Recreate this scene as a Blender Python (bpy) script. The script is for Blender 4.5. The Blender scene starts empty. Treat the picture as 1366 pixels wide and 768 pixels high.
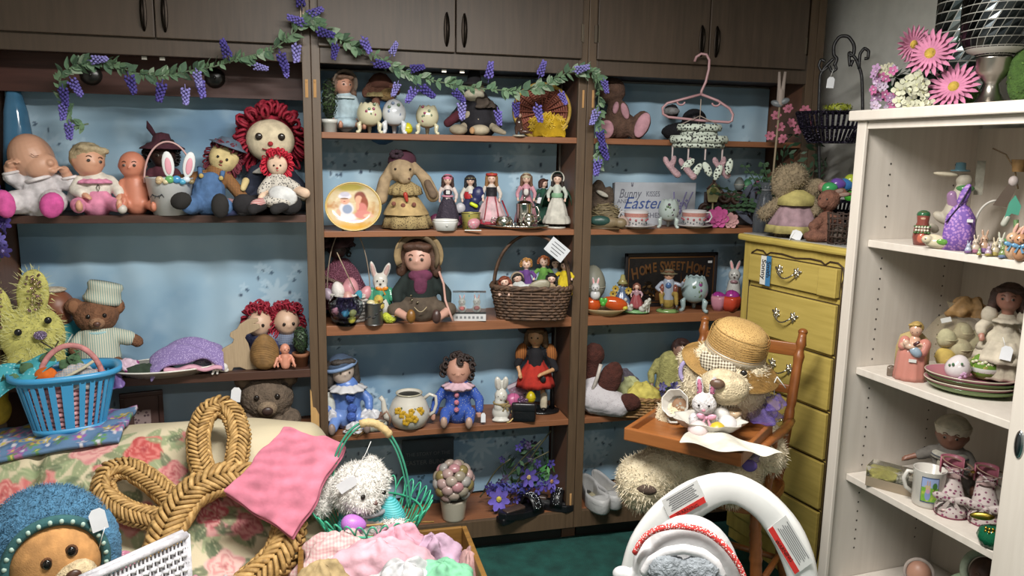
import bpy,math,random
import numpy as np
from mathutils import Vector,Matrix
SC=bpy.context.scene
COL=SC.collection
# --- camera, light, exposure
CAMR=np.array([[0.96924462,-0.24555138,0.0164129],[0.02554479,0.16671428,0.98567429],[0.24476995,0.95494024,-0.16785948]])
CAMO=np.array([0.0,-2.8,1.555]);FPX=1040.0
cd=bpy.data.cameras.new('camera');cam=bpy.data.objects.new('camera',cd);COL.objects.link(cam)
cd.sensor_width=36;cd.lens=FPX/1366*36;cd.clip_start=0.05
mw=Matrix.Identity(4)
for i in range(3):
 mw[i][0],mw[i][1],mw[i][2],mw[i][3]=CAMR[0][i],CAMR[1][i],-CAMR[2][i],CAMO[i]
cam.matrix_world=mw;SC.camera=cam
wd=bpy.data.worlds.new('world');SC.world=wd;wd.use_nodes=True
wd.node_tree.nodes['Background'].inputs[0].default_value=(0.75,0.82,0.9,1);wd.node_tree.nodes['Background'].inputs[1].default_value=0.22
SC.view_settings.view_transform='Standard';SC.view_settings.look='None';SC.view_settings.gamma=1;SC.view_settings.exposure=0.5
def lamp(name,loc,sx,sy,power,col=(1,.97,.92)):
 l=bpy.data.lights.new(name, 'AREA');l.shape='RECTANGLE';l.size=sx;l.size_y=sy;l.energy=power;l.color=col
 o=bpy.data.objects.new(name,l);COL.objects.link(o);o.location=loc;return o
lamp('ceiling_lamp',(0.35,-1.42,2.29),1.2,0.16,60)
lamp('fill_lamp_rear',(0.2,-3.5,2.29),1.2,0.16,20)  # unseen lamp added behind the camera as soft fill
# --- pixel helpers (photo pixel -> real point on a known plane)
def ray(u,v):return CAMR.T@np.array([(u-683)/FPX,(384-v)/FPX,1.0])
def onY(u,v,Y):d=ray(u,v);return CAMO+d*((Y-CAMO[1])/d[1])
def onZ(u,v,z):d=ray(u,v);return CAMO+d*((z-CAMO[2])/d[2])
def at(u,Y,z):
 k=(u-683)/FPX;a=CAMR[0]-k*CAMR[2]
 return np.array([-(a[1]*(Y-CAMO[1])+a[2]*(z-CAMO[2]))/a[0],Y,z])
# --- materials
def lin(c):
 if isinstance(c,str):c=[int(c[i:i+2],16)/255 for i in(1,3,5)]
 c=np.asarray(c,float);return np.where(c<=.04045,c/12.92,((c+.055)/1.055)**2.4)
_M={}
def M(col,kind='plain',rough=None,scale=1.0,col2=None,amt=None):
 key=(col,kind,rough,scale,col2,amt)
 if key in _M:return _M[key]
 m=bpy.data.materials.new('mat_'+kind);_M[key]=m;m.use_nodes=True
 nt=m.node_tree;N=nt.nodes;L=nt.links;b=N['Principled BSDF']
 c=(*lin(col),1);c2=(*lin(col2),1)if col2 else None
 b.inputs['Base Color'].default_value=c
 defr=dict(plain=.55,fabric=.9,plush=.95,wood=.5,ceramic=.18,metal=.28,glass=.03,dots=.85,stripe=.85,check=.85,straw=.7,blot=.7,hair=.65,satin=.4,plastic=.35,skin=.45,carpet=1,print=.5,vstripe=.85,glitter=.4)
 b.inputs['Roughness'].default_value=rough if rough is not None else defr.get(kind,.6)
 def node(t,**kw):
  n=N.new(t)
  for k,v in kw.items():n.inputs[k].default_value=v
  return n
 tc=N.new('ShaderNodeTexCoord');co=tc.outputs['Object']
 def mixc(fac,A,B_):
  mx=N.new('ShaderNodeMix');mx.data_type='RGBA';L.new(fac,mx.inputs[0])
  for s,x in((6,A),(7,B_)):
   if isinstance(x,tuple):mx.inputs[s].default_value=x
   else:L.new(x,mx.inputs[s])
  return mx.outputs[2]
 def bump(h,st,dist=.002):
  bp=node('ShaderNodeBump',Strength=st,Distance=dist);L.new(h,bp.inputs['Height']);L.new(bp.outputs[0],b.inputs['Normal'])
 def ramp(f,p0,p1):
  r=N.new('ShaderNodeMapRange');L.new(f,r.inputs[0]);r.inputs[1].default_value=p0;r.inputs[2].default_value=p1;return r.outputs[0]
 def noise(sc,det=3,vec=None):
  n=node('ShaderNodeTexNoise',Scale=sc,Detail=det);L.new(vec or co,n.inputs['Vector']);return n.outputs['Fac']
 dark=tuple(x*.72 for x in c[:3])+(1,);lite=tuple(min(1,x*1.18)for x in c[:3])+(1,)
 if kind in('fabric', 'plush', 'carpet', 'hair', 'skin', 'plain', 'satin', 'plastic', 'ceramic'):
  a=dict(fabric=.8,plush=1,carpet=1,hair=1,skin=.12,plain=.35,satin=.4,plastic=.2,ceramic=.15)[kind]
  f=noise(dict(plush=60,carpet=14,hair=60,fabric=35).get(kind,18)*scale)
  d2=c2 or tuple(x*(1-.35*a)for x in c[:3])+(1,);l2=lite if a>.5 else c
  L.new(mixc(ramp(f,.3,.72),d2,l2 if not c2 else c),b.inputs['Base Color'])
  if kind=='fabric':bump(noise(260*scale,2),.35)
  elif kind=='satin':bump(noise(45*scale,2),.5,.004)
  elif kind=='plush':bump(noise(190*scale,4),1.0,.006)
  elif kind=='carpet':bump(noise(300*scale,2),1.0,.006)
  elif kind=='hair':bump(noise(230*scale,2),.8,.003)
  if kind in('skin', 'plush'):
   b.inputs['Subsurface Weight'].default_value=.0
 elif kind=='wood':
  mp=N.new('ShaderNodeMapping');L.new(co,mp.inputs[0]);mp.inputs['Scale'].default_value=(9*scale,9*scale,.7*scale)if amt!='x' else(.7*scale,9*scale,9*scale)
  f=noise(9,6,mp.outputs[0]);f2=noise(2.2*scale,3)
  a=mixc(ramp(f,.3,.7),c2 or dark,c)
  L.new(mixc(ramp(f2,.25,.9),a,c),b.inputs['Base Color']);bump(f,.15,.001)
 elif kind=='metal':
  b.inputs['Metallic'].default_value=1
 elif kind=='glass':
  b.inputs['Transmission Weight'].default_value=1 if amt is None else amt;b.inputs['IOR'].default_value=1.2 if amt is None else 1.3
 elif kind in('dots', 'blot', 'glitter'):
  v=node('ShaderNodeTexVoronoi',Scale=120*scale);L.new(co,v.inputs['Vector'])
  f=ramp(v.outputs['Distance'],.30 if amt is None else amt,(.34 if amt is None else amt+.04))
  if kind=='glitter':
   hs=N.new('ShaderNodeMix');hs.data_type='RGBA'
   L.new(mixc(v.outputs['Color'],c,c2),b.inputs['Base Color']);b.inputs['Metallic'].default_value=.5
   bump(v.outputs['Distance'],1,.01)
  elif kind=='blot':
   cr=N.new('ShaderNodeHueSaturation');cr.inputs['Saturation'].default_value=.9;L.new(v.outputs['Color'],cr.inputs['Color'])
   L.new(mixc(f,mixc(ramp(noise(70*scale),.4,.6),c2,tuple(x*.45 for x in c2[:3])+(1,)),c),b.inputs['Base Color'])
  else:L.new(mixc(f,c2,c),b.inputs['Base Color'])
 elif kind in('stripe', 'vstripe', 'check'):
  w=N.new('ShaderNodeTexWave');w.bands_direction='Z' if kind!='vstripe' else 'X';w.inputs['Scale'].default_value=28*scale;L.new(co,w.inputs[0])
  f=ramp(w.outputs['Fac'],.45,.55)
  if kind=='check':
   w2=N.new('ShaderNodeTexWave');w2.bands_direction='X';w2.inputs['Scale'].default_value=28*scale;L.new(co,w2.inputs[0])
   f2=ramp(w2.outputs['Fac'],.45,.55)
   ad=N.new('ShaderNodeMath');ad.operation='MULTIPLY_ADD';L.new(f,ad.inputs[0]);ad.inputs[1].default_value=.5
   hf=N.new('ShaderNodeMath');hf.operation='MULTIPLY';L.new(f2,hf.inputs[0]);hf.inputs[1].default_value=.5
   L.new(hf.outputs[0],ad.inputs[2]);f=ad.outputs[0]
  L.new(mixc(f,c,c2),b.inputs['Base Color']);bump(noise(260,2),.3)
 elif kind=='straw':
  f=noise(55*scale,4);L.new(mixc(ramp(f,.3,.7),c2 or dark,lite),b.inputs['Base Color']);bump(noise(150*scale,3),.5)
 elif kind=='print':
  at_=N.new('ShaderNodeAttribute');at_.attribute_name='Col';L.new(at_.outputs['Color'],b.inputs['Base Color'])
  if amt=='weave':bump(noise(220,2),.35)
 return m
# --- mesh building
_sph={}
def sphere_t(nu,nv):
 if(nu,nv)not in _sph:
  v=[(0,0,1)];f=[]
  for j in range(1,nv):
   a=math.pi*j/nv
   for i in range(nu):
    b=2*math.pi*i/nu;v.append((math.sin(a)*math.cos(b),math.sin(a)*math.sin(b),math.cos(a)))
  v.append((0,0,-1));n=len(v)-1
  for i in range(nu):
   f.append((0,1+i,1+(i+1)%nu));s=1+(nv-2)*nu;f.append((n,s+(i+1)%nu,s+i))
  for j in range(nv-2):
   for i in range(nu):
    p=1+j*nu;k=(i+1)%nu;f.append((p+i,p+nu+i,p+nu+k,p+k))
  _sph[(nu,nv)]=(np.array(v),f)
 return _sph[(nu,nv)]
def rotm(axis,ang):return np.array(Matrix.Rotation(ang,3,axis))
class G:
 """collects shapes into one mesh"""
 def __init__(s):s.v=[];s.f=[];s.n=0
 def add(s,v,f):
  v=np.asarray(v,float).reshape(-1,3);s.v.append(v);o=s.n
  s.f+=[tuple(i+o for i in q)for q in f];s.n+=len(v);return s
 def box(s,x0,x1,y0,y1,z0,z1,R=None,c=None):
  v=np.array([(x,y,z)for x in(x0,x1)for y in(y0,y1)for z in(z0,z1)],float)
  if R is not None:
   c=np.array(c if c is not None else v.mean(0));v=(v-c)@np.asarray(R).T+c
  return s.add(v,[(0,1,3,2),(4,6,7,5),(0,4,5,1),(2,3,7,6),(0,2,6,4),(1,5,7,3)])
 def ell(s,x,y,z,rx,ry,rz,rot=0,nu=12,nv=8,R=None):
  v,f=sphere_t(nu,nv);v=v*(rx,ry,rz)
  if rot:v=v@rotm('Y',math.radians(rot)).T
  if R is not None:v=v@np.asarray(R).T
  return s.add(v+(x,y,z),f)
 def tube(s,pts,r,n=8,closed=False,cap=True,flat=1.0):
  P=np.asarray(pts,float);k=len(P);rr=np.broadcast_to(np.asarray(r,float),(k,))
  if closed:T=np.roll(P,-1,0)-np.roll(P,1,0)
  else:T=np.gradient(P,axis=0)if k>2 else np.array([P[1]-P[0]]*2)
  T=T/(np.linalg.norm(T,axis=1,keepdims=True)+1e-12)
  a=np.array([0,0,1.0])if abs(T[0][2])<.9 else np.array([0,1.0,0])
  nrm=np.cross(T[0],a);nrm/=np.linalg.norm(nrm);out=[]
  for i in range(k):
   nrm=nrm-T[i]*(nrm@T[i]);nrm/=np.linalg.norm(nrm)+1e-12;b=np.cross(T[i],nrm)
   for j in range(n):
    t=2*math.pi*j/n;out.append(P[i]+rr[i]*(math.cos(t)*nrm+flat*math.sin(t)*b))
  f=[]
  for i in range(k if closed else k-1):
   p=i*n;q=((i+1)%k)*n
   for j in range(n):f.append((p+j,p+(j+1)%n,q+(j+1)%n,q+j))
  if not closed and cap:f.append(tuple(range(n-1,-1,-1)));f.append(tuple((k-1)*n+j for j in range(n)))
  return s.add(out,f)
 def cap(s,a,ra,b,rb,n=10):
  a=np.array(a,float);b=np.array(b,float);d=b-a;L=np.linalg.norm(d)+1e-9;d/=L;P=[];r=[]
  for t in(1,.8,.5):P.append(a-d*ra*t*.98);r.append(ra*math.sqrt(1-(t*.98)**2))
  P+=[a,b];r+=[ra,rb]
  for t in(.5,.8,1):P.append(b+d*rb*t*.98);r.append(rb*math.sqrt(1-(t*.98)**2))
  return s.tube(P,r,n)
 def lathe(s,prof,n=24,x=0,y=0,z=0,sx=1,sy=1,close=True,fold=0,fk=8):
  P=[(max(a,1e-4),b)for a,b in prof];out=[]
  for a,b in P:
   for j in range(n):
    t=2*math.pi*j/n;k=1+fold*math.cos(fk*t)*(abs(a)>1e-3)
    out.append((x+a*k*sx*math.cos(t),y+a*k*sy*math.sin(t),z+b))
  f=[(i*n+j,i*n+(j+1)%n,(i+1)*n+(j+1)%n,(i+1)*n+j)for i in range(len(P)-1)for j in range(n)]
  if close:f.append(tuple(range(n-1,-1,-1)));f.append(tuple((len(P)-1)*n+j for j in range(n)))
  return s.add(out,f)
 def prism(s,pts,y0,y1):
  n=len(pts);v=[(a,y0,b)for a,b in pts]+[(a,y1,b)for a,b in pts]
  return s.add(v,[tuple(range(n)),tuple(range(2*n-1,n-1,-1))]+[(i,n+i,n+(i+1)%n,(i+1)%n)for i in range(n)])
 def grid(s,Pg,wrap=False):
  Pg=np.asarray(Pg,float);a,b=Pg.shape[:2]
  return s.add(Pg.reshape(-1,3),[(i*b+j,i*b+(j+1)%b,(i+1)*b+(j+1)%b,(i+1)*b+j)for i in range(a-1)for j in range(b if wrap else b-1)])
 def prims(s,L,nu=12,nv=8):
  for p in L:
   R_=max(p[3],p[7])if len(p)==8 else max(p[3:6]);hi=R_>9
   if hi and nu==12:nu,nv=24,16
   elif not hi and nu==24:nu,nv=12,8
   if len(p)==8:s.cap(p[0:3],p[3],p[4:7],p[7],18 if hi else 10)
   elif len(p)==7:s.ell(*p[:6],rot=p[6],nu=nu,nv=nv)
   else:s.ell(*p,nu=nu,nv=nv)
  return s
 def data(s,name,sc=(1,1,1),smooth=True):
  v=np.concatenate(s.v)*np.asarray(sc);me=bpy.data.meshes.new(name)
  me.from_pydata(v.tolist(),[],s.f);me.update()
  if smooth:me.shade_smooth()
  return me
class T:
 """one thing: an Empty at its base that parents its parts; local units are photo-sized (s metres each) or metres when s=1"""
 def __init__(s,name,label,cat,u=None,z=0,Y=0,loc=None,rot=None,group=None,unit=None):
  P=np.array(loc,float)if loc is not None else at(u,Y,z);d=P-CAMO
  s.P=P;s.s=(CAMR[2]@d)/FPX if unit is None else unit
  s.zs=s.s/math.cos(math.atan2(abs(d[2]),math.hypot(d[0],d[1])))if unit is None else unit
  s.rot=-math.atan2(d[0],d[1])if rot is None else rot
  o=bpy.data.objects.new(name,None);COL.objects.link(o);o.location=P;o.rotation_euler=(0,0,s.rot);o.empty_display_size=.05
  o['label']=label;o['category']=cat;s.o=o
  if group:o['group']=group
  c=CAMR@d;s.u0=683+FPX*c[0]/c[2];s.v0=384-FPX*c[1]/c[2]
 def L(s,u,v,y=0):
  """local point at depth y (units towards the wall) seen at photo pixel (u, v)"""
  c,n=math.cos(s.rot),math.sin(s.rot);ax=np.array([c,n,0]);ay=np.array([-n,c,0]);d=ray(u,v)
  q=CAMO+d*(((s.P+ay*y*s.s-CAMO)@ay)/(d@ay))-s.P;return(q@ax/s.s,y,q[2]/s.zs)
 def put(s,name,mat,g,parent=None,smooth=True,vox=0,disp=0,dsz=.02,bev=0,sub=0,sol=0,label=None,sm=3,stuff=False):
  me=g if isinstance(g,bpy.types.Mesh)else g.data(name,(s.s,s.s,s.zs),smooth)
  if mat is not None and not me.materials:me.materials.append(mat)
  o=bpy.data.objects.new(name,me);COL.objects.link(o);o.parent=parent or s.o
  if sol:m=o.modifiers.new('sol', 'SOLIDIFY');m.thickness=sol*s.s;m.offset=0
  if bev:m=o.modifiers.new('bev', 'BEVEL');m.width=bev*s.s;m.segments=2;m.limit_method='ANGLE'
  if vox:
   m=o.modifiers.new('vox', 'REMESH');m.mode='VOXEL';m.voxel_size=vox*s.s;m.use_smooth_shade=True
   m=o.modifiers.new('smo', 'SMOOTH');m.factor=.5;m.iterations=sm
  if sub:m=o.modifiers.new('sub', 'SUBSURF');m.levels=sub;m.render_levels=sub
  if disp:
   m=o.modifiers.new('dsp', 'DISPLACE');m.texture=clouds(dsz);m.strength=disp*s.s;m.mid_level=.5;m.texture_coords='LOCAL'
  if label:o['label']=label
  if stuff:o['kind']='stuff'
  return o
 def soft(s,name,mat,L,vox=None,parent=None,**k):
  g=G().prims(L);v=np.concatenate(g.v);d=(v.max(0)-v.min(0)).max()
  return s.put(name,mat,g,parent,vox=vox or max(1.1,d/44),**k)
 def hard(s,name,mat,L,parent=None,**k):return s.put(name,mat,G().prims(L),parent,**k)
_cl={}
def clouds(sz):
 if sz not in _cl:t=bpy.data.textures.new('clouds', 'CLOUDS');t.noise_scale=sz;t.noise_depth=2;_cl[sz]=t
 return _cl[sz]
def copy_thing(t,label,loc,rot=None,group=None):
 def cp(o,par):
  c=o.copy();COL.objects.link(c)
  if par:c.parent=par
  for ch in o.children:cp(ch,c)
  return c
 r=cp(t.o,None);r.location=loc;r['label']=label
 if rot is not None:r.rotation_euler=(0,0,rot)
 if group:r['group']=group
 return r
def structure(name,g,mat,**k):
 me=g.data(name,smooth=False);me.materials.append(mat);o=bpy.data.objects.new(name,me);COL.objects.link(o);o['kind']='structure';return o
# --- flat print on real surfaces (pattern colours only)
def vnoise(X,Y,seed=0):
 xi=np.floor(X).astype(int);yi=np.floor(Y).astype(int);fx=X-xi;fy=Y-yi;fx=fx*fx*(3-2*fx);fy=fy*fy*(3-2*fy)
 def h(a,b):n=(a*374761393+b*668265263+seed*974711)&0x7fffffff;n=(n^(n>>13))*1274126177&0x7fffffff;return((n^(n>>16))&0xffff)/65535.0
 return(h(xi,yi)*(1-fx)+h(xi+1,yi)*fx)*(1-fy)+(h(xi,yi+1)*(1-fx)+h(xi+1,yi+1)*fx)*fy
def fbm(X,Y,seed=0):return .55*vnoise(X,Y,seed)+.3*vnoise(X*2.1,Y*2.1,seed+1)+.15*vnoise(X*4.3,Y*4.3,seed+2)
def blend(C,mask,col):m=np.clip(mask,0,1)[...,None];return C*(1-m)+lin(col)*m
def disc(X,Y,cx,cy,rx,ry=None,soft=.15):ry=ry or rx;return np.clip((1-np.hypot((X-cx)/rx,(Y-cy)/ry))/soft,0,1)
def flower(X,Y,cx,cy,r,k=8,ph=0,soft=.2):
 a=np.arctan2(Y-cy,X-cx);rr=r*(.72+.28*np.cos(k*a+ph));return np.clip((1-np.hypot(X-cx,Y-cy)/rr)/soft,0,1)
def painted(P,C,name):
 """P (a,b,3) points, C (a,b,3) linear colours -> mesh with colour attribute"""
 g=G().grid(P);me=g.data(name);at_=me.color_attributes.new('Col', 'FLOAT_COLOR', 'POINT')
 c=np.ones((len(me.vertices),4),np.float32);c[:,:3]=C.reshape(-1,3);at_.data.foreach_set('color',c.ravel());return me
PRINT=lambda rough=.5,amt=None:M('#808080', 'print',rough,1.0,None,amt)
def text(t,name,body,mat,size,x,y,z,parent=None,ext=.15,rot=(90,0,0),shear=0,align='CENTER',label=None,bold=0,sx=1):
 cu=bpy.data.curves.new(name, 'FONT');cu.body=body;cu.size=size*t.s;cu.extrude=ext*t.s;cu.shear=shear;cu.align_x=align;cu.offset=bold*t.s;cu.resolution_u=3
 o=bpy.data.objects.new(name,cu);COL.objects.link(o);dg=bpy.context.evaluated_depsgraph_get()
 me=bpy.data.meshes.new_from_object(o.evaluated_get(dg));bpy.data.objects.remove(o);me.name=name
 me.materials.clear();me.materials.append(mat);o=bpy.data.objects.new(name,me);COL.objects.link(o);o.parent=parent or t.o
 o.location=(x*t.s,y*t.s,z*t.zs);o.rotation_euler=[math.radians(a)for a in rot];o.scale=(sx,1,1)
 if label:o['label']=label
 return o
# --- room
WALLG=M('#d6d6d0', 'plain',.8)
structure('floor',G().box(-2.2,2.12,-4.6,.3,-.1,0),M('#1d5a52', 'carpet',None,1.0, '#123e39'))
structure('ceiling',G().box(-2.2,2.12,-4.6,.3,2.5,2.6),M('#c9c7c0', 'plain',.9))
structure('wall_back',G().box(-2.2,2.22,.3,.4,-.1,2.6),WALLG)
structure('wall_right',G().box(2.12,2.22,-4.6,.3,-.1,2.6),WALLG)
structure('wall_left',G().box(-2.3,-2.2,-4.6,.4,-.1,2.6),WALLG)
structure('wall_front',G().box(-2.3,2.22,-4.7,-4.6,-.1,2.6),WALLG)
for lx,ly,lab in((.35,-1.42, 'long ceiling light fixture nearest the bookcase'),(.2,-3.5, 'made-up long ceiling light fixture behind the camera, added for fill')):  # rear fixture is made up to house the added fill lamp
 t=T('ceiling_light',lab, 'light',loc=(lx,ly,2.3),rot=0,unit=1)
 t.put('housing',M('#e8e8e4', 'plain'),G().box(-.64,.64,-.1,.1,0,.045).tube([(-.5,0,.045),(-.5,0,.2)],.006).tube([(.5,0,.045),(.5,0,.2)],.006),bev=.005)
# --- built-in bookcase
DW=M('#4d3f33', 'wood',.5,1.0, '#392e25');DWP=M('#5c4a38', 'wood',.45,1.0, '#443527');SH=M('#8a5a3c', 'wood',.5,1.0, '#6d442c', 'x');DKR=M('#3c2620', 'wood',.55,1.0, '#2c1b16', 'x')
BRZ=M('#2b2622', 'metal',.4);RAW=M('#b58a58', 'wood',.8);SHL=M('#4a3026', 'wood',.5,1.0, '#38231b', 'x')
bk=T('bookcase', 'dark brown built-in bookcase with three open bays below cupboard doors', 'bookcase',loc=(0,0,0),rot=0,unit=1)
XL=[(-1.075,-1.0),(-.024,.035),(.958,1.025),(1.906,1.975)]
for a,b in XL:
 for k in(0,1):
  m=(a+b)/2;x0,x1=(a,m-.001)if k==0 else(m+.001,b)
  bk.put('stile',DWP,G().box(x0,x1,0,.02,.07,2.46),bev=.0015,smooth=False)
 bk.put('side_panel',M('#6b4a38', 'wood',.5),G().box(a+.005,b-.005,.02,.27,.07,2.46).box(a+.005,b-.005,.062,.27,0,.07),smooth=False)
for i,(x0,x1)in enumerate(((-1.0,-.024),(.035,.958),(1.025,1.906))):
 bk.put('top_rail',DW,G().box(x0,x1,.0,.02,1.851,1.96),bev=.0015,smooth=False)
 bk.put('cupboard_floor',DKR,G().box(x0,x1,.02,.27,1.86,1.9),smooth=False)
 bk.put('base_rail',DWP,G().box(x0,x1,0,.02,.07,.138),bev=.001,smooth=False)
 bk.put('toe_kick',M('#1c1714', 'plain'),G().box(x0,x1,.06,.08,0,.08),smooth=False)
 for z,th in(((1.338,.025),(.787,.03),(.53,.023),(.138,.03))if i==0 else((1.623,.021),(1.281,.021),(.941,.036),(.53,.023),(.138,.03))):
  bk.put('shelf',SHL if i==0 and z>.6 else SH,G().box(x0,x1,.002 if z>.2 else .02,.262,z-th,z),bev=.0015,smooth=False)
 xm=(x0+x1)/2-(.0 if i else-.04)
 for k in(0,1):
  a,b=(x0-.004,xm-.002)if k==0 else(xm+.002,x1+.004)
  if i==2 and k:b=x1-.02
  d=bk.put('door',DW,G().box(a,b,-.018,-.001,1.905,2.45),bev=.002,smooth=False)
  hx=xm-.032 if k==0 else xm+.03;hz=1.925 if i<2 else 1.935
  g=G().tube([(hx,-.018,hz),(hx,-.034,hz+.02),(hx,-.038,hz+.055),(hx,-.034,hz+.09),(hx,-.018,hz+.11)],[.004,.005,.0045,.005,.004],8)
  g.ell(hx,-.019,hz+.055,.011,.003,.058)
  bk.put('handle',BRZ,g,parent=d)
  for hz2 in(1.965,2.25):
   ex=a+.003 if k==0 else b-.003
   bk.put('hinge',M('#6f665a', 'metal',.45),G().box(ex-.012 if k==0 else ex,ex if k==0 else ex+.012,-.006,-.0,hz2,hz2+.06).tube([(ex,-.016,hz2),(ex,-.016,hz2+.06)],.005,6),parent=d,smooth=False)
bk.put('header_board',M('#4e2f28', 'wood',.5,1.0, '#3a211c', 'x'),G().box(-1.0,-.024,.14,.16,1.735,1.86),smooth=False)
for u,v in((122,100),(287,104)):
 p=onY(u,v,.14);o_=bk.put('puck_light',M('#1a1816', 'plain',.3),G().lathe([(.0,.0),(.034,0),(.034,.006),(.02,.016),(0,.018)],20).ell(0,0,.018,.006,.006,.004))
 o_.location=p;o_.rotation_euler=(math.pi/2,0,0)
for u,v in((409,118),(420,118)):
 p=onY(u,v,0);bk.put('hinge_mortise',RAW,G().box(p[0]-.005,p[0]+.005,-.002,.002,p[2]-.03,p[2]+.03).ell(p[0],-.002,p[2]+.022,.003,.002,.004),bev=.001)
for u,v in((778,132),(791,132),(761,668)):
 p=onY(u,v,0);bk.put('hinge_mortise',RAW,G().box(p[0]-.004,p[0]+.004,-.002,.002,p[2]-.032,p[2]+.032),bev=.001)
p=onY(421,560,0);q=onY(421,529,0)
bk.put('chipped_veneer',M('#c19a62', 'wood',.85,3),G().prism([(p[0]-.016,p[2]-.07),(p[0]+.012,p[2]-.07),(p[0]+.013,p[2]+.02),(p[0]+.002,p[2]+.045),(p[0]-.008,p[2]+.05),(p[0]-.012,q[2]+.02),(p[0]-.016,q[2]+.03)],-.003,.001),smooth=False,label='pale bare wood where the veneer broke away')
for x in(.956,.037):
 for yy in((.19,)if x>.5 else(.19,)):
  bk.put('shelf_standard',M('#8c8276', 'metal',.4),G().box(x-.004,x,yy,yy+.012,.14,1.85),smooth=False)
for u,v in((592,97),(616,98),(193,77),(217,78)):
 p=onY(u,v,.03);bk.put('magnetic_catch',M('#b8b4aa', 'metal',.4),G().box(p[0]-.008,p[0]+.008,.022,.035,1.84,1.85),smooth=False)
# backdrops: blue printed cloth behind each bay
def backdrop(x0,x1,z0,z1,label,seed):
 t=T('backdrop',label, 'backdrop',loc=((x0+x1)/2,.25,z0),rot=0,unit=1,group='blue printed backdrops')
 nx,nz=int((x1-x0)/.005),int((z1-z0)/.005);X,Z=np.meshgrid(np.linspace(x0,x1,nx),np.linspace(z0,z1,nz))
 n=fbm(X*3.2+seed,Z*3.2,seed);n2=fbm(X*11,Z*11,seed+5)
 C=np.ones(X.shape+(3,))*lin('#84a6be');C=blend(C,np.clip((n-.35)*2.2,0,1)*.8, '#b4cedd');C=blend(C,np.clip((.45-n)*3,0,1)*.75, '#5a7da2')
 C=blend(C,np.clip((n2-.55)*3,0,1)*.3, '#b6ccd8');rnd=random.Random(seed)
 cl=[(x0+.1,z1-.25),(x0+.08,z1-.95),(x1-.14,z1-.3),(x1-.12,z1-.78),(x0+.15,z1-1.3),(x1-.16,z1-1.35),(x0+.12,z0+.15),(x1-.3,z0+.2)]
 for cx,cz in cl:
  for k in range(11):
   a=k*2*math.pi/11+rnd.random();r=rnd.uniform(.05,.13);px,pz=cx+r*math.cos(a),cz+r*math.sin(a)
   C=blend(C,flower(X,Z,px,pz,rnd.uniform(.018,.034),5,rnd.random()*6)*.6, '#b4cddd')
   C=blend(C,flower(X,Z,px+.01,pz-.012,rnd.uniform(.006,.011),5)*.8, '#22405c')
  C=blend(C,flower(X,Z,cx,cz,.07,9)*.45, '#c3d8e4')
  for k in range(10):
   C=blend(C,disc(X,Z,cx+rnd.uniform(-.15,.15),cz+rnd.uniform(-.15,.15),rnd.uniform(.004,.009),rnd.uniform(.006,.012),.4)*.85, '#1d2f4c')
 P=np.stack([X-t.P[0],-.004+.006*np.sin(X*38+3*n+Z*1.5)*(n+.3)-.0,Z-z0],-1)
 t.put('cloth',PRINT(.75),painted(P,C, 'cloth'))
backdrop(-.998,-.026,.15,1.80, 'blue printed cloth backdrop behind the left bay of baby dolls',3)
backdrop(.037,.956,.15,1.85, 'blue printed cloth backdrop behind the middle bay of costume dolls',11)
backdrop(1.027,1.904,.15,1.85, 'blue printed cloth backdrop behind the right bay with the wall signs',23)
# --- dresser
YW=M('#c0aa5c', 'wood',.35,.9, '#a48f46', 'x');YWV=M('#bda759', 'wood',.35,.9, '#a08b44');GRV=M('#3a2a18', 'plain',.6);PEW=M('#d8d4c8', 'metal',.3)
ds=T('dresser', 'tall yellowish wooden chest of six drawers with pewter pulls', 'dresser',loc=(1.615,-.055,0),rot=math.radians(-80.48),unit=1)
ds.put('carcass',YWV,G().box(.022,.566,.02,.37,.05,1.242),bev=.004,smooth=False)
ds.put('plinth',YWV,G().box(.03,.56,.03,.36,0,.06),smooth=False)
g=G();n=40;pts=[]
for i in range(n+1):
 x=.582*i/n;pts.append((x,-.006*abs(math.sin(i/n*math.pi*3))))
pts=[(0,.385)]+pts+[(.582,.385)]
k=len(pts);v=[(x,y,z)for z in(1.243,1.268)for x,y in pts]
g.add(v,[tuple(range(k-1,-1,-1)),tuple(range(k,2*k))]+[(i,(i+1)%k,k+(i+1)%k,k+i)for i in range(k)])
ds.put('top',M('#c7b25e', 'wood',.35,.9, '#ab9448', 'x'),g,bev=.008,smooth=False)
ds.put('runner',M('#a9a8a4', 'satin',.35),G().box(.012,.574,.02,.37,1.268,1.2705),smooth=False,label='grey vinyl covering on the dresser top')
for zz in((1.095,1.195),(.897,1.07),(.70,.883),(.52,.686),(.335,.506),(.125,.322)):
 x0,x1=.078,.512;top=zz[0]>1.08
 d=ds.put('drawer',YW,G().box(x0,x1,.006,.03,zz[0],zz[1]),bev=.003,smooth=False)
 ds.put('drawer_gap',GRV,G().box(x0-.004,x1+.004,.0185,.0215,zz[0]-.004,zz[1]+.004),smooth=False)
 if top:
  for a,b in((.078,.15),(.43,.512)):ds.put('raised_block',YW,G().box(a,b,-.002,.008,zz[0],zz[1]),parent=d,bev=.003,smooth=False)
 cx,cz=.285,(zz[0]+zz[1])/2+.01
 g=G()
 for sx in(-1,1):
  for a,L in((20,.024),(75,.02),(130,.018),(200,.016),(265,.02),(320,.014)):
   a=math.radians(a);g.ell(cx+sx*(.042+L*.6*math.cos(a)),.002,cz+L*.6*math.sin(a),L*.55,.004,.0055,-math.degrees(math.atan2(math.sin(a),sx*math.cos(a))),8,6)
  g.ell(cx+sx*.042,-.003,cz,.008,.007,.008,nu=8,nv=6)
 g.tube([(cx-.042+.084*i/8,-.012-.006*math.sin(math.pi*i/8),cz-.004-.02*math.sin(math.pi*i/8))for i in range(9)],.003,6)
 ds.put('pull',PEW,g,parent=d)
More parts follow.
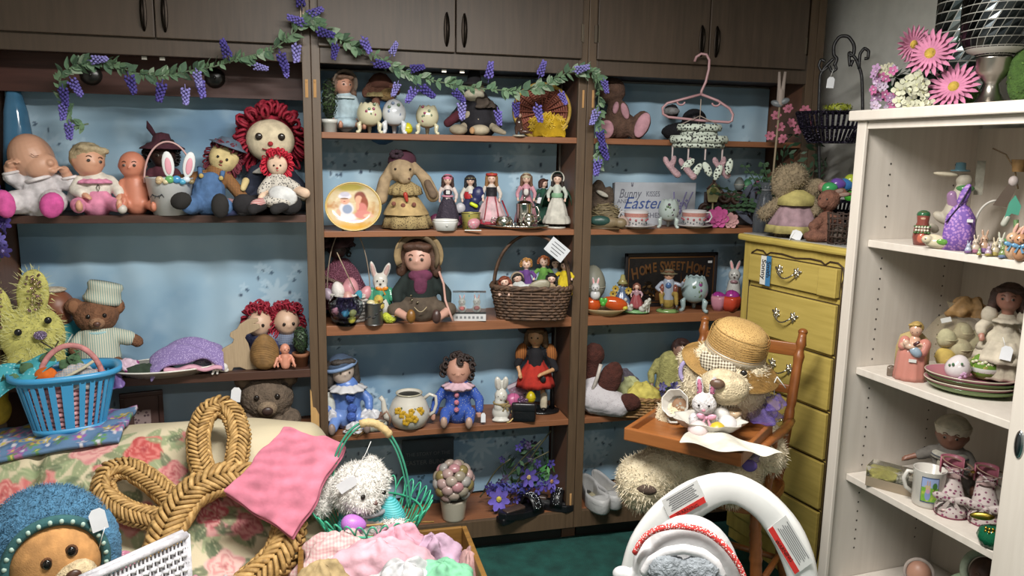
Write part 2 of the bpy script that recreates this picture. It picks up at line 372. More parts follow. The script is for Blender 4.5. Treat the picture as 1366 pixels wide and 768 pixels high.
# scalloped dark moulding line around the drawers
sc=[(.066,.12)]+[(.066,z)for z in np.linspace(.2,1.12,12)]+[(.062,1.14),(.07,1.148),(.062,1.165),(.07,1.2),(.095,1.213),(.13,1.212),(.15,1.2),(.17,1.21),(.23,1.212),(.3,1.205),(.37,1.212),(.42,1.21),(.44,1.2),(.46,1.213),(.495,1.213),(.52,1.2),(.527,1.165),(.52,1.145),(.524,1.12)]+[(.522,z)for z in np.linspace(1.08,.2,12)]+[(.515,.13),(.49,.118),(.48,.1)]
ds.put('moulding',GRV,G().tube([(x,.019,z)for x,z in sc],.0035,6))
ds.put('pilaster',YWV,G().prism([(.536,.06),(.566,.06),(.566,1.24),(.536,1.24)],.008,.03),bev=.006,smooth=False)
tp=ds.put('tape_label',M('#e6e4dc', 'plain',.7),G().box(.148,.195,-.0042,-.0022,1.09,1.198),smooth=False,label='white and blue tape label reading SONNY')
ds.put('blue_tape',M('#3f7fb0', 'plain',.7),G().box(.178,.203,-.0052,-.0042,1.088,1.2),parent=tp,smooth=False)
INK=M('#20242c', 'plain',.7)
text(ds, 'lettering', 'Sonny',INK,.031,.155,-.0046,1.147,tp,.0005,(90,90,0),bold=.0004)
text(ds, 'lettering', 'Smith',INK,.027,.183,-.0056,1.15,tp,.0005,(90,90,0),bold=.0003)
# --- white cabinet
WC=M('#cfc7bd', 'wood',.5,.6, '#c2b9ae');WCI=M('#c6bdb1', 'wood',.55,.6, '#b8aea1');HOLE=M('#3a3430', 'plain')
wc=T('cabinet', 'whitewashed wooden cabinet with sliding door and shelves of ornaments', 'cabinet',loc=(1.592,-.752,0),rot=math.atan2(-.9971,.0762),unit=1)
wc.put('side_panel',WC,G().box(0,.022,0,.455,0,1.672),bev=.002,smooth=False)
wc.put('front_stile',WC,G().box(-.002,.034,-.012,.0,0,1.672),bev=.002,smooth=False)
wc.put('side_panel',WC,G().box(1.15,1.172,0,.455,0,1.672),bev=.002,smooth=False)
wc.put('back_panel',WCI,G().box(.022,1.15,.44,.455,.05,1.66),smooth=False)
wc.put('top',WC,G().box(-.022,1.2,-.03,.46,1.672,1.702),bev=.004,smooth=False)
wc.put('top_rail',WC,G().box(.034,1.15,-.006,.014,1.648,1.672),bev=.002,smooth=False)
for z in(1.319,.918,.566,.2):wc.put('shelf',WC,G().box(.023,1.149,.045,.438,z-.022,z),bev=.002,smooth=False)
dr_=wc.put('sliding_door',WC,G().box(.578,1.14,.006,.026,.06,1.645),bev=.003,smooth=False)
g=G().ell(.612,.004,.885,.013,.006,.036,nu=16,nv=10)
wc.put('recessed_pull',M('#b9bdc0', 'metal',.25),g,parent=dr_);wc.put('pull_recess',M('#5a6066', 'metal',.3),G().ell(.612,.001,.885,.009,.005,.03,nu=16,nv=10),parent=dr_)
g=G()
for yy in(.105,.36):
 for z in np.arange(.3,1.56,.032):
  if min(abs(z-s)for s in(1.308,.907,.555))>.02:g.add([(.0226,yy+.0032*math.cos(a),z+.0032*math.sin(a))for a in np.linspace(0,2*math.pi,8,False)],[tuple(range(8))])
wc.put('shelf_pin_holes',HOLE,g,smooth=False,stuff=True)
# --- high chair
HW=M('#8a5228', 'wood',.35,1.2, '#6a3c1c');HWX=M('#8f572b', 'wood',.35,1.2, '#6c3f1e', 'x')
hc=T('high_chair', 'brown wooden high chair with turned posts and a tray, holding the big teddy', 'high chair',loc=(1.30,-.60,0),rot=math.radians(-47.8),unit=1)
def turned(x0,y0,z0,x1,y1,z1,r,rings,n=12):
 P=[];R=[]
 for i in range(41):
  t=i/40;P.append((x0+(x1-x0)*t,y0+(y1-y0)*t,z0+(z1-z0)*t));rr=r*(.85+.2*math.sin(math.pi*t))
  for c,w,a in rings:rr*=1+a*math.exp(-((t-c)/w)**2)
  R.append(rr)
 return G().tube(P,R,n)
for sx in(-1,1):
 x=.165*sx
 g=turned(x*.93,.1,.5,x*1.02,.215,.985,.016,[(.1,.02,.25),(.5,.02,-.2),(.84,.015,.35),(.89,.012,-.25),(.93,.02,.3)])
 g.ell(x*1.02,.217,.99,.016,.016,.012)
 hc.put('back_post',HW,g)
 hc.put('leg',HW,turned(x*.85,.1,.485,x*1.2,.19,0.0,.018,[(.15,.02,.3),(.25,.015,-.2),(.3,.02,.25),(.7,.03,-.15)]))
 hc.put('leg',HW,turned(x*.85,-.11,.485,x*1.2,-.17,0.0,.018,[(.12,.012,.2),(.17,.012,.2),(.22,.012,.2),(.27,.012,.2),(.32,.012,.2),(.7,.03,-.15)]))
 P=[(x*1.02,.15,.70),(x*1.1,.06,.715),(x*1.12,-.05,.72),(x*1.1,-.14,.725),(x*1.08,-.25,.728)]
 hc.put('arm',HW,G().tube(P,[.014,.016,.017,.016,.014],10,flat=.75))
 hc.put('arm_support',HW,turned(x,-.08,.5,x*1.1,-.1,.72,.012,[(.5,.1,.3)]))
 hc.put('stretcher',HW,G().tube([(x*1.08,.14,.25),(x*1.08,-.145,.25)],.011,8))
for zz,h in((.93,.045),(.8,.03),(.66,.03)):hc.put('back_slat',HWX,G().box(-.165,.165,.1+(zz-.5)*.237-.006,.1+(zz-.5)*.237+.006,zz-h/2,zz+h/2),bev=.003)
hc.put('stretcher',HW,G().tube([(-.18,-.145,.2),(.18,-.145,.2)],.011,8));hc.put('stretcher',HW,G().tube([(-.18,.16,.2),(.18,.16,.2)],.011,8))
g=G();pr=[]
for a in np.linspace(0,2*math.pi,40,False):
 c,s_=math.cos(a),math.sin(a);pr.append((.185*abs(c)**.5*np.sign(c),-.01+.165*abs(s_)**.5*np.sign(s_)))
k=40;g.add([(x,y,z)for z in(.478,.506)for x,y in pr],[tuple(range(k-1,-1,-1)),tuple(range(k,2*k))]+[(i,(i+1)%k,k+(i+1)%k,k+i)for i in range(k)])
hc.put('seat',HWX,g,bev=.006,smooth=False)
hc.put('footrest',HWX,G().box(-.14,.14,-.26,-.15,.235,.25),bev=.004,smooth=False)
tr=hc.put('tray',HWX,G().box(-.165,.165,-.405,-.115,.735,.745),bev=.003,smooth=False)
for b in((-.175,.175,-.417,-.402,.728,.768),(-.175,-.161,-.405,-.11,.728,.768),(.161,.175,-.405,-.11,.728,.768),(-.175,.175,-.118,-.104,.728,.762)):
 hc.put('tray_rim',HWX,G().box(*b),parent=tr,bev=.004,smooth=False)
# --- baby bouncer
WP=M('#dcdcda', 'plastic',.3)
bo=T('baby_bouncer', 'white plastic baby bouncer arch with warning labels and grey padded seat', 'bouncer',loc=(.985,-1.12,0),unit=None)
z0=(at(943,-1.12,.455)[2])/bo.zs
def bp(u,v,y=0):return((u-943),y,z0+(768-v))
cl=[(830,830),(834,800),(840,772),(852,738),(876,705),(912,676),(955,657),(996,671),(1028,700),(1047,733),(1055,768),(1058,800),(1058,830)]
cp=[bp(u,v)for u,v in cl];tt=np.linspace(0,12,49);cp=np.stack([np.interp(tt,range(13),[p[i]for p in cp])for i in range(3)],1)
for _ in range(3):cp[1:-1]=(cp[:-2]+2*cp[1:-1]+cp[2:])/4
rr=np.interp(tt,range(13),[13,15,18,22,22,20,14,15,19,19,15,13,12])
for _ in range(2):rr[1:-1]=(rr[:-2]+2*rr[1:-1]+rr[2:])/4
g=G();lo=np.array(cp);X,R_=[],[]
ring=[(math.copysign(abs(math.cos(a))**.55,math.cos(a)),math.copysign(abs(math.sin(a))**.7,math.sin(a)))for a in np.linspace(0,2*math.pi,20,False)]
Tn=np.gradient(lo,axis=0);Tn/=np.linalg.norm(Tn,axis=1,keepdims=True);Nn=np.stack([Tn[:,2],0*Tn[:,0],-Tn[:,0]],1)
Pg=np.array([[lo[i]+Nn[i]*rr[i]*a+np.array([0,13*b,0])for a,b in ring]for i in range(len(lo))])
g.grid(Pg,wrap=True);bo.put('arch',WP,g)
for u in(832,1058):
 x=u-943;bo.put('leg',WP,G().tube([(x,0,z0-62),(x*1.02,4,z0/2),(x*1.05,10,8)],[13,12,12],12));bo.put('foot',M('#9a9c9e', 'plastic'),G().tube([(x*1.05,-120,9),(x*1.05,90,9)],9,10))
RED=M('#c8302c', 'plain',.5);LBL=M('#d4d4d2', 'plain',.5)
for cu,cv,ang,w,h,side in((901,676,32,50,26,-1),(1030,706,-50,56,26,1)):
 c=bp(cu,cv,-14.2);R0=rotm('Y',-math.radians(ang))
 lb=bo.put('warning_label',LBL,G().box(c[0]-w/2,c[0]+w/2,c[1]-.3,c[1]+.3,c[2]-h/2,c[2]+h/2,R=R0),smooth=False)
 def off(dx,dz,dy=-.6):q=R0@np.array([dx,0,dz]);return c[0]+q[0],c[1]+dy,c[2]+q[2]
 o=off(0,-9);bo.put('warning_band',RED,G().box(o[0]-w/2+1,o[0]+w/2-1,o[1]-.2,o[1]+.2,o[2]-3.2,o[2]+3.2,R=R0),parent=lb,smooth=False)
 o=off(0,-11,-1.0);text(bo, 'lettering', 'WARNING',M('#3a1412', 'plain'),6.5,*o,lb,.05,(90,-ang,0))
 g=G()
 for r in range(7):
  o=off(0,-2+r*2.1,-.5);L=(w/2-6)*(1-.08*(r%3));g.box(o[0]-L,o[0]+L,o[1]-.1,o[1]+.1,o[2]-.45,o[2]+.45,R=R0)
 bo.put('small_print',M('#77777a', 'plain'),g,parent=lb,smooth=False)
GF=M('#bfbfc0', 'satin',.6)
def bl(u,v,y):return np.array(bo.L(u,v,y))
bo.soft('seat_pad',GF,[(*bl(920,768,-80),58,26,60),(*bl(915,800,-84),74,28,50),(*bl(862,752,-80),16,20,26),(*bl(832,766,-84),14,10,8),(*bl(950,775,-82),34,20,44)],vox=2,sm=6)
ap=np.array([bl(u,v,-100)for u,v in((846,738),(857,718),(873,706),(902,700),(939,706),(966,726),(984,750),(994,772),(998,800))]);tt=np.linspace(0,8,40);ap=np.stack([np.interp(tt,range(9),ap[:,i])for i in range(3)],1)
for _ in range(4):ap[1:-1]=(ap[:-2]+2*ap[1:-1]+ap[2:])/4
bo.put('piping',M('#c63a36', 'dots',.8,2.0, '#eee6e2',.33),G().tube(ap,3.2,8))
ib=np.array([bl(u,v,-114)for u,v in((858,765),(868,748),(888,736),(912,732),(938,738),(956,752),(964,770))]);tt=np.linspace(0,6,30);ib=np.stack([np.interp(tt,range(7),ib[:,i])for i in range(3)],1)
bo.put('inner_band',M('#d2d0d2', 'satin',.6),G().tube(ib,5,8))
bo.soft('head_cushion',M('#8c9298', 'plush'),[(*bl(892,764,-116),24,14,18),(*bl(934,766,-116),24,14,17),(*bl(912,784,-116),40,14,12)],vox=2,disp=5,dsz=.008)
# --- floral sofa
so=T('sofa', 'cream armchair upholstered with pink cabbage roses and green leaves', 'sofa',loc=(-.5,-.5,0),rot=0,unit=1)
prof=[(-.035,.05),(-.035,.3),(-.04,.57),(-.06,.63),(-.1,.66),(-.16,.672),(-.23,.672),(-.29,.655),(-.34,.615),(-.4,.555),(-.47,.49),(-.54,.43),(-.6,.392),(-.64,.378),(-.7,.37),(-.85,.368),(-1.0,.366),(-1.08,.355),(-1.11,.33),(-1.12,.25),(-1.12,.05)]
pp=np.array(prof);L_=np.r_[0,np.cumsum(np.linalg.norm(np.diff(pp,axis=0),axis=1))];ss=np.linspace(0,L_[-1],320)
py=np.interp(ss,L_,pp[:,0]);pz=np.interp(ss,L_,pp[:,1])
for _ in range(12):py[1:-1]=(py[:-2]+2*py[1:-1]+py[2:])/4;pz[1:-1]=(pz[:-2]+2*pz[1:-1]+pz[2:])/4
xs=np.linspace(-1.3,.05,300);X,S=np.meshgrid(xs,ss);Yp=np.repeat(py[:,None],300,1);Zp=np.repeat(pz[:,None],300,1)
bw=np.clip((Zp-.36)/.25,0,1);Zp=Zp-bw*.075*((X+.42)/.6)**2*(np.abs(X+.42)<2)
edge=np.clip((X--.03)/.08,0,1);Zp=Zp-bw*.1*edge**2;Yp=Yp+.0*X
crease=np.exp(-((X+.83)/.02)**2)*bw;Zp-=.02*crease
Zp+=bw*.008*np.sin(X*17+S*9)*np.sin(S*14)
C=np.ones(X.shape+(3,))*lin('#c9bda0');C=blend(C,np.clip(fbm(X*9,S*9,4)-.45,0,1)*1.2, '#b9ab88')
Pw=np.stack([X,Yp,Zp],-1);cv=(Pw-CAMO)@CAMR.T;U=683+FPX*cv[...,0]/cv[...,2];Vv=384-FPX*cv[...,1]/cv[...,2]
front=(Yp<-.2)
def find(u,v):d=np.where(front,np.hypot(U-u,Vv-v),1e9);i=np.unravel_index(d.argmin(),d.shape);return X[i],S[i]
rnd=random.Random(5)
def leafp(C,cx,cy,a,L,w,col):
 ca,sa=math.cos(a),math.sin(a);dx=(X-cx)*ca+(S-cy)*sa;dy=-(X-cx)*sa+(S-cy)*ca
 t=dx/L;m=np.clip((w*np.sin(np.clip(t,0,1)*math.pi)-np.abs(dy))/.004,0,1)*((t>0)&(t<1))
 C=blend(C,m*.85,col);return blend(C,m*np.clip(1-np.abs(dy)/.002,0,1)*.6, '#d0cba6')
def rose(C,cx,cy,r,c1,c2):
 for k in range(6):C=leafp(C,cx,cy,k*1.05+rnd.random(),r*rnd.uniform(1.5,2.0),r*.34,rnd.choice(['#6d7a58', '#82906a', '#58664c', '#94a07a']))
 a=np.arctan2(S-cy,X-cx);d=np.hypot(X-cx,S-cy)/(r*(.9+.12*np.cos(5*a+cx*40)))
 m=np.clip((1-d)/.1,0,1);C=blend(C,m,c1)
 pet=.5+.5*np.cos(d*17+2.2*np.sin(3*a+d*5)+cx*31)
 C=blend(C,m*np.clip(pet-.35,0,1)*1.3,c2);return blend(C,m*np.clip(.3-d,0,1)*2.5, '#8e2f38')
for u,v,r,c1,c2 in((127,597,.075, '#d8a49c', '#c0787a'),(192,598,.062, '#b04a48', '#cf8078'),(48,655,.07, '#c98880', '#b35a58'),(4,660,.05, '#b9605e', '#d69a90'),(133,628,.03, '#c98880', '#b35a58'),(232,630,.05, '#cf8f8a', '#b05a60'),(245,585,.035, '#c98880', '#b76a68'),(300,690,.075, '#d09a96', '#a8505a'),(282,683,.05, '#b25058', '#d8a8a0'),(330,700,.05, '#c98a88', '#a8505a'),(268,632,.04, '#b98a80', '#a05a58'),(385,665,.05, '#c88', '#b56')if 0 else(385,665,.05, '#cc8f8a', '#b35a60'),(300,755,.06, '#d8b0a8', '#c08080'),(410,640,.045, '#cf9a90', '#b36a68'),(180,690,.06, '#cc948c', '#b05a5a')):
 x,s_=find(u,v);C=rose(C,x,s_,r,c1,c2)
for u,v in((75,640),(60,625),(220,590),(255,600),(20,630),(15,690),(110,640),(160,655),(260,725),(110,690),(235,690),(400,700),(340,660),(250,660)):
 x,s_=find(u,v)
 for k in range(4):C=leafp(C,x,s_,rnd.random()*6.28,rnd.uniform(.05,.08),rnd.uniform(.012,.018),rnd.choice(['#6d7a58', '#82906a', '#5c6a50', '#8a9672']))
 C=leafp(C,x,s_,rnd.random()*6.28,.16,.0022, '#7f8a62')
so.put('upholstery',PRINT(.85, 'weave'),painted(np.stack([X+.5,Yp+.5,Zp],-1),C, 'upholstery'))
g=G();k=len(py[::6]);g.add(np.stack([np.full(k,.05+.5),py[::6]+.5,pz[::6]-np.clip((pz[::6]-.36)/.25,0,1)*(.075*(.47/.6)**2+.1)],1),[tuple(range(k))])
so.put('side_panel',M('#b9ad90', 'fabric'),g,smooth=False)
so.put('seat_extension',M('#b9ad90', 'fabric'),G().box(.05+.5,.3+.5,-1.1+.5,-.4+.5,.06,.352),bev=.02)
for x in(-1.25,.2):
 for y in(-1.05,-.1 if x<0 else-.45):so.put('foot',HW,G().lathe([(.015,0),(.02,.02),(.025,.06)],12,x+.5,y+.5,0))
# --- dolls and soft animals
S1,S2,S3,S4,S5,SA,SB=1.623,1.281,.941,.53,.138,1.338,.787
def xf(g,R,c):
 R=np.asarray(R);g.v=[v@R.T+np.asarray(c,float)for v in g.v];return g
def hand(L,p,d,r,up=(0,0,1)):
 """five fingers: primitives for a small closed-relaxed hand at p pointing along d"""
 p=np.array(p,float);d=np.array(d,float);d/=np.linalg.norm(d);s=np.cross(d,up);s=s/(np.linalg.norm(s)+1e-9);n=np.cross(s,d)
 L.append((*(p+d*r*.4),r*.85,r*.8,r*.8))
 for k,ln in zip((-1.5,-.5,.5,1.5),(.75,.95,1.0,.8)):
  a=p+d*r*.9+s*k*r*.42;b=a+d*r*.7*ln-n*r*.1;L.append((*a,r*.27,*b,r*.24));L.append((*b,r*.24,*(b+d*r*.25-n*r*.5),r*.2))
 a=p+s*r*.6+d*r*.2;L.append((*a,r*.3,*(a+s*r*.5+d*r*.55),r*.24))
def face(t,c,hr,R,skin=None,iris='#2c2420',lip='#b8433f',closed=False,body=None,er=.15,ex=21,ez=0,nose=None):
 def fp(ax,az,k=.96):ax,az=math.radians(ax),math.radians(az);return np.array(c)+R@np.array([math.sin(ax)*math.cos(az),-math.cos(ax)*math.cos(az),math.sin(az)])*hr*k
 for sx in(-1,1):
  p=fp(sx*ex,ez)
  if closed:
   q=[fp(sx*(ex+k*9),ez-4+abs(k)*4,.99)for k in(-1,-.5,0,.5,1)];t.put('eye',M('#8a5e4c', 'plain'),G().tube(q,hr*.016,5),parent=body)
  elif hr>=7 and er>0:
   e=t.put('eye',M('#948c84', 'ceramic'),G().ell(*p,hr*er,hr*.08,hr*er*.8,R=R,nu=10,nv=6),parent=body)
   t.put('iris',M(iris, 'ceramic'),G().ell(*fp(sx*ex,ez,1.0),hr*er*.75,hr*.06,hr*er*.72,R=R,nu=8,nv=6),parent=e)
  else:t.put('eye',M(iris, 'ceramic'),G().ell(*p,hr*abs(er)*.8,hr*.08,hr*abs(er)*.8,R=R,nu=8,nv=6),parent=body)
  if hr>=8 and er>0 and not closed:t.put('eyebrow',M('#5c4030', 'plain'),G().tube([fp(sx*(ex+k*9),ez+17-k*k*4,.985)for k in(-1,-.5,0,.5,1)],hr*.03,5),parent=body)
 if lip:t.put('mouth',M(lip, 'satin'),G().ell(*fp(0,ez-37,.93),hr*.17,hr*.08,hr*.075,R=R,nu=10,nv=6),parent=body)
 if nose:t.put('nose',M(nose, 'plain'),G().ell(*fp(0,ez-16,1.02),hr*.13,hr*.1,hr*.1,R=R,nu=8,nv=6),parent=body)
def headR(turn=0,tilt=0,nod=0):return rotm('Z',math.radians(turn))@rotm('Y',math.radians(tilt))@rotm('X',math.radians(nod))
def hair(t,c,hr,R,style,col,body=None,seed=1,kind='hair'):
 rnd=random.Random(seed);g=G();m=M(col,kind)
 if style in('cap', 'long', 'bob'):
  L=[(0,hr*.22,hr*.2,hr*1.1,hr*1.02,hr*1.0),(-hr*.5,-hr*.55,hr*.72,hr*.5,hr*.4,hr*.25),(hr*.5,-hr*.55,hr*.72,hr*.5,hr*.4,hr*.25),(0,-hr*.62,hr*.78,hr*.45,hr*.35,hr*.2)]
  ln={'cap':.2, 'bob':.9, 'long':1.7}[style]
  for sx in(-1,1):
   if style!='cap':L.append((sx*hr*.92,0,hr*.35,hr*.38,sx*hr*1.12,-hr*.05,-hr*ln,hr*.34));L.append((sx*hr*.7,hr*.55,hr*.2,hr*.5,sx*hr*.85,hr*.5,-hr*ln,hr*.42))
  g.prims(L,10,7);xf(g,R,c);return t.put('hair',m,g,parent=body,vox=max(1.0,hr/7),disp=hr*.14,dsz=.006)
 if style=='curly':
  for i in range(90):
   a,b=rnd.uniform(0,6.28),rnd.uniform(-.5,1);d=np.array([math.cos(a)*math.sqrt(max(0,1-b*b)),math.sin(a)*math.sqrt(max(0,1-b*b)),b])
   if d[1]<-.25 and d[2]<.72:continue
   r=hr*rnd.uniform(.2,.34);p=d*hr*rnd.uniform(1.0,1.25)
   k=9;g.tube([p+np.array([math.cos(q)*r*.7,math.sin(q*1.0)*r*.5,math.sin(q)*r*.7])for q in np.linspace(0,5.6,k)],r*.36,5)
  xf(g,R,c);return t.put('hair',m,g,parent=body,stuff=False)
 if style=='yarn':
  for i in range(230):
   a,b=rnd.uniform(0,6.28),rnd.uniform(-.92,1);sq=math.sqrt(max(0,1-b*b));d=np.array([math.cos(a)*sq,math.sin(a)*sq,b])
   if d[1]<-.22 and d[2]<.6:continue
   s=np.array([rnd.uniform(-1,1)for _ in range(3)]);s-=d*(s@d);s/=np.linalg.norm(s);w=hr*rnd.uniform(.12,.22);h=hr*rnd.uniform(.3,.48)
   q0=d*hr*.92
   pts=[q0+s*w*math.sin(q)*1.0+d*h*(1-math.cos(q))*.5-np.array([0,0,h*.25*(1-math.cos(q))])*(d[2]<.4)for q in np.linspace(.4,2*math.pi-.4,9)]
   g.tube(pts,hr*.055,5)
  g.ell(0,hr*.45,hr*.1,hr*.95,hr*.75,hr*.97);xf(g,R,c);return t.put('hair',m,g,parent=body)
def hat(t,c,hr,R,style,mat,band=None,body=None):
 g=G()
 if style=='brim':
  h=t.put('hat',mat,xf(g.lathe([(0,hr*1.15),(hr*.7,hr*1.1),(hr*.95,hr*.75),(hr*1.0,hr*.5),(hr*1.6,hr*.36),(hr*1.65,hr*.32),(hr*1.0,hr*.42),(0,hr*.45)],20,close=False,y=hr*.15),R,c),parent=body)
 elif style=='bonnet':
  ring=[(hr*1.12*math.cos(a),-hr*.35-hr*.15*math.sin(a),hr*.1+hr*1.15*math.sin(a))for a in np.linspace(-.5,math.pi+.5,16)]
  pf=[np.array(p)for p in ring];rows=[[p+(p-np.array([0,p[1],0]))*.22+np.array([0,-hr*.2,0])for p in pf],pf,[p*.97+np.array([0,hr*.7,hr*.05])for p in pf],[p*.6+np.array([0,hr*1.25,hr*.1])for p in pf],[p*.05+np.array([0,hr*1.4,hr*.1])for p in pf]]
  h=t.put('bonnet',mat,xf(g.grid(rows),R,c),parent=body,sol=hr*.1)
 elif style=='beret':
  h=t.put('hat',mat,xf(g.ell(0,hr*.15,hr*.85,hr*1.25,hr*1.15,hr*.5),R,c),parent=body)
 elif style=='cap':
  h=t.put('hat',mat,xf(g.ell(0,hr*.12,hr*.42,hr*1.1,hr*1.12,hr*.82),R,c),parent=body)
 elif style=='cone':
  h=t.put('hat',mat,xf(g.lathe([(hr*1.05,hr*.4),(hr*.8,hr*1.1),(hr*.4,hr*1.9),(0,hr*2.4)],16,y=hr*.1),R,c),parent=body)
 if band:t.put('hat_band',band,xf(G().tube([(hr*1.03*math.cos(a),hr*.15+hr*1.03*math.sin(a),hr*.52)for a in np.linspace(0,6.28,24,False)],hr*.09,6,closed=True),R,c),parent=h)
 return h
def doll(t,x=0,z=0,H=70,pose='stand',hr=None,skin='#d4b2a0',top='#d8d4cc',topk='fabric',bot=None,skirt=None,hem=None,skk='fabric',apron=None,hr_col='#3a261c',hs='bob',ht=None,htm=None,band=None,arms=None,legs=None,turn=0,tilt=0,nod=0,shoe='#2a2624',sleeve=.8,y=0,er=.12,closed=False,collar=None,base=None,w=1.0,seed=1,lip='#b8433f',hx=0,plush=None,socks=None,col2=None,scl=1.0,iris='#2c2420',hem2=None,tl=.7):
 hr=hr or(.09*H if pose=='stand' else .19*H);sit=pose=='sit'
 hcn=np.array([x+hx,y-hr*(.1 if sit else 0),z+H-hr*1.05]);R=headR(turn,tilt,nod);SKM=M(skin,plush or 'skin')
 sz=z+H-hr*(2.3 if sit else 2.75);hz=z+(.17*H if sit else .5*H);sw=hr*(.85 if sit else 1.25)*w
 hd=G().prims([(0,0,0,hr*.93,hr*.95,hr),(0,-hr*.2,-hr*.35,hr*.72,hr*.7,hr*.58),(0,-hr*.95,-hr*.14,hr*.11,hr*.14,hr*.12),(-hr*.92,0,-hr*.08,hr*.12,hr*.16,hr*.22),(hr*.92,0,-hr*.08,hr*.12,hr*.16,hr*.22)])
 xf(hd,R,hcn)
 if arms is None:
  arms=[((sx*sw*1.0,0,sz-hr*.1),(sx*sw*1.5,-hr*.2,(sz+hz)/2),(sx*sw*1.35,-hr*.8,hz+.03*H))for sx in(-1,1)]
 if legs is None:
  legs=[((sx*hr*.42*w,0,hz),(sx*hr*.7*w,-hr*.9,z+.14*H),(sx*hr*.95*w,-hr*1.8,z+.1*H))for sx in(-1,1)]if sit else[((sx*hr*.5,0,hz),(sx*hr*.52,0,z+.27*H),(sx*hr*.52,0,z+.05*H))for sx in(-1,1)]
 ar=hr*(.27 if sit else .3);lr=hr*(.36 if sit else .36);L=[(x+hx*.5,y,sz,hr*.42,*hcn,hr*.45)]
 L.append((x,y,sz-hr*.2,hr*.72*w,x,y,hz,hr*.8*w))
 sh=lambda p:(x+p[0],y+p[1],p[2])
 for a,b,c in arms:
  L+=[(*sh(a),ar,*sh(b),ar*.85),(*sh(b),ar*.85,*sh(c),ar*.7)];d=np.array(c)-np.array(b);hand(L,sh(c),d,ar*.95)
 for a,b,c in legs:
  L+=[(*sh(a),lr*1.1,*sh(b),lr*.85),(*sh(b),lr*.85,*sh(c),lr*.65)]
  fdir=np.array([0,-hr*.3,hr*.35])if sit else np.array([0,-hr*.55,-hr*.05]);f=np.array(sh(c))+fdir*.6;L.append((*f,lr*.62,lr*(.6 if sit else 1.1),lr*(1.05 if sit else .55)))
 g=G().prims(L,10,7);g.v+=hd.v;o=g.n;g.f+=[tuple(i+o for i in q)for q in hd.f];g.n+=hd.n
 b=t.put('body',SKM,g,vox=max(.9,hr/8),sm=2)
 face(t,hcn,hr,R,body=b,er=er,closed=closed,lip=lip,iris=iris)
 if hs:hair(t,hcn,hr,R,hs,hr_col,b,seed)
 if ht:hat(t,hcn,hr,R,ht,htm,band,b)
 if top:
  TM=top if not isinstance(top,str)else M(top,topk,None,scl,col2)
  L=[(x,y,sz-hr*.1,hr*.82*w,x,y,hz,hr*.92*w)]
  for a,e,c in arms:
   L.append((*sh(a),ar*1.5,*sh(e),ar*1.35))
   if sleeve>.5:q=np.array(e)+(np.array(c)-np.array(e))*(sleeve-.5)*2;L.append((*sh(e),ar*1.35,*sh(q),ar*1.25))
  t.put('shirt' if bot else 'bodice',TM,G().prims(L,10,7),vox=max(.9,hr/8),sm=2)
 if bot:
  BM=bot if not isinstance(bot,str)else M(bot, 'fabric');L=[(x,y,hz,hr*.98*w,x,y,hz+hr*.4,hr*.95*w)]
  for a,e,c in legs:L+=[(*sh(a),lr*1.45,*sh(e),lr*1.25),(*sh(e),lr*1.25,*(np.array(sh(e))*(1-tl)+np.array(sh(c))*tl),lr*(1.25-.28*tl))]
  t.put('trousers',BM,G().prims(L,10,7),vox=max(.9,hr/8),sm=2)
 if skirt:
  SM=skirt if not isinstance(skirt,str)else M(skirt,skk,None,scl,col2);r0=hr*.95*w;r1=hem or hr*2.1
  if sit:t.put('skirt',SM,G().prims([(x,y-hr*.5,hz,r1,hr*1.3,hr*.62),(x,y,hz+hr*.3,r0*1.1,r0*1.1,hr*.6)]),vox=max(.9,hr/7),disp=hr*.12,dsz=.015)
  else:
   zh=z+(.08*H if not hem2 else hem2);zw=z+.58*H
   t.put('skirt',SM,G().lathe([(r0*.9,zw+hr*.3),(r0,zw),(r0+(r1-r0)*.45,zw-(zw-zh)*.3),(r1*.92,zh+(zw-zh)*.2),(r1,zh),(r1*.9,zh+1),(0,zh+2)],40,x,y,0,1,.8,fold=.05,fk=9,close=False))
   if apron:
    rows=[[(x+(r0+(r1-r0)*q)*.62*k,y-(r0+(r1-r0)*q)*.8*math.sqrt(1-(.62*k)**2)-hr*.12,zw-(zw-zh)*q*.95)for k in np.linspace(-1,1,9)]for q in np.linspace(0,1,7)]
    t.put('apron',M(apron, 'fabric'),G().grid(rows),sol=hr*.06)
 if collar:t.put('collar',M(collar, 'fabric'),G().lathe([(hr*.45,hr*.25),(hr*1.05,0),(hr*1.1,-hr*.1),(hr*.5,hr*.05)],30,x,y,sz-hr*.0,fold=.08,fk=10,close=False),sol=hr*.05)
 if shoe:
  for a,e,c in legs:
   fdir=np.array([0,-hr*.3,hr*.35])if sit else np.array([0,-hr*.55,-hr*.05]);f=np.array(sh(c))+fdir*.6
   s=t.put('shoe',M(shoe if isinstance(shoe,str)else shoe[a[0]>0], 'satin'),G().ell(*f,lr*.78,lr*(.72 if sit else 1.25),lr*(1.2 if sit else .68),nu=10,nv=8))
 if base:t.put('stand_base',M(base, 'ceramic'),G().lathe([(0,0),(base_r(hr),0),(base_r(hr),2),(0,2.2)],24,x,y,z-.2))
 return b,hcn,R
base_r=lambda hr:hr*2
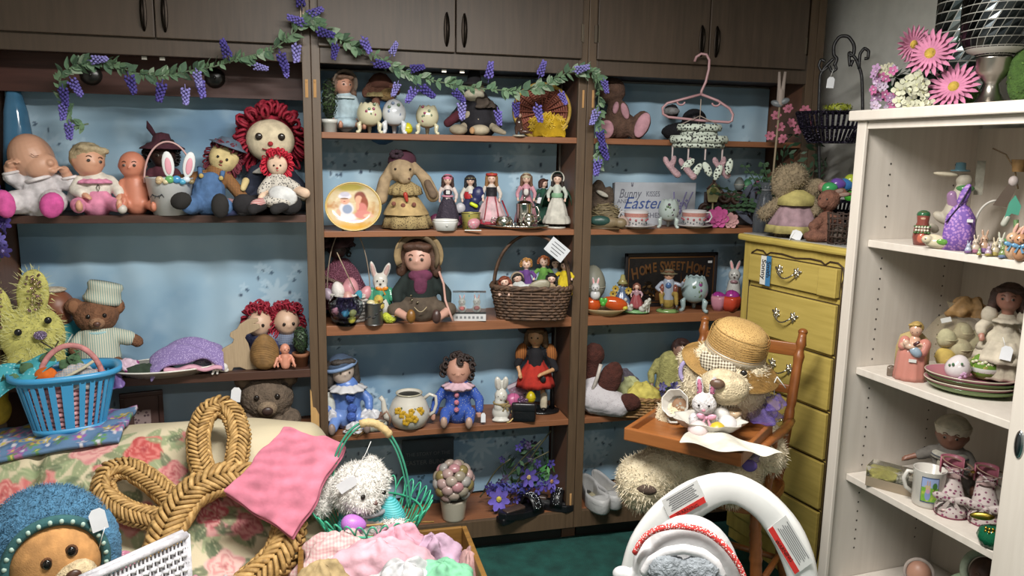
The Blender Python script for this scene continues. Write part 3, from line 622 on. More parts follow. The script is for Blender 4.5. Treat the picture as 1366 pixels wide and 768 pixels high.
def animal(t,col,L,head,hr,ears,eyes=None,R=None,inner='#d8a0a0',snout=None,nose='#3a2a26',vox=None,disp=2,dsz=.012,kind='plush',er=.11,nose_r=.16,nm='body',kz=0,iris='#1c1614',ex=24,ez=8):
 """one continuous plush body from primitives, with ear linings, snout, nose and eyes as parts"""
 R=headR()if R is None else R;EL=list(L);inn=[]
 for e in ears:
  EL.append(e);inn.append((e[0],e[1]-e[4]*.75,e[2],e[3]*.62,e[4]*.5,e[5]*.78,e[6]))
 g=G().prims(EL);v=np.concatenate(g.v);d=(v.max(0)-v.min(0)).max()
 b=t.put(nm,M(col,kind),g,vox=vox or max(1.0,d/56),disp=disp,dsz=dsz)
 if inner:
  for e in inn:t.put('ear_lining',M(inner, 'fabric'),G().ell(*e[:6],rot=e[6]),parent=b)
 def fp(ax,az,k=.98):ax,az=math.radians(ax),math.radians(az);return np.array(head)+R@(np.array([math.sin(ax)*math.cos(az),-math.cos(ax)*math.cos(az),math.sin(az)])*hr*k)
 if snout:p=fp(0,-18,.8);t.put('snout',M(snout,kind),G().ell(*p,hr*.45,hr*.45,hr*.36,R=R),parent=b)
 if nose:p=fp(0,-12,1.22 if snout else 1.05);t.put('nose',M(nose, 'satin'),G().ell(*p,hr*nose_r,hr*.1,hr*nose_r*.75,R=R,nu=10,nv=6),parent=b)
 for sx in(-1,1):t.put('eye',M(iris, 'ceramic'),G().ell(*fp(sx*ex,ez,1.0),hr*er,hr*er*.7,hr*er,R=R,nu=8,nv=6),parent=b)
 return b,fp
def fur(t,L,n,ln,mat,parent=None,seed=1,w=.35):
 """fluffy pile: short tapering blades rooted on the outer surface of the body primitives"""
 rnd=np.random.RandomState(seed);S=[]
 for p in L:
  if len(p)==8:
   for q in np.linspace(0,1,4):r=p[3]+(p[7]-p[3])*q;S.append((np.array(p[0:3],float)*(1-q)+np.array(p[4:7],float)*q,np.array([r,r,r])))
  else:S.append((np.array(p[0:3],float),np.array(p[3:6],float)))
 wt=np.array([(r[0]*r[2]+r[0]*r[1])for _,r in S]);wt/=wt.sum();g=G();V_,F_=[],[]
 for i in rnd.choice(len(S),n*2,p=wt):
  c,r=S[i];d=rnd.normal(size=3);d/=np.linalg.norm(d);q=c+d*r
  if d[1]>.6 or any(j!=i and(((q-c2)/r2)**2).sum()<.95 for j,(c2,r2)in enumerate(S)):continue
  nn=d/r;nn/=np.linalg.norm(nn);k=rnd.normal(size=3)*.45;tip=q+(nn+k+(0,0,-.35))*ln*rnd.uniform(.6,1.2);e=np.cross(nn,k+.01);e*=w*ln*.5/(np.linalg.norm(e)+1e-6);b=len(V_);V_+=[q-e-nn*.5,q+e-nn*.5,tip];F_.append((b,b+1,b+2))
  if len(F_)>=n:break
 g.add(V_,F_);return t.put('fur',mat,g,parent=parent,stuff=True)
def ribbon(t,x,y,z,r,col,parent=None,kind='satin',ang=0):
 g=G()
 for sx in(-1,1):
  g.ell(x+sx*r*.6,y,z+r*.1,r*.6,r*.2,r*.36,rot=-sx*18);g.add([(x,y-r*.1,z),(x+sx*r*.2,y-r*.15,z),(x+sx*r*.75,y-r*.12,z-r),(x+sx*r*.4,y-r*.12,z-r*1.1)],[(0,1,2,3)])
 g.ell(x,y-r*.1,z,r*.2,r*.2,r*.22);return t.put('bow',M(col,kind)if isinstance(col,str)else col,g,parent=parent)
def tag_on(t,x,y,z,w,h,ang=0,parent=None,string=None):
 R=rotm('Y',math.radians(ang));o=t.put('price_tag',M('#e4e6ea', 'plain',.6),xf(G().prism([(-w/2,-h/2),(w/2,-h/2),(w/2,h*.3),(w*.25,h/2),(-w*.25,h/2),(-w/2,h*.3)],-.3,.3),R,(x,y,z)),parent=parent,smooth=False)
 if string:t.put('string',M('#d8d8d4', 'plain'),G().tube(string,.5,5),parent=o)
 return o
def egg(g,x,y,z,r,h,tilt=0,n=16):
 v,f=sphere_t(n,10);v=v*(r,r,h);k=1-.18*v[:,2]/h;v[:,0]*=k;v[:,1]*=k
 if tilt:v=v@rotm('Y',math.radians(tilt)).T
 return g.add(v+(x,y,z),f)
def cloth(t,name,mat,rows,sol=1.5,**k):return t.put(name,mat,G().grid(rows),sol=sol,sub=1,**k)
def heap(t,name,mat,x,y,z,rx,ry,rz,seed=0,amp=.18,parent=None,**k):
 """crumpled heap of cloth"""
 rnd=np.random.RandomState(seed);nu,nv=40,12;rows=[];ph=rnd.rand(6)*6.28;P=[]
 for j in range(nv+1):
  a=math.pi/2*j/nv;row=[]
  for i in range(nu):
   b=2*math.pi*i/nu;f=1+amp*(math.sin(3*b+ph[0]+2*a)+.7*math.sin(5*b+ph[1]-3*a)+.5*math.sin(9*b+ph[2]+4*a))*math.sin(a)+amp*.4*math.sin(6*a+2*b+ph[3])
   row.append((x+rx*math.sin(a)*math.cos(b)*f,y+ry*math.sin(a)*math.sin(b)*f,max(z,z+rz*math.cos(a)*(1+amp*math.sin(4*b+ph[4])*math.sin(2*a)))))
  rows.append(row)
 rows.append([(x+rx*.9*math.cos(2*math.pi*i/nu),y+ry*.9*math.sin(2*math.pi*i/nu),z)for i in range(nu)])
 k.setdefault('disp',min(rx,rz)*.3);k.setdefault('dsz',.03);k.setdefault('sub',1)
 return t.put(name,mat,G().grid(rows,wrap=True),parent=parent,**k)
def basket(t,rx,ry,h,mat,rows=9,stakes=30,flare=1.15,rim=None,x=0,y=0,z=0,sq=1.0,r=1.4,rimr=2.2):
 """woven basket: weavers going in and out of upright stakes, a braided rim and a flat bottom"""
 def pt(a,k,zz):c,s=math.cos(a),math.sin(a);c=math.copysign(abs(c)**sq,c);s=math.copysign(abs(s)**sq,s);return(x+rx*k*c,y+ry*k*s,z+zz)
 g=G();n=stakes*4
 for j in range(rows):
  zz=h*(j+.5)/rows;k=1+(flare-1)*zz/h
  g.tube([pt(2*math.pi*i/n,k*(1+math.cos(math.pi*(i/4+j))*r*1.0/rx),zz)for i in range(n)],h/rows*.47,5,closed=True)
 w=t.put('weave',mat,g,stuff=True)
 g=G()
 for i in range(stakes):a=2*math.pi*i/stakes;g.tube([pt(a,1,0),pt(a,flare,h)],r*.7,5)
 t.put('stakes',mat,g,stuff=True)
 g=G()
 for p in(0,math.pi):g.tube([tuple(np.array(pt(2*math.pi*i/90,flare*1.0+rimr*.4/rx*math.cos(i*1.1+p),h))+(0,0,rimr*.45*math.sin(i*1.1+p)))for i in range(90)],rimr*.7,6,closed=True)
 t.put('rim',rim or mat,g)
 t.put('bottom',mat,G().grid([[pt(2*math.pi*i/24,k,.5)for i in range(24)]for k in(.01,1)],wrap=True),sol=1)
 return pt
def bush(t,name,mat,c,r,n,leaf,seed=0,tmpl=None,parent=None):
 """foliage: many small separate leaf blades in one part"""
 rnd=random.Random(seed);g=G()
 for i in range(n):
  a,b=rnd.uniform(0,6.28),rnd.uniform(-1,1);q=math.sqrt(1-b*b);d=np.array([math.cos(a)*q,math.sin(a)*q,b]);k=rnd.uniform(.65,1.05);p=np.array(c)+d*np.array(r)*k
  s=np.array([rnd.uniform(-1,1)for _ in range(3)]);s-=d*(s@d);s/=np.linalg.norm(s)+1e-6;e=np.cross(d,s);L=leaf*rnd.uniform(.7,1.3)
  g.add([p-s*L,p+e*L*.45+d*L*.2,p+s*L+d*L*.4,p-e*L*.45+d*L*.2],[(0,1,2,3)])
 return t.put(name,mat,g,parent=parent,stuff=True)
_bl={}
def bloom(t,name,mat,x,y,z,r,n=8,tilt=None,centre='#c8b040',w=.3,cup=.25,parent=None,layers=1,mc=None):
 """flower head with separate petals"""
 g=G();R=np.eye(3)if tilt is None else np.asarray(tilt)
 for l in range(layers):
  k=1-.28*l
  for i in range(n):
   a=2*math.pi*(i+.5*l)/n;d=np.array([math.cos(a),0,math.sin(a)]);e=np.array([-math.sin(a),0,math.cos(a)]);u=np.array([0,-1.0,0])
   P=[d*.12,d*.5+e*w+u*cup*.5,d*.85+e*w*.7+u*cup,d*1.0+u*cup*.9,d*.85-e*w*.7+u*cup,d*.5-e*w+u*cup*.5,d*.55+u*cup*.3]
   P=[R@(p*r*k+u*r*.12*l)+np.array([x,y,z])for p in P];g.add(P,[(0,1,6),(1,2,6),(2,3,6),(3,4,6),(4,5,6),(5,0,6)])
 f=t.put(name,mat,g,parent=parent)
 if centre:t.put('flower_centre',mc or M(centre, 'plush'),xf(G().ell(0,-r*.1,0,r*.24,r*.12,r*.24,nu=10,nv=6),R,(x,y,z)),parent=f)
 return f
# --- left bay, upper shelf
def H_(L,p,d,r):hand(L,p,d,r);return L
t=T('baby_doll', 'sleeping newborn baby doll in white sleepsuit with pink soles', 'doll',58,SA,.06)
L=[(-8,4,74,27,28,32,-18),(2,-14,64,20,14,17,-20),(12,-24,68,5,6,5),(14,-22,58,6,6,4),(-30,2,66,4,6,8),(-2,4,42,18,0,0,18,20),(-20,0,42,9,-32,-8,52,7.5),(-32,-8,52,7.5,-34,-10,62,6),(18,0,44,9,34,-8,42,8),(34,-8,42,8,30,-12,54,6.5)]
H_(L,(-34,-12,64),(.6,-.3,.5),7.5);H_(L,(30,-14,57),(-.6,-.3,.45),7.5)
b=t.soft('body',M('#c99a80', 'skin'),L,vox=1.2)
R=headR(22,18,-8);face(t,(-6,0,72),29,R,closed=True,body=b,lip='#a8605a')
t.soft('sleepsuit',M('#c9c4c6', 'fabric'),[(-2,2,44,22,0,-2,16,27),(-20,0,42,12,-32,-7,50,10),(18,0,44,12,35,-7,42,11),(-14,-10,18,17,-38,-30,18,14),(12,-10,18,17,12,-34,18,16),(36,-4,22,8,10,10)],vox=1.3,disp=2.5,dsz=.02)
for x,y,z in((-32,-8,55),(33,-10,49)):t.put('cuff',M('#e2dcdc', 'fabric'),G().tube([(x+8.5*math.cos(a),y+8.5*math.sin(a),z+2*math.cos(a))for a in np.linspace(0,6.28,18,False)],2,6,closed=True))
for x,z,rx,rz,ro in((-41,17,12,18,-8),(10,15,14,17,15)):t.put('sole',M('#d0569a', 'fabric'),G().ell(x,-40 if x<0 else-46,z,rx,9,rz,rot=ro))
t.put('collar',M('#d8d2d2', 'fabric'),G().tube([(-2+14*math.cos(a),-6+16*math.sin(a)-4,48+4*math.cos(a))for a in np.linspace(0,6.28,18,False)],2.5,6,closed=True))
t=T('baby_doll', 'blonde baby doll in cream top and pink trousers', 'doll',130,SA,.07)
b,c,R=doll(t,H=92,pose='sit',hr=21,skin='#cf9c80',top='#d8d2c6',bot='#d98aa8',hr_col='#b8a684',hs='cap',turn=22,tilt=8,shoe=None,hx=-6,legs=[((-9,0,14),(-22,-20,14),(-20,-38,10)),((9,0,14),(20,-20,14),(26,-38,11))],arms=[((-17,0,44),(-24,-8,32),(-12,-22,26)),((17,0,44),(26,-8,34),(28,-22,24))],collar='#e08fb0',iris='#33302e')
t.put('chest_print',M('#3a3632', 'plain'),G().tube([(3,-19.5,40),(1,-19.5,36),(3,-19.5,31),(5,-19.5,36),(3,-19.5,40)],.5,5))
t.put('ball',M('#c8c2ba', 'satin'),G().ell(29,-42,9,6,6,6))
t=T('baby_doll', 'small bald baby doll without clothes, beside the bunny pail', 'doll',183,SA,.08)
doll(t,H=83,pose='sit',hr=18,skin='#c88168',top=None,hs=None,turn=-14,shoe=None,w=1.15,hx=-2,iris='#4a3a34',lip='#b0584c',er=.13,arms=[((-15,0,42),(-21,-6,30),(-15,-18,22)),((15,0,42),(21,-6,30),(20,-18,20))])
t=T('costume_doll', 'dark doll in burgundy ruffled dress and hat behind the bunny pail', 'doll',221,SA,.17)
b,c,R=doll(t,H=92,pose='sit',hr=17,skin='#3a2620',top='#5a2c38',skirt='#4e2632',hem=36,hr_col='#1c1614',hs='curly',shoe=None)
t.put('hat',M('#4a2430', 'fabric'),G().lathe([(0,112),(9,110),(12,100),(26,92),(27,90),(12,95),(0,96)],30,0,0,-8,fold=.06,fk=11,close=False))
t.put('feather',M('#4a2836', 'fabric'),G().tube([(-8,0,100),(-14,0,110),(-16,-2,118)],[3,4,.5],6));t.put('brooch',M('#c8b48c', 'ceramic'),G().ell(-20,-18,42,5,3,6))
# white bunny pail
t=T('bunny_pail', 'white bunny faced pail with pink handle and tall ears', 'pail',229,SA,.05)
t.put('pail',M('#d2d4d4', 'plastic',.4),G().lathe([(0,0),(22,0),(30,48),(31,49),(29.5,48),(21,3),(0,3)],32,close=False))
t.put('handle',M('#d0a8a4', 'plastic'),G().tube([(30.5*math.cos(a),0,42+53*math.sin(a))for a in np.linspace(0,math.pi,28)],1.3,6,flat=2))
for x,ro in((-1,-4),(24,12)):
 e=t.put('ear',M('#dadcdc', 'plastic',.5),G().ell(x,-27,66,7.5,1.5,17,rot=ro));t.put('ear_lining',M('#dc9aa8', 'plain'),G().ell(x,-28.3,64,4,.8,11,rot=ro),parent=e)
rnd=random.Random(2)
for x,c_,r in((-12, '#c9b08a',5),(-13, '#b8a07a',4),(-5, '#d2c4a0',4),(0, '#68a86a',6),(8, '#4a90c0',6),(15, '#5aa8c8',4.5),(20, '#d8e0e8',5),(26, '#8a7a58',4)):t.put('egg_trim',M(c_, 'ceramic'),G().ell(x,-29+x*x*.008,47-(3 if r<5 else 0),r,4,r*.85))
for sx in(-1,1):
 q=[(sx*12+k*6+(4 if sx>0 else-4),-25,29-4*math.cos(k*1.3)+0)for k in(-1,-.5,0,.5,1)];g=G().tube(q,.8,5)
 for k in(-.9,-.3,.3,.9):g.tube([(sx*12+k*6+(4 if sx>0 else-4),-25,26+abs(k)*2),(sx*12+k*9+(4 if sx>0 else-4),-25.5,22+abs(k)*2)],.5,4)
 t.put('eyelash',M('#22252a', 'plain'),g)
# cloth boy doll in overalls
t=T('rag_doll', 'cloth boy rag doll in blue overalls slouching sideways', 'doll',283,SA,.06)
YS=M('#cdb985', 'fabric')
b=t.soft('body',YS,[(18,0,74,19,15,20,18),(12,0,54,6,14,0,60,6),(44,-6,44,5,40,-10,34,4)],vox=1.1)
R=headR(-8,20,0);face(t,(18,0,74),17,R,body=b,er=-.13,lip='#8a3a30',iris='#1c1a1a',nose='#7a3c2c')
hair(t,np.array([18,0,74]),19,R, 'yarn', '#6a1f30',b,4)
t.put('hat',M('#5a6a7c', 'fabric'),xf(G().lathe([(0,13),(12,11),(18,4),(26,1),(18,1)],22,close=False),R,(24,2,88)),parent=b)
PLD=M('#a8743c', 'check',None,2.2, '#3a2a28')
t.soft('shirt',PLD,[(8,2,52,15,6,2,40,14),(-4,2,50,9,-44,2,42,8.5),(20,0,48,9,42,-4,18,8),(-44,2,42,8,-56,0,36,6)],vox=1.2)
o=t.soft('overalls',M('#4a6a94', 'fabric'),[(-2,-2,36,20,-4,-4,18,22),(0,-12,44,13,6,12),(-14,-8,16,13,-26,-30,13,11),(4,-8,16,13,16,-34,12,11)],vox=1.2,disp=1.5)
for a in(((-12,-14,50),(-13,2,62)),((14,-14,48),(17,2,58))):t.put('strap',M('#4a6a94', 'fabric'),G().tube([a[0],((a[0][0]+a[1][0])/2,-13,a[1][2]-2),a[1]],3,6,flat=.4),parent=o)
for x,z in((-11,51),(13,48)):t.put('button',M('#b09858', 'plain'),G().ell(x,-17.5,z,3,1.2,3),parent=o)
for x,z,y in((-36,20,-38),(10,14,-46)):t.put('shoe',M('#22201f', 'fabric'),G().ell(x,y,z,13 if x<0 else 11,9,11 if x<0 else 16,rot=-20 if x<0 else 0))
# big and small yarn haired cloth dolls
RY='#9c1c34';CRM='#cdbfa2'
t=T('rag_doll', 'large cloth rag doll with big red yarn hair and black legs', 'doll',364,SA,.12)
b=t.soft('body',M(CRM, 'fabric'),[(0,0,94,31,22,28),(0,2,60,11,0,0,74,11),(0,4,40,19,0,4,14,20),(38,-12,24,6,40,-20,22,6.5)],vox=1.5)
R=headR(4,0,0);hc0=np.array([0,0,94.0])
face(t,hc0,27,R,body=b,er=0,lip=None)
for sx in(-1,1):
 t.put('eye',M('#2a2420', 'ceramic'),G().ell(sx*14,-21,99,4.6,2,4.6),parent=b)
t.put('mouth',M('#8a2c30', 'plain'),G().tube([(12*math.sin(k),-20-2*math.cos(k),83-4*math.cos(k*1.0)+3)for k in np.linspace(-1,1,9)],.8,5),parent=b);t.put('nose',M('#a02c30', 'fabric'),G().ell(0,-23,90,3.4,2,3),parent=b)
hair(t,hc0+[0,6,4],35,R, 'yarn',RY,b,8)
t.soft('dress',M('#252b3c', 'fabric'),[(0,4,54,20,0,2,22,26),(-18,2,52,11,-30,-8,30,10),(18,2,52,11,36,-8,30,11),(0,-6,16,36,22,14)],vox=1.4,disp=2)
t.put('collar',M('#c8c4bc', 'fabric'),G().lathe([(9,4),(24,-6),(25,-8),(10,1)],28,0,0,60,fold=.06,fk=7,close=False))
for sx in(-1,1):t.soft('leg',M('#1e1c1f', 'fabric'),[(sx*12,-12,13,12,sx*26-6,-52,13,12),(sx*28-6,-56,15,14,10,13)],vox=1.5)
t.put('apron_print',M('#c0b8ac', 'blot',None,.8, '#2c3038'),G().ell(14,-22,26,26,8,14))
t=T('rag_doll', 'small red yarn haired doll in white apron sitting on the large rag doll', 'doll',372,SA,.0)
t.o.location.z+=.025
b=t.soft('body',M('#d0b49c', 'fabric'),[(0,0,56,13,11,14),(0,0,42,5,0,0,48,5),(0,2,34,10,0,2,10,11),(-16,-6,22,5,-22,-14,14,4),(20,-4,26,6,34,-12,20,7)],vox=1)
face(t,(0,0,56),12,headR(),body=b,er=-.14,lip='#a83030',nose='#b03030')
hair(t,np.array([0,2,58.0]),16,headR(), 'yarn', '#c41f38',b,9)
t.soft('dress',M('#b8b2a8', 'blot',None,1.2, '#2a2c34'),[(0,2,36,12,0,0,14,16),(-10,0,36,7,-20,-6,22,7),(10,0,36,7,22,-4,26,8),(0,-10,10,26,18,9)],vox=1.1,disp=1.5)
t.put('apron',M('#c9c9c8', 'fabric'),G().ell(6,-20,17,19,6,13,rot=18))
for x in(-20,8):t.soft('leg',M('#1c1a1c', 'fabric'),[(x,-20,4,6,x-12,-40,1,7)],vox=1)
t.put('sock',M('#c8b8b0', 'stripe',None,3.0, '#a02838'),G().cap((-20,-16,8),7,(-28,-30,6),7))
t=T('small_doll', 'tiny doll in navy and red tucked between the two rag dolls', 'doll',305,SA,-.005)
t.soft('body',M('#2a3050', 'fabric'),[(0,0,10,9,8,10),(-8,-6,4,5,8,-6,5,5),(10,0,8,8,6,7)],vox=.9);t.put('skirt',M('#5c2c38', 'stripe',None,3, '#b09090'),G().ell(2,-3,16,9,7,7))
t.put('shoe',M('#1c1a1c', 'fabric'),G().ell(-8,-12,5,8,7,5));t.put('shoe',M('#1c1a1c', 'fabric'),G().ell(18,-12,5,8,7,5))
# blue plastic cone at the far left
t=T('plastic_wrap', 'blue translucent cone of plastic wrapping in the corner behind the newborn doll', 'wrapping',32,SA,.17)
t.put('wrapping',M('#4a7a9c', 'plastic',.12),G().lathe([(19,0),(20,60),(14,130),(3,182),(0,183)],20,fold=.05,fk=5))
t=T('flower_cluster', 'purple artificial flowers at the left edge beside the newborn doll', 'flowers',2,SA-.14,-.04)
for k,(x,z)in enumerate(((0,92),(3,74),(-2,58),(4,44),(-1,28),(2,14),(6,50),(5,84))):bloom(t, 'flower',M(['#4a3c88', '#6c62b0', '#3a2f6c'][k%3], 'fabric'),x,-2*(k%3),z,11,6,headR(k*31,k*25), '#8a80c0',.3,.4)
t.put('stem',M('#3f5a3c', 'plain'),G().tube([(-2,2,0),(0,3,50),(2,2,98)],1.2,5))
# --- left bay, lower shelf
t=T('tinsel_bunny', 'yellow tinsel bunny decoration with sequined ears', 'bunny decoration',52,SB,.0)
TIN=M('#cfcb80', 'plush');rnd=random.Random(3)
b=t.soft('core',M('#bdb868', 'fabric'),[(-2,0,62,38,14,40),(0,0,30,34,14,32),(-38,0,106,15,8,26,-14),(2,0,116,19,8,32,6)],vox=2)
g=G()
for cx,cz,rx,rz,n,a0 in((-2,62,40,42,520,0),(0,28,36,30,260,0),(-38,106,17,28,150,0),(2,116,21,34,210,0)):
 for i in range(n):
  a=rnd.uniform(0,6.28);k=math.sqrt(rnd.random());p=np.array([cx+rx*k*math.cos(a),-13*math.sqrt(max(0,1-k*k))-1,cz+rz*k*math.sin(a)]);d=np.array([math.cos(a)*k+rnd.uniform(-.5,.5),-.6,math.sin(a)*k+rnd.uniform(-.5,.5)]);d/=np.linalg.norm(d);q=p+d*rnd.uniform(6,11);e=np.array([.5,0,.5])*rnd.uniform(.5,1);g.add([p-e,p+e,q],[(0,1,2)])
t.put('tinsel',M('#d8d69a', 'satin',.35),g,stuff=True,smooth=False)
g=G()
for cx,cz,n in((-40,102,40),(3,118,55)):
 for i in range(n):p=(cx+rnd.uniform(-8,8),-12-rnd.random()*3,cz+rnd.uniform(-24,24));g.ell(*p,1.8,1,1.8,nu=6,nv=4)
t.put('ear_sequins',M('#8a4a8c', 'glitter',.2,1.5, '#d8d070'),g,stuff=True)
for x,z in((-18,72),(16,84)):t.put('eye',M('#1c1c1c', 'ceramic'),G().ell(x,-20,z,4.5,3,4.5))
t.put('nose',M('#c8b8d8', 'glitter',.2,2, '#8a6aa0'),G().ell(6,-21,66,8,3,6));t.put('mouth',M('#2a2420', 'plain'),G().tube([(6,-20,58),(20,-20,46),(26,-18,56)],1,5))
t=T('brown_doll', 'bald brown doll in teal dungarees behind the tinsel bunny', 'doll',82,SB,.15)
doll(t,H=108,pose='sit',hr=25,skin='#7a4a34',top='#2c8088',bot='#2c8088',hs=None,turn=15,tilt=-8,sleeve=.45,shoe=None,er=-.08,lip='#4a2a20',w=1.2)
t.put('fringe',M('#c8bca8', 'plush'),G().ell(-2,-4,106,16,14,4));t.put('trim',M('#b8c0b8', 'fabric'),G().tube([(-12,-22,44),(-4,-24,36),(8,-24,38),(16,-20,50)],1.2,5))
t=T('teddy_bear', 'brown plush bear in striped pyjamas and matching nightcap', 'teddy bear',134,SB,.1)
b,fp=animal(t, '#7a543c',[(0,0,74,27,23,22),(0,0,36,24,2,0,18,25),(18,-2,48,8,40,-8,42,8),(40,-8,42,8,46,-10,38,8),(-18,-2,48,8,-28,-8,34,8),(-14,-6,12,12,-24,-34,10,12),(14,-6,12,12,22,-34,10,12)],(0,0,74),23,[(-25,0,88,11,6,11,0),(27,2,84,8,6,10,0)],inner='#8a6044',disp=1.5,dsz=.01,nose='#5a3c30',snout='#9a7458',nose_r=.2,er=.13)
ST=M('#c9c4b0', 'vstripe',None,1.6, '#8aa29a')
t.soft('pyjamas',ST,[(0,-2,42,24,0,-4,20,27),(17,-2,48,10,36,-8,43,10),(-16,-2,48,10,-24,-6,40,10)],vox=1.3)
t.put('pyjama_collar',M('#9cc0c4', 'fabric'),G().tube([(15*math.cos(a),-4+17*math.sin(a),55)for a in np.linspace(0,6.28,20,False)],1.8,6,closed=True))
t.put('nightcap',ST,xf(G().lathe([(23,0),(24,5),(22,8),(20,16),(22,22),(20,26),(0,27)],24,sy=.8),headR(0,14),(8,4,90)))
# platter with knitted things
t=T('platter', 'oval grey rimmed platter piled with doll clothes', 'platter',226,SB,.04)
t.put('dish',M('#8a8680', 'ceramic'),G().lathe([(0,0),(46,0),(70,10),(72,11),(70,12),(46,3),(0,2)],40,sx=1,sy=.55,close=False))
t.put('rim_line',M('#d2d0c8', 'ceramic'),G().tube([(71.5*math.cos(a),39*math.sin(a),11.3)for a in np.linspace(0,6.28,50,False)],1.2,5,closed=True))
tz=t.o.location.copy()
def onpl(name,label,cat,x,y,z):return T(name,label,cat,loc=(t.P[0]+x*t.s,t.P[1]+y*t.s,t.P[2]+z*t.s),unit=t.s)
p=onpl('knitted_sweater', 'lilac crochet doll sweater on top of the platter', 'doll clothes',22,0,10)
cloth(p, 'knit',M('#7f6fa0', 'dots',.95,1.6, '#a596c0',.34),[[(x,y,8+24*math.sin((x+45)/92*3.1)**.7+4*math.sin(y*.3+x*.12)-y*y*.03+x*.08)for x in np.linspace(-44,46,24)]for y in np.linspace(-26,24,14)],sol=6)
p2=onpl('pink_doll_dress', 'pale pink doll dress under the lilac sweater', 'doll clothes',22,-16,6)
cloth(p2, 'dress',M('#c896a8', 'dots',.9,3, '#d8b0bc',.25),[[(x,y,7-(y+12)**2*.01+2*math.sin(x*.2)-abs(x)*.1)for x in np.linspace(-26,46,18)]for y in np.linspace(-16,12,8)],sol=5)
p3=onpl('green_doll_dress', 'dark green velvet doll dress at the front of the platter', 'doll clothes',-24,-14,6)
heap(p3, 'velvet',M('#2c3a2c', 'fabric'),0,0,0,32,14,12,3,.14)
p4=onpl('patchwork_scarf', 'bright purple and pink silky doll scarf hanging over the left of the platter', 'doll clothes',-54,-8,6)
heap(p4, 'silk',M('#c0a8b8', 'blot',.5,.35, '#a03c84'),0,0,0,22,16,17,5,.22);heap(p4, 'silk_tail',M('#7a64a4', 'satin'),-12,-18,-14,11,6,20,7,.25)
p5=onpl('red_felt_flower', 'dark red felt flower behind the lilac sweater', 'felt flower',16,18,22);heap(p5, 'felt',M('#6a2434', 'fabric'),0,0,0,14,9,18,9,.3)
p6=onpl('lace_doll_cap', 'white lace doll cap with blue flowers at the right of the platter', 'doll clothes',50,12,8);heap(p6, 'lace',M('#a8a8b0', 'blot',.9,1.5, '#4a5a9c'),0,0,0,16,12,16,11,.25)
# red haired pair
for u,lab,topm,tr in((348, 'rag doll with red yarn hair in navy dress behind the wooden bunny',M('#2c3050', 'dots',.9,2, '#7a80a8',.18),-6),(384, 'rag doll with red yarn hair in gingham shirt beside the topiary',M('#8a94a8', 'check',.9,2.6, '#3a4660'),10)):
 t=T('rag_doll',lab, 'doll',u,SB,.15);b,c,R=doll(t,H=68,pose='sit',hr=17,skin='#c8a890',top=topm,skirt=M('#282a40', 'fabric'),hem=26,hs=None,turn=tr,shoe=None,er=-.16,lip='#8a3030',arms=[((-14,0,32),(-26,-6,28),(-34,-14,24)),((14,0,32),(20,-6,22),(18,-14,16))])
 hair(t,c+np.array([0,3,3]),19,R, 'yarn', '#9a1c34',b,int(u))
 if u==348:t.put('hanging_loop',M('#9a1c34', 'fabric'),G().tube([(1+4*math.cos(a),4,76+4*math.sin(a))for a in np.linspace(0,6.28,14,False)],.9,5,closed=True))
t=T('wooden_bunny', 'flat plywood bunny cutout in front of the red haired rag dolls', 'wooden bunny',318,SB,.035)
pts=[(-26,0),(-6,0),(0,3),(4,3),(8,0),(27,0),(25,6),(18,14),(16,24),(12,34),(14,40),(24,46),(26,52),(20,55),(22,64),(30,68),(24,70),(14,66),(8,60),(4,54),(-2,53),(-10,50),(-12,46),(-6,42),(-8,36),(-18,30),(-26,20),(-29,12),(-33,8),(-31,3)]
pts=[(-26,0),(-8,0),(-6,4),(2,4),(10,0),(27,0),(26,5),(19,12),(16,24),(14,34),(10,42),(12,46),(22,50),(30,54),(29,59),(22,60),(28,63),(27,67),(14,66),(4,60),(0,54),(-8,50),(-9,45),(-4,41),(-6,36),(-18,30),(-26,20),(-28,12),(-33,9),(-32,3)]
t.put('cutout',M('#a89478', 'wood',.7,3, '#8f7c62'),G().prism(pts,-2.2,2.2),bev=.8,smooth=False)
t=T('twine_egg', 'egg wound with brown twine beside the wooden bunny', 'egg decoration',354,SB,.03)
g=G();P=[]
for i in range(1500):
 a=i*.21;zz=i/1499;hh=-math.cos(math.pi*zz);k=math.sin(math.pi*zz)*(1-.17*hh);P.append((18*k*math.cos(a),18*k*math.sin(a),23+22.5*hh))
t.put('twine',M('#86663c', 'straw'),g.tube(P,.75,4),stuff=True);g=G();egg(g,0,0,23,17.6,22);t.put('core',M('#6e5230', 'straw'),g)
t=T('topiary', 'small clipped green topiary in a terracotta pot', 'potted plant',402,SB,.05)
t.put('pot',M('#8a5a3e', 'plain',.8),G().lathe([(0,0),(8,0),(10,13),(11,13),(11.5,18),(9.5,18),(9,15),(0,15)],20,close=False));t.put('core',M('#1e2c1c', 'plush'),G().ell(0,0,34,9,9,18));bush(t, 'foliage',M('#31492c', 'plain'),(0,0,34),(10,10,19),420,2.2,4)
t=T('cat_figurine', 'tiny white cat figurine with a pink bow at the shelf edge', 'figurine',293,SB,.01)
CW=M('#d2d0cc', 'ceramic');t.soft('body',CW,[(4,0,7,7,5,6),(-5,-2,12,5,4.5,5),(-8,-2,17,1.6,-8,-2,15,2),(-3,-2,17.5,1.6,-3,-2,15,2),(-6,-4,6,2,-9,-6,1,1.6),(-2,-4,6,2,-3,-6,1,1.6),(8,0,3,4,3,3)],vox=.6);ribbon(t,0,-5,10,4, '#c85a9a');t.put('ear',M('#d8a0a8', 'ceramic'),G().ell(-8,-3,17,.8,.5,1.4))
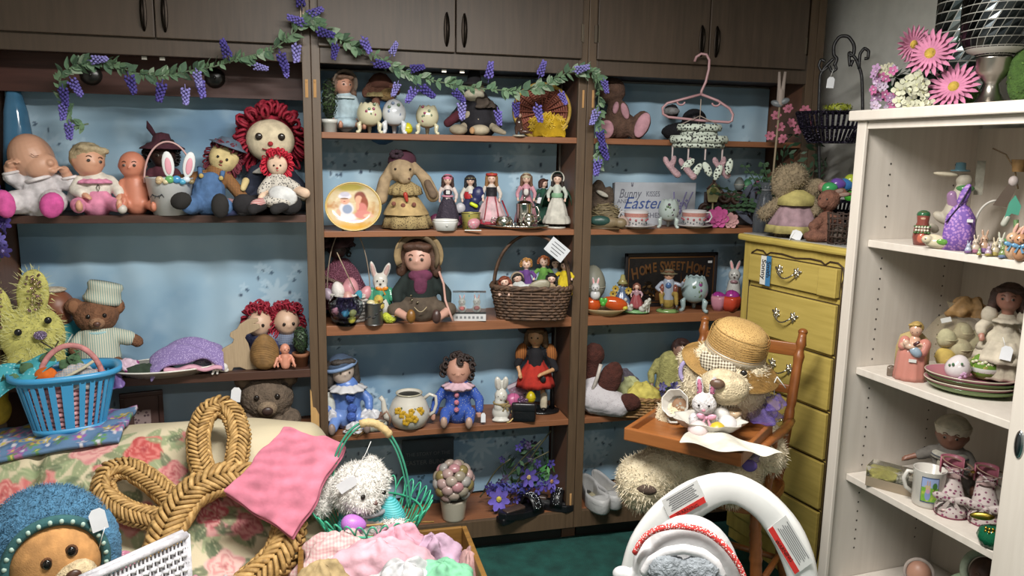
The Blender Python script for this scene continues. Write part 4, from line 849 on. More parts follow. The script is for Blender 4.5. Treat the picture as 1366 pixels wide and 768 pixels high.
t=T('baby_doll', 'tiny naked pink baby doll leaning beside the twine egg', 'doll',381,SB,.02);doll(t,H=34,pose='sit',hr=7,skin='#c88a74',top=None,hs=None,shoe=None,er=-.12,turn=20,w=1.2,legs=[((-4,0,8),(-10,-6,16),(-14,-10,6)),((4,0,8),(9,-6,14),(12,-10,5))])
# --- behind the sofa
t=T('framed_print', 'small brown framed print leaning behind the sofa', 'picture frame',192,S4,.12)
for b in((-26,26,50,56),(-26,26,-4,2),(-26,-20,2,50),(20,26,2,50)):t.put('frame_side',M('#3a2420', 'wood',.5),G().box(b[0],b[1],-3,3,b[2]+4,b[3]+4),bev=1,smooth=False)
t.put('mat_board',M('#4a3632', 'plain'),G().box(-20,20,0,2,6,54),smooth=False);t.put('print',M('#8a7a78', 'blot',.6,.6, '#5c4a50'),G().box(-10,10,-.8,0,14,36),smooth=False)
t=T('teddy_bear', 'taupe teddy bear sitting in shadow behind the sofa', 'teddy bear',358,S4,.07)
animal(t, '#65574a',[(0,0,48,34,28,29),(0,2,16,34,26,20),(-30,-8,20,13,-24,-24,14,12),(30,-8,20,13,24,-24,14,12),(-22,-16,10,14,-24,-30,9,13),(22,-16,10,14,24,-30,9,13)],(0,0,48),30,[(-28,2,72,13,7,13,0),(28,2,72,13,7,13,0)],inner='#6a5a4a',snout='#84725e',disp=3,dsz=.012,nose_r=.24,er=.12,ex=26,ez=14)
t.o.children[0];tag_on(t,-38,-14,58,12,18,8)
# --- middle bay, top shelf
t=T('boxwood_plant', 'clipped boxwood in a white pot at the left of the top shelf', 'potted plant',440,S1,.03)
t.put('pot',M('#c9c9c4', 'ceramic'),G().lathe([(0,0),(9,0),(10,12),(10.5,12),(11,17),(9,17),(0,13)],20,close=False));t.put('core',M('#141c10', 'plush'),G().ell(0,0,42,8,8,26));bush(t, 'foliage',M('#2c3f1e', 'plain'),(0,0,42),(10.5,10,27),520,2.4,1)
t=T('costume_doll', 'doll in pale blue dress and floppy hat beside the boxwood', 'doll',461,S1,.12)
b,c,R=doll(t,H=76,pose='sit',hr=13,skin='#b88670',top='#a8bcc4',skirt='#a9bec8',hem=20,hr_col='#6a5040',hs='bob',turn=25,hx=-2,shoe=None,collar='#c4d2d6',ht='bonnet',htm=M('#6a5c50', 'fabric'),legs=[((-6,0,12),(-6,-16,12),(-6,-36,8)),((6,0,12),(14,-14,12),(24,-30,7))])
t=T('scarecrow_doll', 'brown hooded plush scarecrow doll in blue behind the egg cups', 'doll',508,S1,.17)
b=t.soft('body',M('#7c5444', 'plush'),[(0,0,58,20,14,16),(-18,-4,54,6,5,8,20),(20,-4,58,6,5,8,-20),(-6,-12,40,6,5,7),(16,-10,40,7,5,8)],vox=1.2)
t.put('hood',M('#6a4438', 'fabric'),G().lathe([(17,0),(15,10),(8,18),(0,20)],18,y=1,z=60));t.put('fringe',M('#a8966a', 'plush'),G().lathe([(20,2),(19,7),(14,9)],24,z=46,sy=.8,fold=.08,fk=12,close=False));t.soft('shirt',M('#33587a', 'fabric'),[(2,0,26,18,2,0,8,22),(-14,-6,30,8,16,-6,30,8)],vox=1.3);t.put('mane',M('#a88a5c', 'plush'),G().ell(8,-8,52,12,8,9))
CRE=M('#c8c2a4', 'ceramic');BWH=M('#c9ccd0', 'ceramic')
def egg_cup(u,lab,S,Y,H,r,mat,zig=True,legs_c=None,fl='#8a3a58',n=7):
 """footed porcelain egg with a broken zigzag rim"""
 t=T('egg_vase',lab, 'egg vase',u,S,Y);lg=H*.4;prof=[];nn=44
 rows=[]
 for k in np.linspace(-.95,.72 if zig else 1.0,16):
  rr=r*math.sqrt(max(0,1-k*k))*(1-.08*k);row=[]
  for i in range(nn):
   a=2*math.pi*i/nn;zz=k
   if zig:zz+=.1*max(0,(k-.3)/.42)*abs(((i/nn*9)%1)*2-1)*1.3
   row.append((rr*math.cos(a),rr*math.sin(a),lg*.55+(H-lg*.55)*(zz+1)/(2 if not zig else 1.85)))
  rows.append(row)
 o=t.put('shell',mat,G().grid(rows,wrap=True),sol=1.2)
 for k in range(3):
  a=-math.pi/2+(k-.5)*2*math.pi/3*1.0;ca,sa=math.cos(a),math.sin(a)
  t.put('leg',mat,G().tube([(ca*r*q,sa*r*q,z)for q,z in((.8,lg*.95),(.98,lg*.72),(.92,lg*.35),(.95,2.5),(1.1,1.2),(1.25,1.5))],[H*.03,H*.085,H*.07,H*.055,H*.06,H*.04],8))
 if n:
  g=G();g2=G();rnd=random.Random(u);zc=lg*.55+(H-lg*.55)*.58
  for k in range(n):
   x,z=rnd.uniform(-.45,.45)*r,zc+rnd.uniform(-.22,.26)*H;y=-math.sqrt(max(0,r*r-x*x))*math.sqrt(max(.05,1-((z-zc)/(H*.5))**2))*1.0-.3
   (g if k<3 else g2).ell(x,y,z,H*.05,.5,H*.05,nu=8,nv=5)
  t.put('painted_flowers',M(fl, 'ceramic'),g,parent=o,stuff=True);t.put('painted_leaves',M('#5c7058', 'ceramic'),g2,parent=o,stuff=True)
 return t
egg_cup(493, 'cream footed egg vase with jagged rim, left of the white egg',S1,.04,40,16,CRE)
egg_cup(526, 'whole glossy white porcelain egg standing on four feet',S1,.04,45,15,BWH,False,fl='#7a88a0',n=5)
egg_cup(570, 'cream footed egg vase with jagged rim, right of the yellow ball',S1,.04,38,14.5,CRE)
t=T('yellow_egg', 'small bright yellow plastic egg beside the white porcelain egg', 'plastic egg',544,S1,.03);g=G();egg(g,0,0,7.5,6.5,7.5);t.put('shell',M('#c8c020', 'plastic'),g);t.put('seam',M('#a8a018', 'plastic'),G().tube([(6.7*math.cos(a),6.7*math.sin(a),7)for a in np.linspace(0,6.28,20,False)],.25,5,closed=True))
t=T('rabbit_doll', 'cloth rabbit doll in black and red with big pale feet behind the garland', 'doll',638,S1,.08)
CLB=M('#a89c86', 'fabric')
b=t.soft('body',CLB,[(-4,0,60,12,10,12),(-26,-24,7,12,10,7),(2,-26,7,13,10,7),(-14,-10,26,6,5,6),(0,-14,19,8,7,6),(22,-18,9,5,34,-22,4,3),(-10,0,18,5,-24,-20,8,5),(4,0,18,5,4,-22,8,5),(-6,0,50,6,4,-2,18,7),(6,0,18,5,22,-16,10,5)],vox=1.2)
t.soft('dress',M('#1e1c22', 'fabric'),[(0,4,46,14,0,2,16,24),(-14,4,42,9,-30,-2,24,8),(18,6,34,10,22,2,16,10)],vox=1.4,disp=2);t.soft('cape',M('#5a2430', 'fabric'),[(-18,0,34,7,-40,-8,16,6)],vox=1.2)
t.put('hat',M('#1a181c', 'fabric'),G().lathe([(22,0),(10,4),(7,18),(0,20)],18,x=-6,z=66));heap(t, 'rose',M('#4a4038', 'fabric'),6,-10,36,14,10,14,3,.25);t.put('toe',M('#b08860', 'fabric'),G().ell(-8,-34,6,3.5,3,4.5))
t.soft('collar',M('#bdb6a2', 'fabric'),[(-6,-6,52,14,8,8)],vox=1.2)
t=T('wicker_plate_basket', 'round basket lying on its side spilling yellow paper grass', 'basket',722,S1,.05)
WK=M('#8c5040', 'straw');g=G();tr=headR(-8,0,12)
for k in range(10):g.tube([(36*(1-k*.085)*math.cos(a),14*(k/9)**.7*1.5,34+34*(1-k*.085)*math.sin(a))for a in np.linspace(0,6.28,40,False)],1.9,5,closed=True)
for k in range(20):a=k*2*math.pi/20;g.tube([(36*q*math.cos(a),21*(1-q),34+34*q*math.sin(a))for q in np.linspace(.1,1,6)],1.2,5)
t.put('weave',WK,g,stuff=True);t.put('rim',M('#a88a3c', 'straw'),G().tube([(37*math.cos(a),-1,34+35*math.sin(a))for a in np.linspace(0,6.28,44,False)],2.4,6,closed=True))
g=G();rnd=random.Random(9)
for i in range(620):
 a=rnd.uniform(0,6.28);k=math.sqrt(rnd.random());x,z=8+24*k*math.cos(a),16+15*k*math.sin(a);y=-3-7*(1-k)+rnd.uniform(0,6)
 if z<3 and rnd.random()<.5:y-=6
 d=np.array([rnd.uniform(-1,1),rnd.uniform(-.5,.5),rnd.uniform(-1,1)])*4;p=np.array([x,y,max(1,z)]);e=np.array([-d[2],0,d[0]])*.16;g.add([p-d-e,p+d-e*.5,p+d+e,p-d+e],[(0,1,2,3)])
t.put('paper_grass',M('#c8a410', 'plain'),g,stuff=True,smooth=False);heap(t, 'grass_core',M('#a88608', 'fabric'),10,-1,0,22,8,28,4,.1)
t=T('bird_figurine', 'small dark figurine beside the yellow grass basket', 'figurine',692,S1,.01);t.soft('body',M('#4a342c', 'ceramic'),[(0,0,16,5,5,9),(1,-1,27,3.5,3.5,4),(-3,0,4,2,-3,0,12,3),(3,0,4,2,3,0,12,3),(8,-3,6,8,4,3)],vox=.8);t.put('base',M('#a8a090', 'ceramic'),G().lathe([(0,0),(9,0),(8,2),(0,2)],16));t.put('face',M('#b89484', 'ceramic'),G().ell(1,-3.5,27,2.4,1.6,2.8))
# --- middle bay, second shelf
t=T('collector_plate', 'round painted plate of two girls leaning on the shelf', 'plate',472,S2,.03)
n=120;xs=np.linspace(-1,1,n);Xp,Zp=np.meshgrid(xs,xs);rr_=np.linspace(0,1,44);aa=np.linspace(0,2*math.pi,130);RR,AA=np.meshgrid(rr_,aa,indexing='ij');X=RR*np.cos(AA);Z=RR*np.sin(AA)
C=np.ones(X.shape+(3,))*lin('#c9b48c');C=blend(C,np.clip(fbm(X*3,Z*3,2)*2-.8,0,1), '#d8cdb4');C=blend(C,np.clip(fbm(X*4,Z*4,8)*2.4-1.2,0,1)*(Z<.2), '#b07a48');C=blend(C,disc(X,Z,-.1,.8,.7,.25,.5), '#a89a50');C=blend(C,np.clip(-Z-.55,0,.3)*3, '#c89838')
for cx,cz,rx,rz,c in((-.25,-.45,.42,.2, '#d8d4d8'),(-.25,-.1,.3,.32, '#d4d0d4'),(-.22,-.12,.2,.22, '#8a97b0'),(-.3,.25,.19,.2, '#d0a088'),(-.3,.42,.27,.15, '#d6d2dc'),(-.3,.5,.2,.12, '#b8b4c4'),(-.32,.32,.17,.04, '#8a6a54'),(-.32,.2,.04,.02, '#b05048'),(.25,.38,.24,.28, '#7a3c2c'),(.2,.28,.15,.19, '#d2a084'),(.4,.1,.16,.35, '#8a4630'),(.3,-.1,.22,.28, '#c47870'),(.35,-.35,.35,.2, '#c88078'),(.15,.02,.07,.2, '#d2a084'),(.55,-.4,.22,.1, '#d2a890'),(.1,-.62,.3,.07, '#cfc4d4'),(-.55,-.3,.1,.22, '#d2a890')):C=blend(C,disc(X,Z,cx,cz,rx,rz,.25),c)
C=blend(C,np.clip((RR-.93)/.02,0,1), '#c8a868')
P=np.stack([36*X,5-5*np.clip((RR-.6)/.4,0,1)**2+.0*X,32+31*Z+0*X],-1);P[...,1]+=(P[...,2])*.22-12
t.put('painted_face',PRINT(.15),painted(P*(t.s,t.s,t.zs),C, 'painted_face'));t.put('rim',M('#c8b070', 'ceramic'),G().tube([(36*math.cos(a),.22*(32+31*math.sin(a))-11.5,32+31*math.sin(a))for a in np.linspace(0,6.28,60,False)],.9,6,closed=True));t.put('stand',M('#5c4432', 'wood'),G().tube([(-14,-8,1),(-14,12,1),(-10,14,40)],1.2,6).tube([(14,-8,1),(14,12,1),(10,14,40)],1.2,6))
t=T('rabbit_doll', 'tan cloth rabbit doll with long drooping ears and burgundy hat', 'doll',540,S2,.1)
TAN='#a08a6c'
b,fp=animal(t,TAN,[(-4,-4,76,17,16,16),(0,-14,66,9,9,8),(0,2,44,16,0,0,16,20),(-15,-2,84,5,-26,-6,62,8),(-26,-6,62,8,-31,-10,40,9),(11,0,84,5,28,-4,64,8),(28,-4,64,8,37,-8,44,9),(-8,-20,3,9,10,4)],(-2,-6,74),16,[],inner=None,disp=.6,kind='fabric',nose=None,snout=None,er=.1,ex=38,ez=14)
t.put('ear_lining',M('#6a5848', 'fabric'),G().cap((30,-12,60),5,(37,-16,46),6));t.put('stitched_nose',M('#5c3c34', 'plain'),G().ell(6,-21,66,1.5,1,1.2))
t.put('hat',M('#4a2434', 'fabric'),xf(G().ell(0,3,0,19,18,15),headR(0,-6),(-3,3,88)));g=G()
for k in range(8):a=k*.785;g.ell(-10+6*math.cos(a),-10,97+3.5*math.sin(a),3.5,3,3)
t.put('hat_ruffle',M('#2c1c26', 'fabric'),g)
CAL=M('#9a865c', 'blot',.9,1.5, '#4a3a2c')
t.put('skirt',CAL,G().lathe([(12,44),(18,36),(30,14),(34,2),(30,2)],44,fold=.05,fk=9,x=3,close=False));t.put('apron',M('#b09668', 'fabric'),G().lathe([(13,46),(19,38),(29,22),(30,19)],24,fold=.04,fk=7,x=1,y=-2,close=False))
t.put('collar',CAL,G().lathe([(8,62),(20,54),(22,46),(19,44)],40,fold=.1,fk=11,y=-3,close=False));t.put('pepper_charm',M('#a8382c', 'satin'),G().cap((1,-26,46),3,(3,-26,38),2));g=G()
for x,z,c in((-14,34,0),(-2,32,0),(12,33,0)):g.ell(x,-26,z,3,1,3,nu=8,nv=5)
t.put('apron_flowers',M('#7a4a3c', 'fabric'),g)
t=T('white_dish', 'small oval lidded white ceramic dish at the front of the shelf', 'dish',594,S2,.01);t.put('bowl',M('#c9c9c6', 'ceramic'),G().lathe([(0,0),(15,0),(17,10),(17.5,12),(15,12),(0,12)],8,sy=.6));t.put('lid',M('#cfcfcc', 'ceramic'),G().lathe([(17.5,12),(16,15),(0,16)],8,sy=.6));t.put('knob',M('#b8b8b4', 'ceramic'),G().ell(2,-10.4,7,1.5,.8,1.5))
# row of porcelain dolls
DOLLS=[(597,.1,70, 'porcelain doll with pink hat and dark dotted skirt, leftmost of the row',dict(top='#c9bcb8',skirt=M('#241c2c', 'dots',.8,4.0, '#b0a0b0',.16),hem=17,hr_col='#3a2018',hs='long',ht='cap',htm=M('#c87890', 'fabric'),apron=None)),(627,.12,68, 'porcelain doll in white blouse, red sash and navy skirt',dict(top='#c4bfb6',skirt='#23284a',hem=19,hr_col='#15141a',hs='long',ht='cap',htm=M('#1c1a24', 'fabric'),band=M('#a89a70', 'satin'))),(655,.09,72, 'porcelain doll with blonde hair, black bodice and pink apron',dict(top='#c6bcb4',skirt='#c0a4a8',hem=21,hr_col='#8a6238',hs='long',apron='#c8a0a8',hem2=8)),(701,.13,70, 'porcelain doll in pink coat and cream cap behind the silver pitcher',dict(top='#c08c98',skirt='#b8848f',hem=16,hr_col='#6a4a34',hs='long',ht='cap',htm=M('#b5aa90', 'fabric'))),(724,.16,62, 'porcelain doll in dark green dress turned sideways',dict(top='#1e4a38',skirt='#1c4234',hem=15,hr_col='#4a2a20',hs='bob',turn=50)),(742,.08,71, 'porcelain doll in white gown, green cape and white bonnet',dict(top='#b4bab0',skirt='#bfbcb2',hem=17,hr_col='#2a1c18',hs='long',ht='bonnet',htm=M('#20302a', 'fabric'),base='#b8b8b0'))]
for i,(u,Y,H,lab,kw)in enumerate(DOLLS):
 t=T('porcelain_doll',lab, 'doll',u,S2,Y,group=None);b,c,R=doll(t,H=H,seed=i,er=-.13,**kw)
 hr=.09*H
 if i==0:t.put('ribbon_belt',M('#c8899c', 'satin'),G().tube([(7*math.cos(a),6*math.sin(a),42)for a in np.linspace(0,6.28,18,False)],1.3,5,closed=True));t.put('hem_band',M('#c088a0', 'satin'),G().lathe([(16.6,8),(17.8,5),(16.5,4)],30,sy=.85,fold=.05,fk=9,close=False));t.put('vest',M('#2a1c2a', 'satin'),G().ell(0,-2,47,6,6,5));t.soft('petticoat',M('#5a2440', 'satin'),[(-14,2,10,10,6,9),(12,2,9,9,6,8)])
 if i==1:t.put('sash',M('#a8242c', 'satin'),G().lathe([(8,38),(8.6,44),(7,47)],20,sy=.8,close=False));t.put('sash_ribbon',M('#c8a040', 'satin'),G().tube([(1,-8,43),(3,-9,38),(4,-9.5,33)],.8,5));t.put('pouch',M('#b8b6bc', 'satin'),G().ell(-13,-10,26,7,4,7));t.soft('under_skirt',M('#6a1c2c', 'satin'),[(-18,0,8,8,5,8)])
 if i==2:t.put('laced_bodice',M('#1a1820', 'satin'),G().lathe([(7.6,42),(7.4,48),(8,54)],20,sy=.85,close=False));t.soft('draped_cloth',M('#242a58', 'satin'),[(-18,0,44,9,7,11,20),(-22,-2,36,7,5,6)]);t.put('yellow_clip',M('#c0d020', 'plastic'),G().cap((-26,-8,32),2.6,(-20,-8,29),2.6));t.put('flower_crown',M('#a8302c', 'blot',.7,1.5, '#c8a030'),xf(G().tube([(6*math.cos(a),6*math.sin(a),0)for a in np.linspace(0,6.28,18,False)],2,6,closed=True),headR(),c+np.array([0,0,5])));t.put('hem_lace',M('#a03444', 'fabric'),G().lathe([(20,12),(21.5,8),(20.5,6)],40,sy=.82,fold=.06,fk=14,close=False));g=G()
 if i==2:t.put('red_ribbon',M('#a8303c', 'satin'),G().tube([(-5,-9,42),(-7,-13,26),(-9,-16,12)],.7,4).tube([(5,-9,42),(8,-13,26),(10,-16,12)],.7,4))
 if i==3:t.put('bib',M('#c9c4c0', 'fabric'),G().ell(0,-6.5,46,3.5,1.5,4.5));t.put('bib_trim',M('#2a242c', 'satin'),G().tube([(-4,-7,51),(-4.5,-7.5,43),(0,-8.4,40),(4.5,-7.5,43),(4,-7,51)],.8,5))
 if i==4:tag_on(t,-4,-9,34,8,8,10)
 if i==5:t.put('cape',M('#1a3a2a', 'satin'),G().grid([[(9*q*math.cos(a)*k,3+8*q*math.sin(a),z)for a in np.linspace(-.5,math.pi+.5,14)]for q,k,z in((.6,1,56),(1.3,1.3,48),(1.5,1.5,38),(1.6,1.6,28))]),sol=1);t.put('sash',M('#7aa080', 'satin'),G().lathe([(7.4,40),(8,43),(7.2,46)],20,sy=.85,close=False));t.put('bonnet_trim',M('#cfccc2', 'fabric'),G().tube([(c[0]+8.5*math.cos(a),c[1]-3.5,c[2]+1+8.5*math.sin(a))for a in np.linspace(-.5,math.pi+.5,18)],.9,5));t.put('flounce',M('#b8b5ab', 'fabric'),G().lathe([(15.5,16),(18.5,9),(18,6)],40,sy=.82,fold=.07,fk=13,close=False))
 if i in(0,1,5)and i!=5:t.put('tag',M('#c8c8c8', 'plain'),G().box(-2,3,-8.2,-7.8,45,50),smooth=False)
t=T('yellow_pail', 'little yellow painted tin pail behind the pink ball', 'pail',628,S2,.03);t.put('pail',M('#a8a058', 'blot',.4,.8, '#5c7a54'),G().lathe([(0,0),(10.5,0),(13,22),(13.4,22.5),(12,22),(0,3)],24,close=False));t.put('rim',M('#8a8660', 'metal'),G().tube([(13.2*math.cos(a),13.2*math.sin(a),22.3)for a in np.linspace(0,6.28,24,False)],.5,5,closed=True))
t=T('pink_egg', 'pink flowered egg in front of the yellow pail', 'egg',632,S2,-.0+.005);g=G();egg(g,0,0,9,8,8.6,70);t.put('shell',M('#b87c88', 'blot',.3,.9, '#d8d0cc'),g);t.put('price_sticker',M('#d0d0cc', 'plain'),G().box(-12,10,-8,-6,0,1.2),smooth=False)
SIL=M('#c9c6be', 'metal',.16)
t=T('silver_tray', 'oval silver tray holding the little tea service', 'tray',688,S2,.03);t.put('tray',SIL,G().lathe([(0,1),(30,1),(42,4),(44,5),(42,6),(30,2.6),(0,2.4)],40,sy=.42,close=False));trayz=S2+2.6*t.zs
t.put('edge',SIL,G().tube([(43.5*math.cos(a),18.3*math.sin(a),5)for a in np.linspace(0,6.28,60,False)],.8,5,closed=True))
t=T('silver_pitcher', 'tall silver pitcher with lid standing on the silver tray', 'pitcher',699,trayz,.045);t.put('body',SIL,G().lathe([(0,0),(10,0),(11,4),(10.5,14),(11,30),(11.4,31),(10,32),(8,34),(0,36)],28));t.put('finial',SIL,G().ell(0,0,38,2,2,3));t.put('handle',SIL,G().tube([(10,0,26),(17,-2,27),(20,-2,20),(17,-2,11),(10,0,8)],1.3,6))
t=T('silver_sugar_bowl', 'round silver sugar bowl at the left of the silver tray', 'bowl',672,trayz,.02);t.put('bowl',SIL,G().lathe([(0,0),(7,0),(8,1),(12,6),(12,10),(9,14),(9.6,15),(8,14.5),(0,14)],26));t.put('handle',SIL,G().tube([(-11,0,12),(-16,0,13),(-17,0,8),(-12,0,5)],.9,6))
t=T('silver_creamer', 'small silver creamer at the right of the silver tray', 'creamer',705,trayz,.015);t.put('jug',SIL,G().lathe([(0,0),(5,0),(4,2),(9,7),(8.5,12),(6.5,16),(8,18),(6,17),(0,10)],24));t.put('handle',SIL,G().tube([(7,0,15),(14,0,17),(16,0,11),(9,0,5)],.9,6));t.put('spout',SIL,G().cap((-6,-2,15),2.2,(-9,-3,18),1.4))
t=T('red_spoon', 'thin red stick leaning against the silver sugar bowl', 'stick',679,trayz,.07);t.put('stick',M('#8a2430', 'satin'),G().tube([(6,-6,1),(-2,0,16),(-10,4,34)],1.1,6));t.put('tip',SIL,G().ell(6,-6,3,2,1.5,2.5))
# --- middle bay, third shelf
t=T('sparkle_doll', 'doll in pink glittery shawl and dark hat in the left corner', 'doll',452,S3,.17)
b=t.soft('body',M('#3c2a26', 'skin'),[(0,0,88,12,11,12),(0,0,60,10,0,0,20,14)],vox=1.3);face(t,(0,0,88),12,headR(10),body=b,er=-.12)
heap(t, 'hat',M('#3a2426', 'fabric'),0,0,92,24,18,18,2,.25);hair(t,(0,0,88.0),13,headR(), 'curly', '#14100f',b,3)
t.put('shawl',M('#8a5064', 'glitter',.4,2.0, '#b87a90'),G().lathe([(9,76),(20,62),(32,36),(36,14),(30,12)],40,fold=.06,fk=7,x=4,sy=.7,close=False));t.put('trim',M('#a88a80', 'glitter',.4,3, '#c8b0a0'),G().tube([(-22,-14,56),(0,-20,48),(22,-14,40)],2,6))
t=T('white_basket', 'white woven basket with thin hoop handle behind the glass bowl', 'basket',466,S3,.08)
basket(t,20,14,36,M('#b8b4ae', 'straw'),8,24,1.3,r=1.2);t.put('handle',M('#8a7c6c', 'plain'),G().tube([(28*math.cos(a),2,34+90*math.sin(a))for a in np.linspace(0,math.pi,30)],.8,5));t.put('bonnet_stick',M('#9a8c74', 'plain'),G().tube([(-14,-16,92),(8,-16,42)],.7,5))
bsk=t
for x,y,z,r,c,k,lab in((-14,-6,42,10, '#c9c4c0', 'dots', 'white beaded egg on top of the white basket'),(2,-2,40,13, '#c88c94', 'satin', 'large pink egg in the middle of the white basket'),(22,-6,38,9, '#c48a90', 'satin', 'pearly pink egg at the right of the white basket'),(-2,-16,33,9, '#c09088', 'satin', 'small rose egg at the front of the white basket'),(12,-14,40,6, '#3a8aa0', 'fabric', 'turquoise pompom egg on the white basket'),(-26,-2,38,8, '#9a8a98', 'satin', 'mauve egg at the left edge of the white basket')):
 e=T('egg',lab, 'egg',loc=bsk.P+np.array([x*bsk.s,y*bsk.s,(z-10)*bsk.zs]),unit=bsk.s);g=G();egg(g,0,0,r*1.1,r*.86,r*1.12,x);e.put('shell',M(c,k,.35 if k=='satin' else .6,2.4, '#e4e0dc')if k=='dots' else M(c,k),g,disp=1.5 if k=='fabric' else 0,dsz=.006)
GL=M('#dfe8ec', 'glass',.02)
t=T('glass_bowl', 'round footed glass bowl filled with purple grass and eggs', 'bowl',462,S3,.015)
t.put('glass',GL,G().lathe([(0,0),(12,0),(12.5,3),(9,5),(18,10),(22.5,20),(22,30),(16,39),(15.4,39),(21.2,30),(21.7,20),(17,11),(0,6)],32,close=False));t.put('foot_ring',M('#2c3034', 'glass',.1),G().tube([(12*math.cos(a),12*math.sin(a),1.4)for a in np.linspace(0,6.28,24,False)],1.4,6,closed=True))
g=G();rnd=random.Random(4)
for i in range(500):
 a,bb=rnd.uniform(0,6.28),rnd.uniform(-1,.8);q=math.sqrt(1-bb*bb);k=rnd.uniform(.6,1);p=np.array([math.cos(a)*q,math.sin(a)*q,bb])*18.5*k+(0,0,22);d=np.array([rnd.uniform(-1,1)for _ in range(3)])*4;e=np.cross(d,(0.3,.5,.8))*.14;g.add([p-d-e,p+d-e,p+d+e,p-d+e],[(0,1,2,3)])
t.put('paper_grass',M('#4a3866', 'satin'),g,stuff=True,smooth=False);t.put('grass_core',M('#2c2044', 'fabric'),G().ell(0,0,20,15,15,14))
gb=t
for x,z,c,r,lab in((-13,20, '#b87484',6, 'pink egg inside the glass bowl'),(-1,18, '#3c88a8',5.5, 'blue egg inside the glass bowl'),(8,18, '#b8b06c',5.5, 'pale yellow egg inside the glass bowl, upper'),(7,9, '#b0a83c',5.5, 'yellow egg inside the glass bowl, lower')):
 e=T('egg',lab, 'egg',loc=gb.P+np.array([x*gb.s,-(math.sqrt(max(1,17.5**2-x*x-(z-16)**2))-r*.8)*gb.s,z*gb.zs]),unit=gb.s);g=G();egg(g,0,0,0,r*.9,r,60);e.put('shell',M(c, 'dots',.4,3, '#d8d8c8',.15),g)
t=T('tin_can', 'silver tin can painted with black birds, holding a chick', 'tin',499,S3,.0+.01);t.put('can',M('#8a8a8c', 'metal',.45),G().lathe([(0,0),(11.5,0),(12,1),(11.5,28),(12,29),(11,29),(10.5,2),(0,2)],30,close=False))
for z in(.8,28.8):t.put('bead',M('#9a9a9c', 'metal',.3),G().tube([(12*math.cos(a),12*math.sin(a),z)for a in np.linspace(0,6.28,28,False)],.6,5,closed=True))
g=G()
for x,z in((-5,12),(3,15),(8,19),(-9,9),(0,11)):g.ell(x,-math.sqrt(144-x*x)+.3,z,3,.6,1.3,rot=-25,nu=8,nv=5)
t.put('painted_birds',M('#1c1c1e', 'plain'),g)
p=T('chick_figure', 'pale yellow fluffy chick sitting in the tin can', 'chick',503,S3+20*t.zs,.01);p.soft('body',M('#c0aa50', 'plush'),[(2,0,12,6.5,6,7),(0,0,4,10,9,6)],vox=.9);p.put('beak',M('#b06a2c', 'plain'),G().ell(3,-7,12,1.5,2,1));p.put('egg_shell',M('#c6bc98', 'ceramic'),G().ell(-8,-3,8,6,6,5))
t=T('bunny_figurine', 'tall ceramic bunny in green jacket and orange bow tie', 'figurine',509,S3,.07)
animal(t, '#c2bfb8',[(0,0,16,15,0,0,38,11),(-1,-1,52,10,9,11),(-4,-6,46,5,4,4),(3,-6,46,5,4,4)],(-1,-1,52),10,[(-10,0,66,4,3,13,-14),(7,0,65,4.5,3,12,22)],kind='ceramic',disp=0,inner='#b89a94',nose='#3a3432',er=.1,ez=10,snout=None)
t.put('jacket',M('#3c8468', 'ceramic'),G().lathe([(8,46),(12,40),(13.5,28),(14.5,22),(13,22)],26,sy=.95,fold=.03,fk=3,close=False));t.soft('sleeve',M('#3c8468', 'ceramic'),[(-12,-2,40,4.5,-13,-6,28,4.5),(11,-2,40,4.5,13,-6,30,4.5)],vox=1.2);ribbon(t,1,-10,43,7, '#c87a20',kind='ceramic');g=G()
for z in(36,30,25):g.ell(3,-12.5-(36-z)*.14,z,1,.6,1,nu=8,nv=5)
t.put('buttons',M('#1c2420', 'ceramic'),g)
t=T('chick_figure', 'bright yellow pompom chick in front of the ceramic bunny', 'chick',520,S3,.015);t.soft('body',M('#b8c040', 'plush'),[(0,0,7,9,7,7),(-5,-1,9,5,5,6)],vox=.9,disp=2,dsz=.005);t.put('head',M('#c4c0a0', 'plush'),G().ell(5,-3,12,4,4,4));t.put('beak',M('#c08030', 'plain'),G().ell(7,-7,12,1,1.5,.8))
t=T('costume_doll', 'large doll in brown bonnet, dark velvet jacket and knit scarf', 'doll',561,S3,.06)
b,c,R=doll(t,H=104,pose='sit',hr=21,skin='#bf9484',top='#16211f',bot='#54483c',tl=.05,hr_col='#4a3022',hs='bob',turn=-10,sleeve=.75,shoe=('#7a5424', '#43302c'),w=1.15,iris='#3a2c24',ht='bonnet',htm=M('#6a5a44', 'fabric'),hx=-2,lip='#a05a50',arms=[((-19,0,52),(-32,-6,36),(-28,-16,20)),((19,0,52),(34,-6,36),(34,-18,16))],legs=[((-10,0,17),(-34,-20,17),(-12,-46,10)),((10,0,17),(38,-18,17),(20,-48,10))])
t.soft('scarf',M('#5e2a44', 'fabric'),[(0,-12,60,16,9,9),(0,-18,48,9,5,13)],vox=1.4,disp=1.5,dsz=.006);t.put('bonnet_brim',M('#8f7a58', 'fabric'),G().grid([[(c[0]+25*k*math.cos(a),c[1]-6-10*(k-1),c[2]+4+24*k*math.sin(a))for a in np.linspace(-.45,math.pi+.45,20)]for k in(.95,1.1,1.28)]),sol=1.2)
t.put('bonnet_strap',M('#b48c80', 'satin'),G().tube([(24,-16,66),(30,-18,50),(32,-24,30),(38,-30,14),(42,-32,4)],1.6,6,flat=.4));g=G()
for x,z in((-12,36),(-11,30),(-4,27)):g.ell(x,-24,z,1.6,1,1.6,nu=8,nv=5)
t.put('buttons',M('#8a826c', 'metal'),g);t.put('shorts_embroidery',M('#a89878', 'plain'),G().tube([(-8+16*q,-27-2*math.sin(q*3.14),22-6*math.sin(q*3.14))for q in np.linspace(0,1,9)],.6,5))
t=T('salt_pepper_box', 'clear plastic box holding two small white bunny shakers', 'boxed shakers',626,S3,.03);bx=t
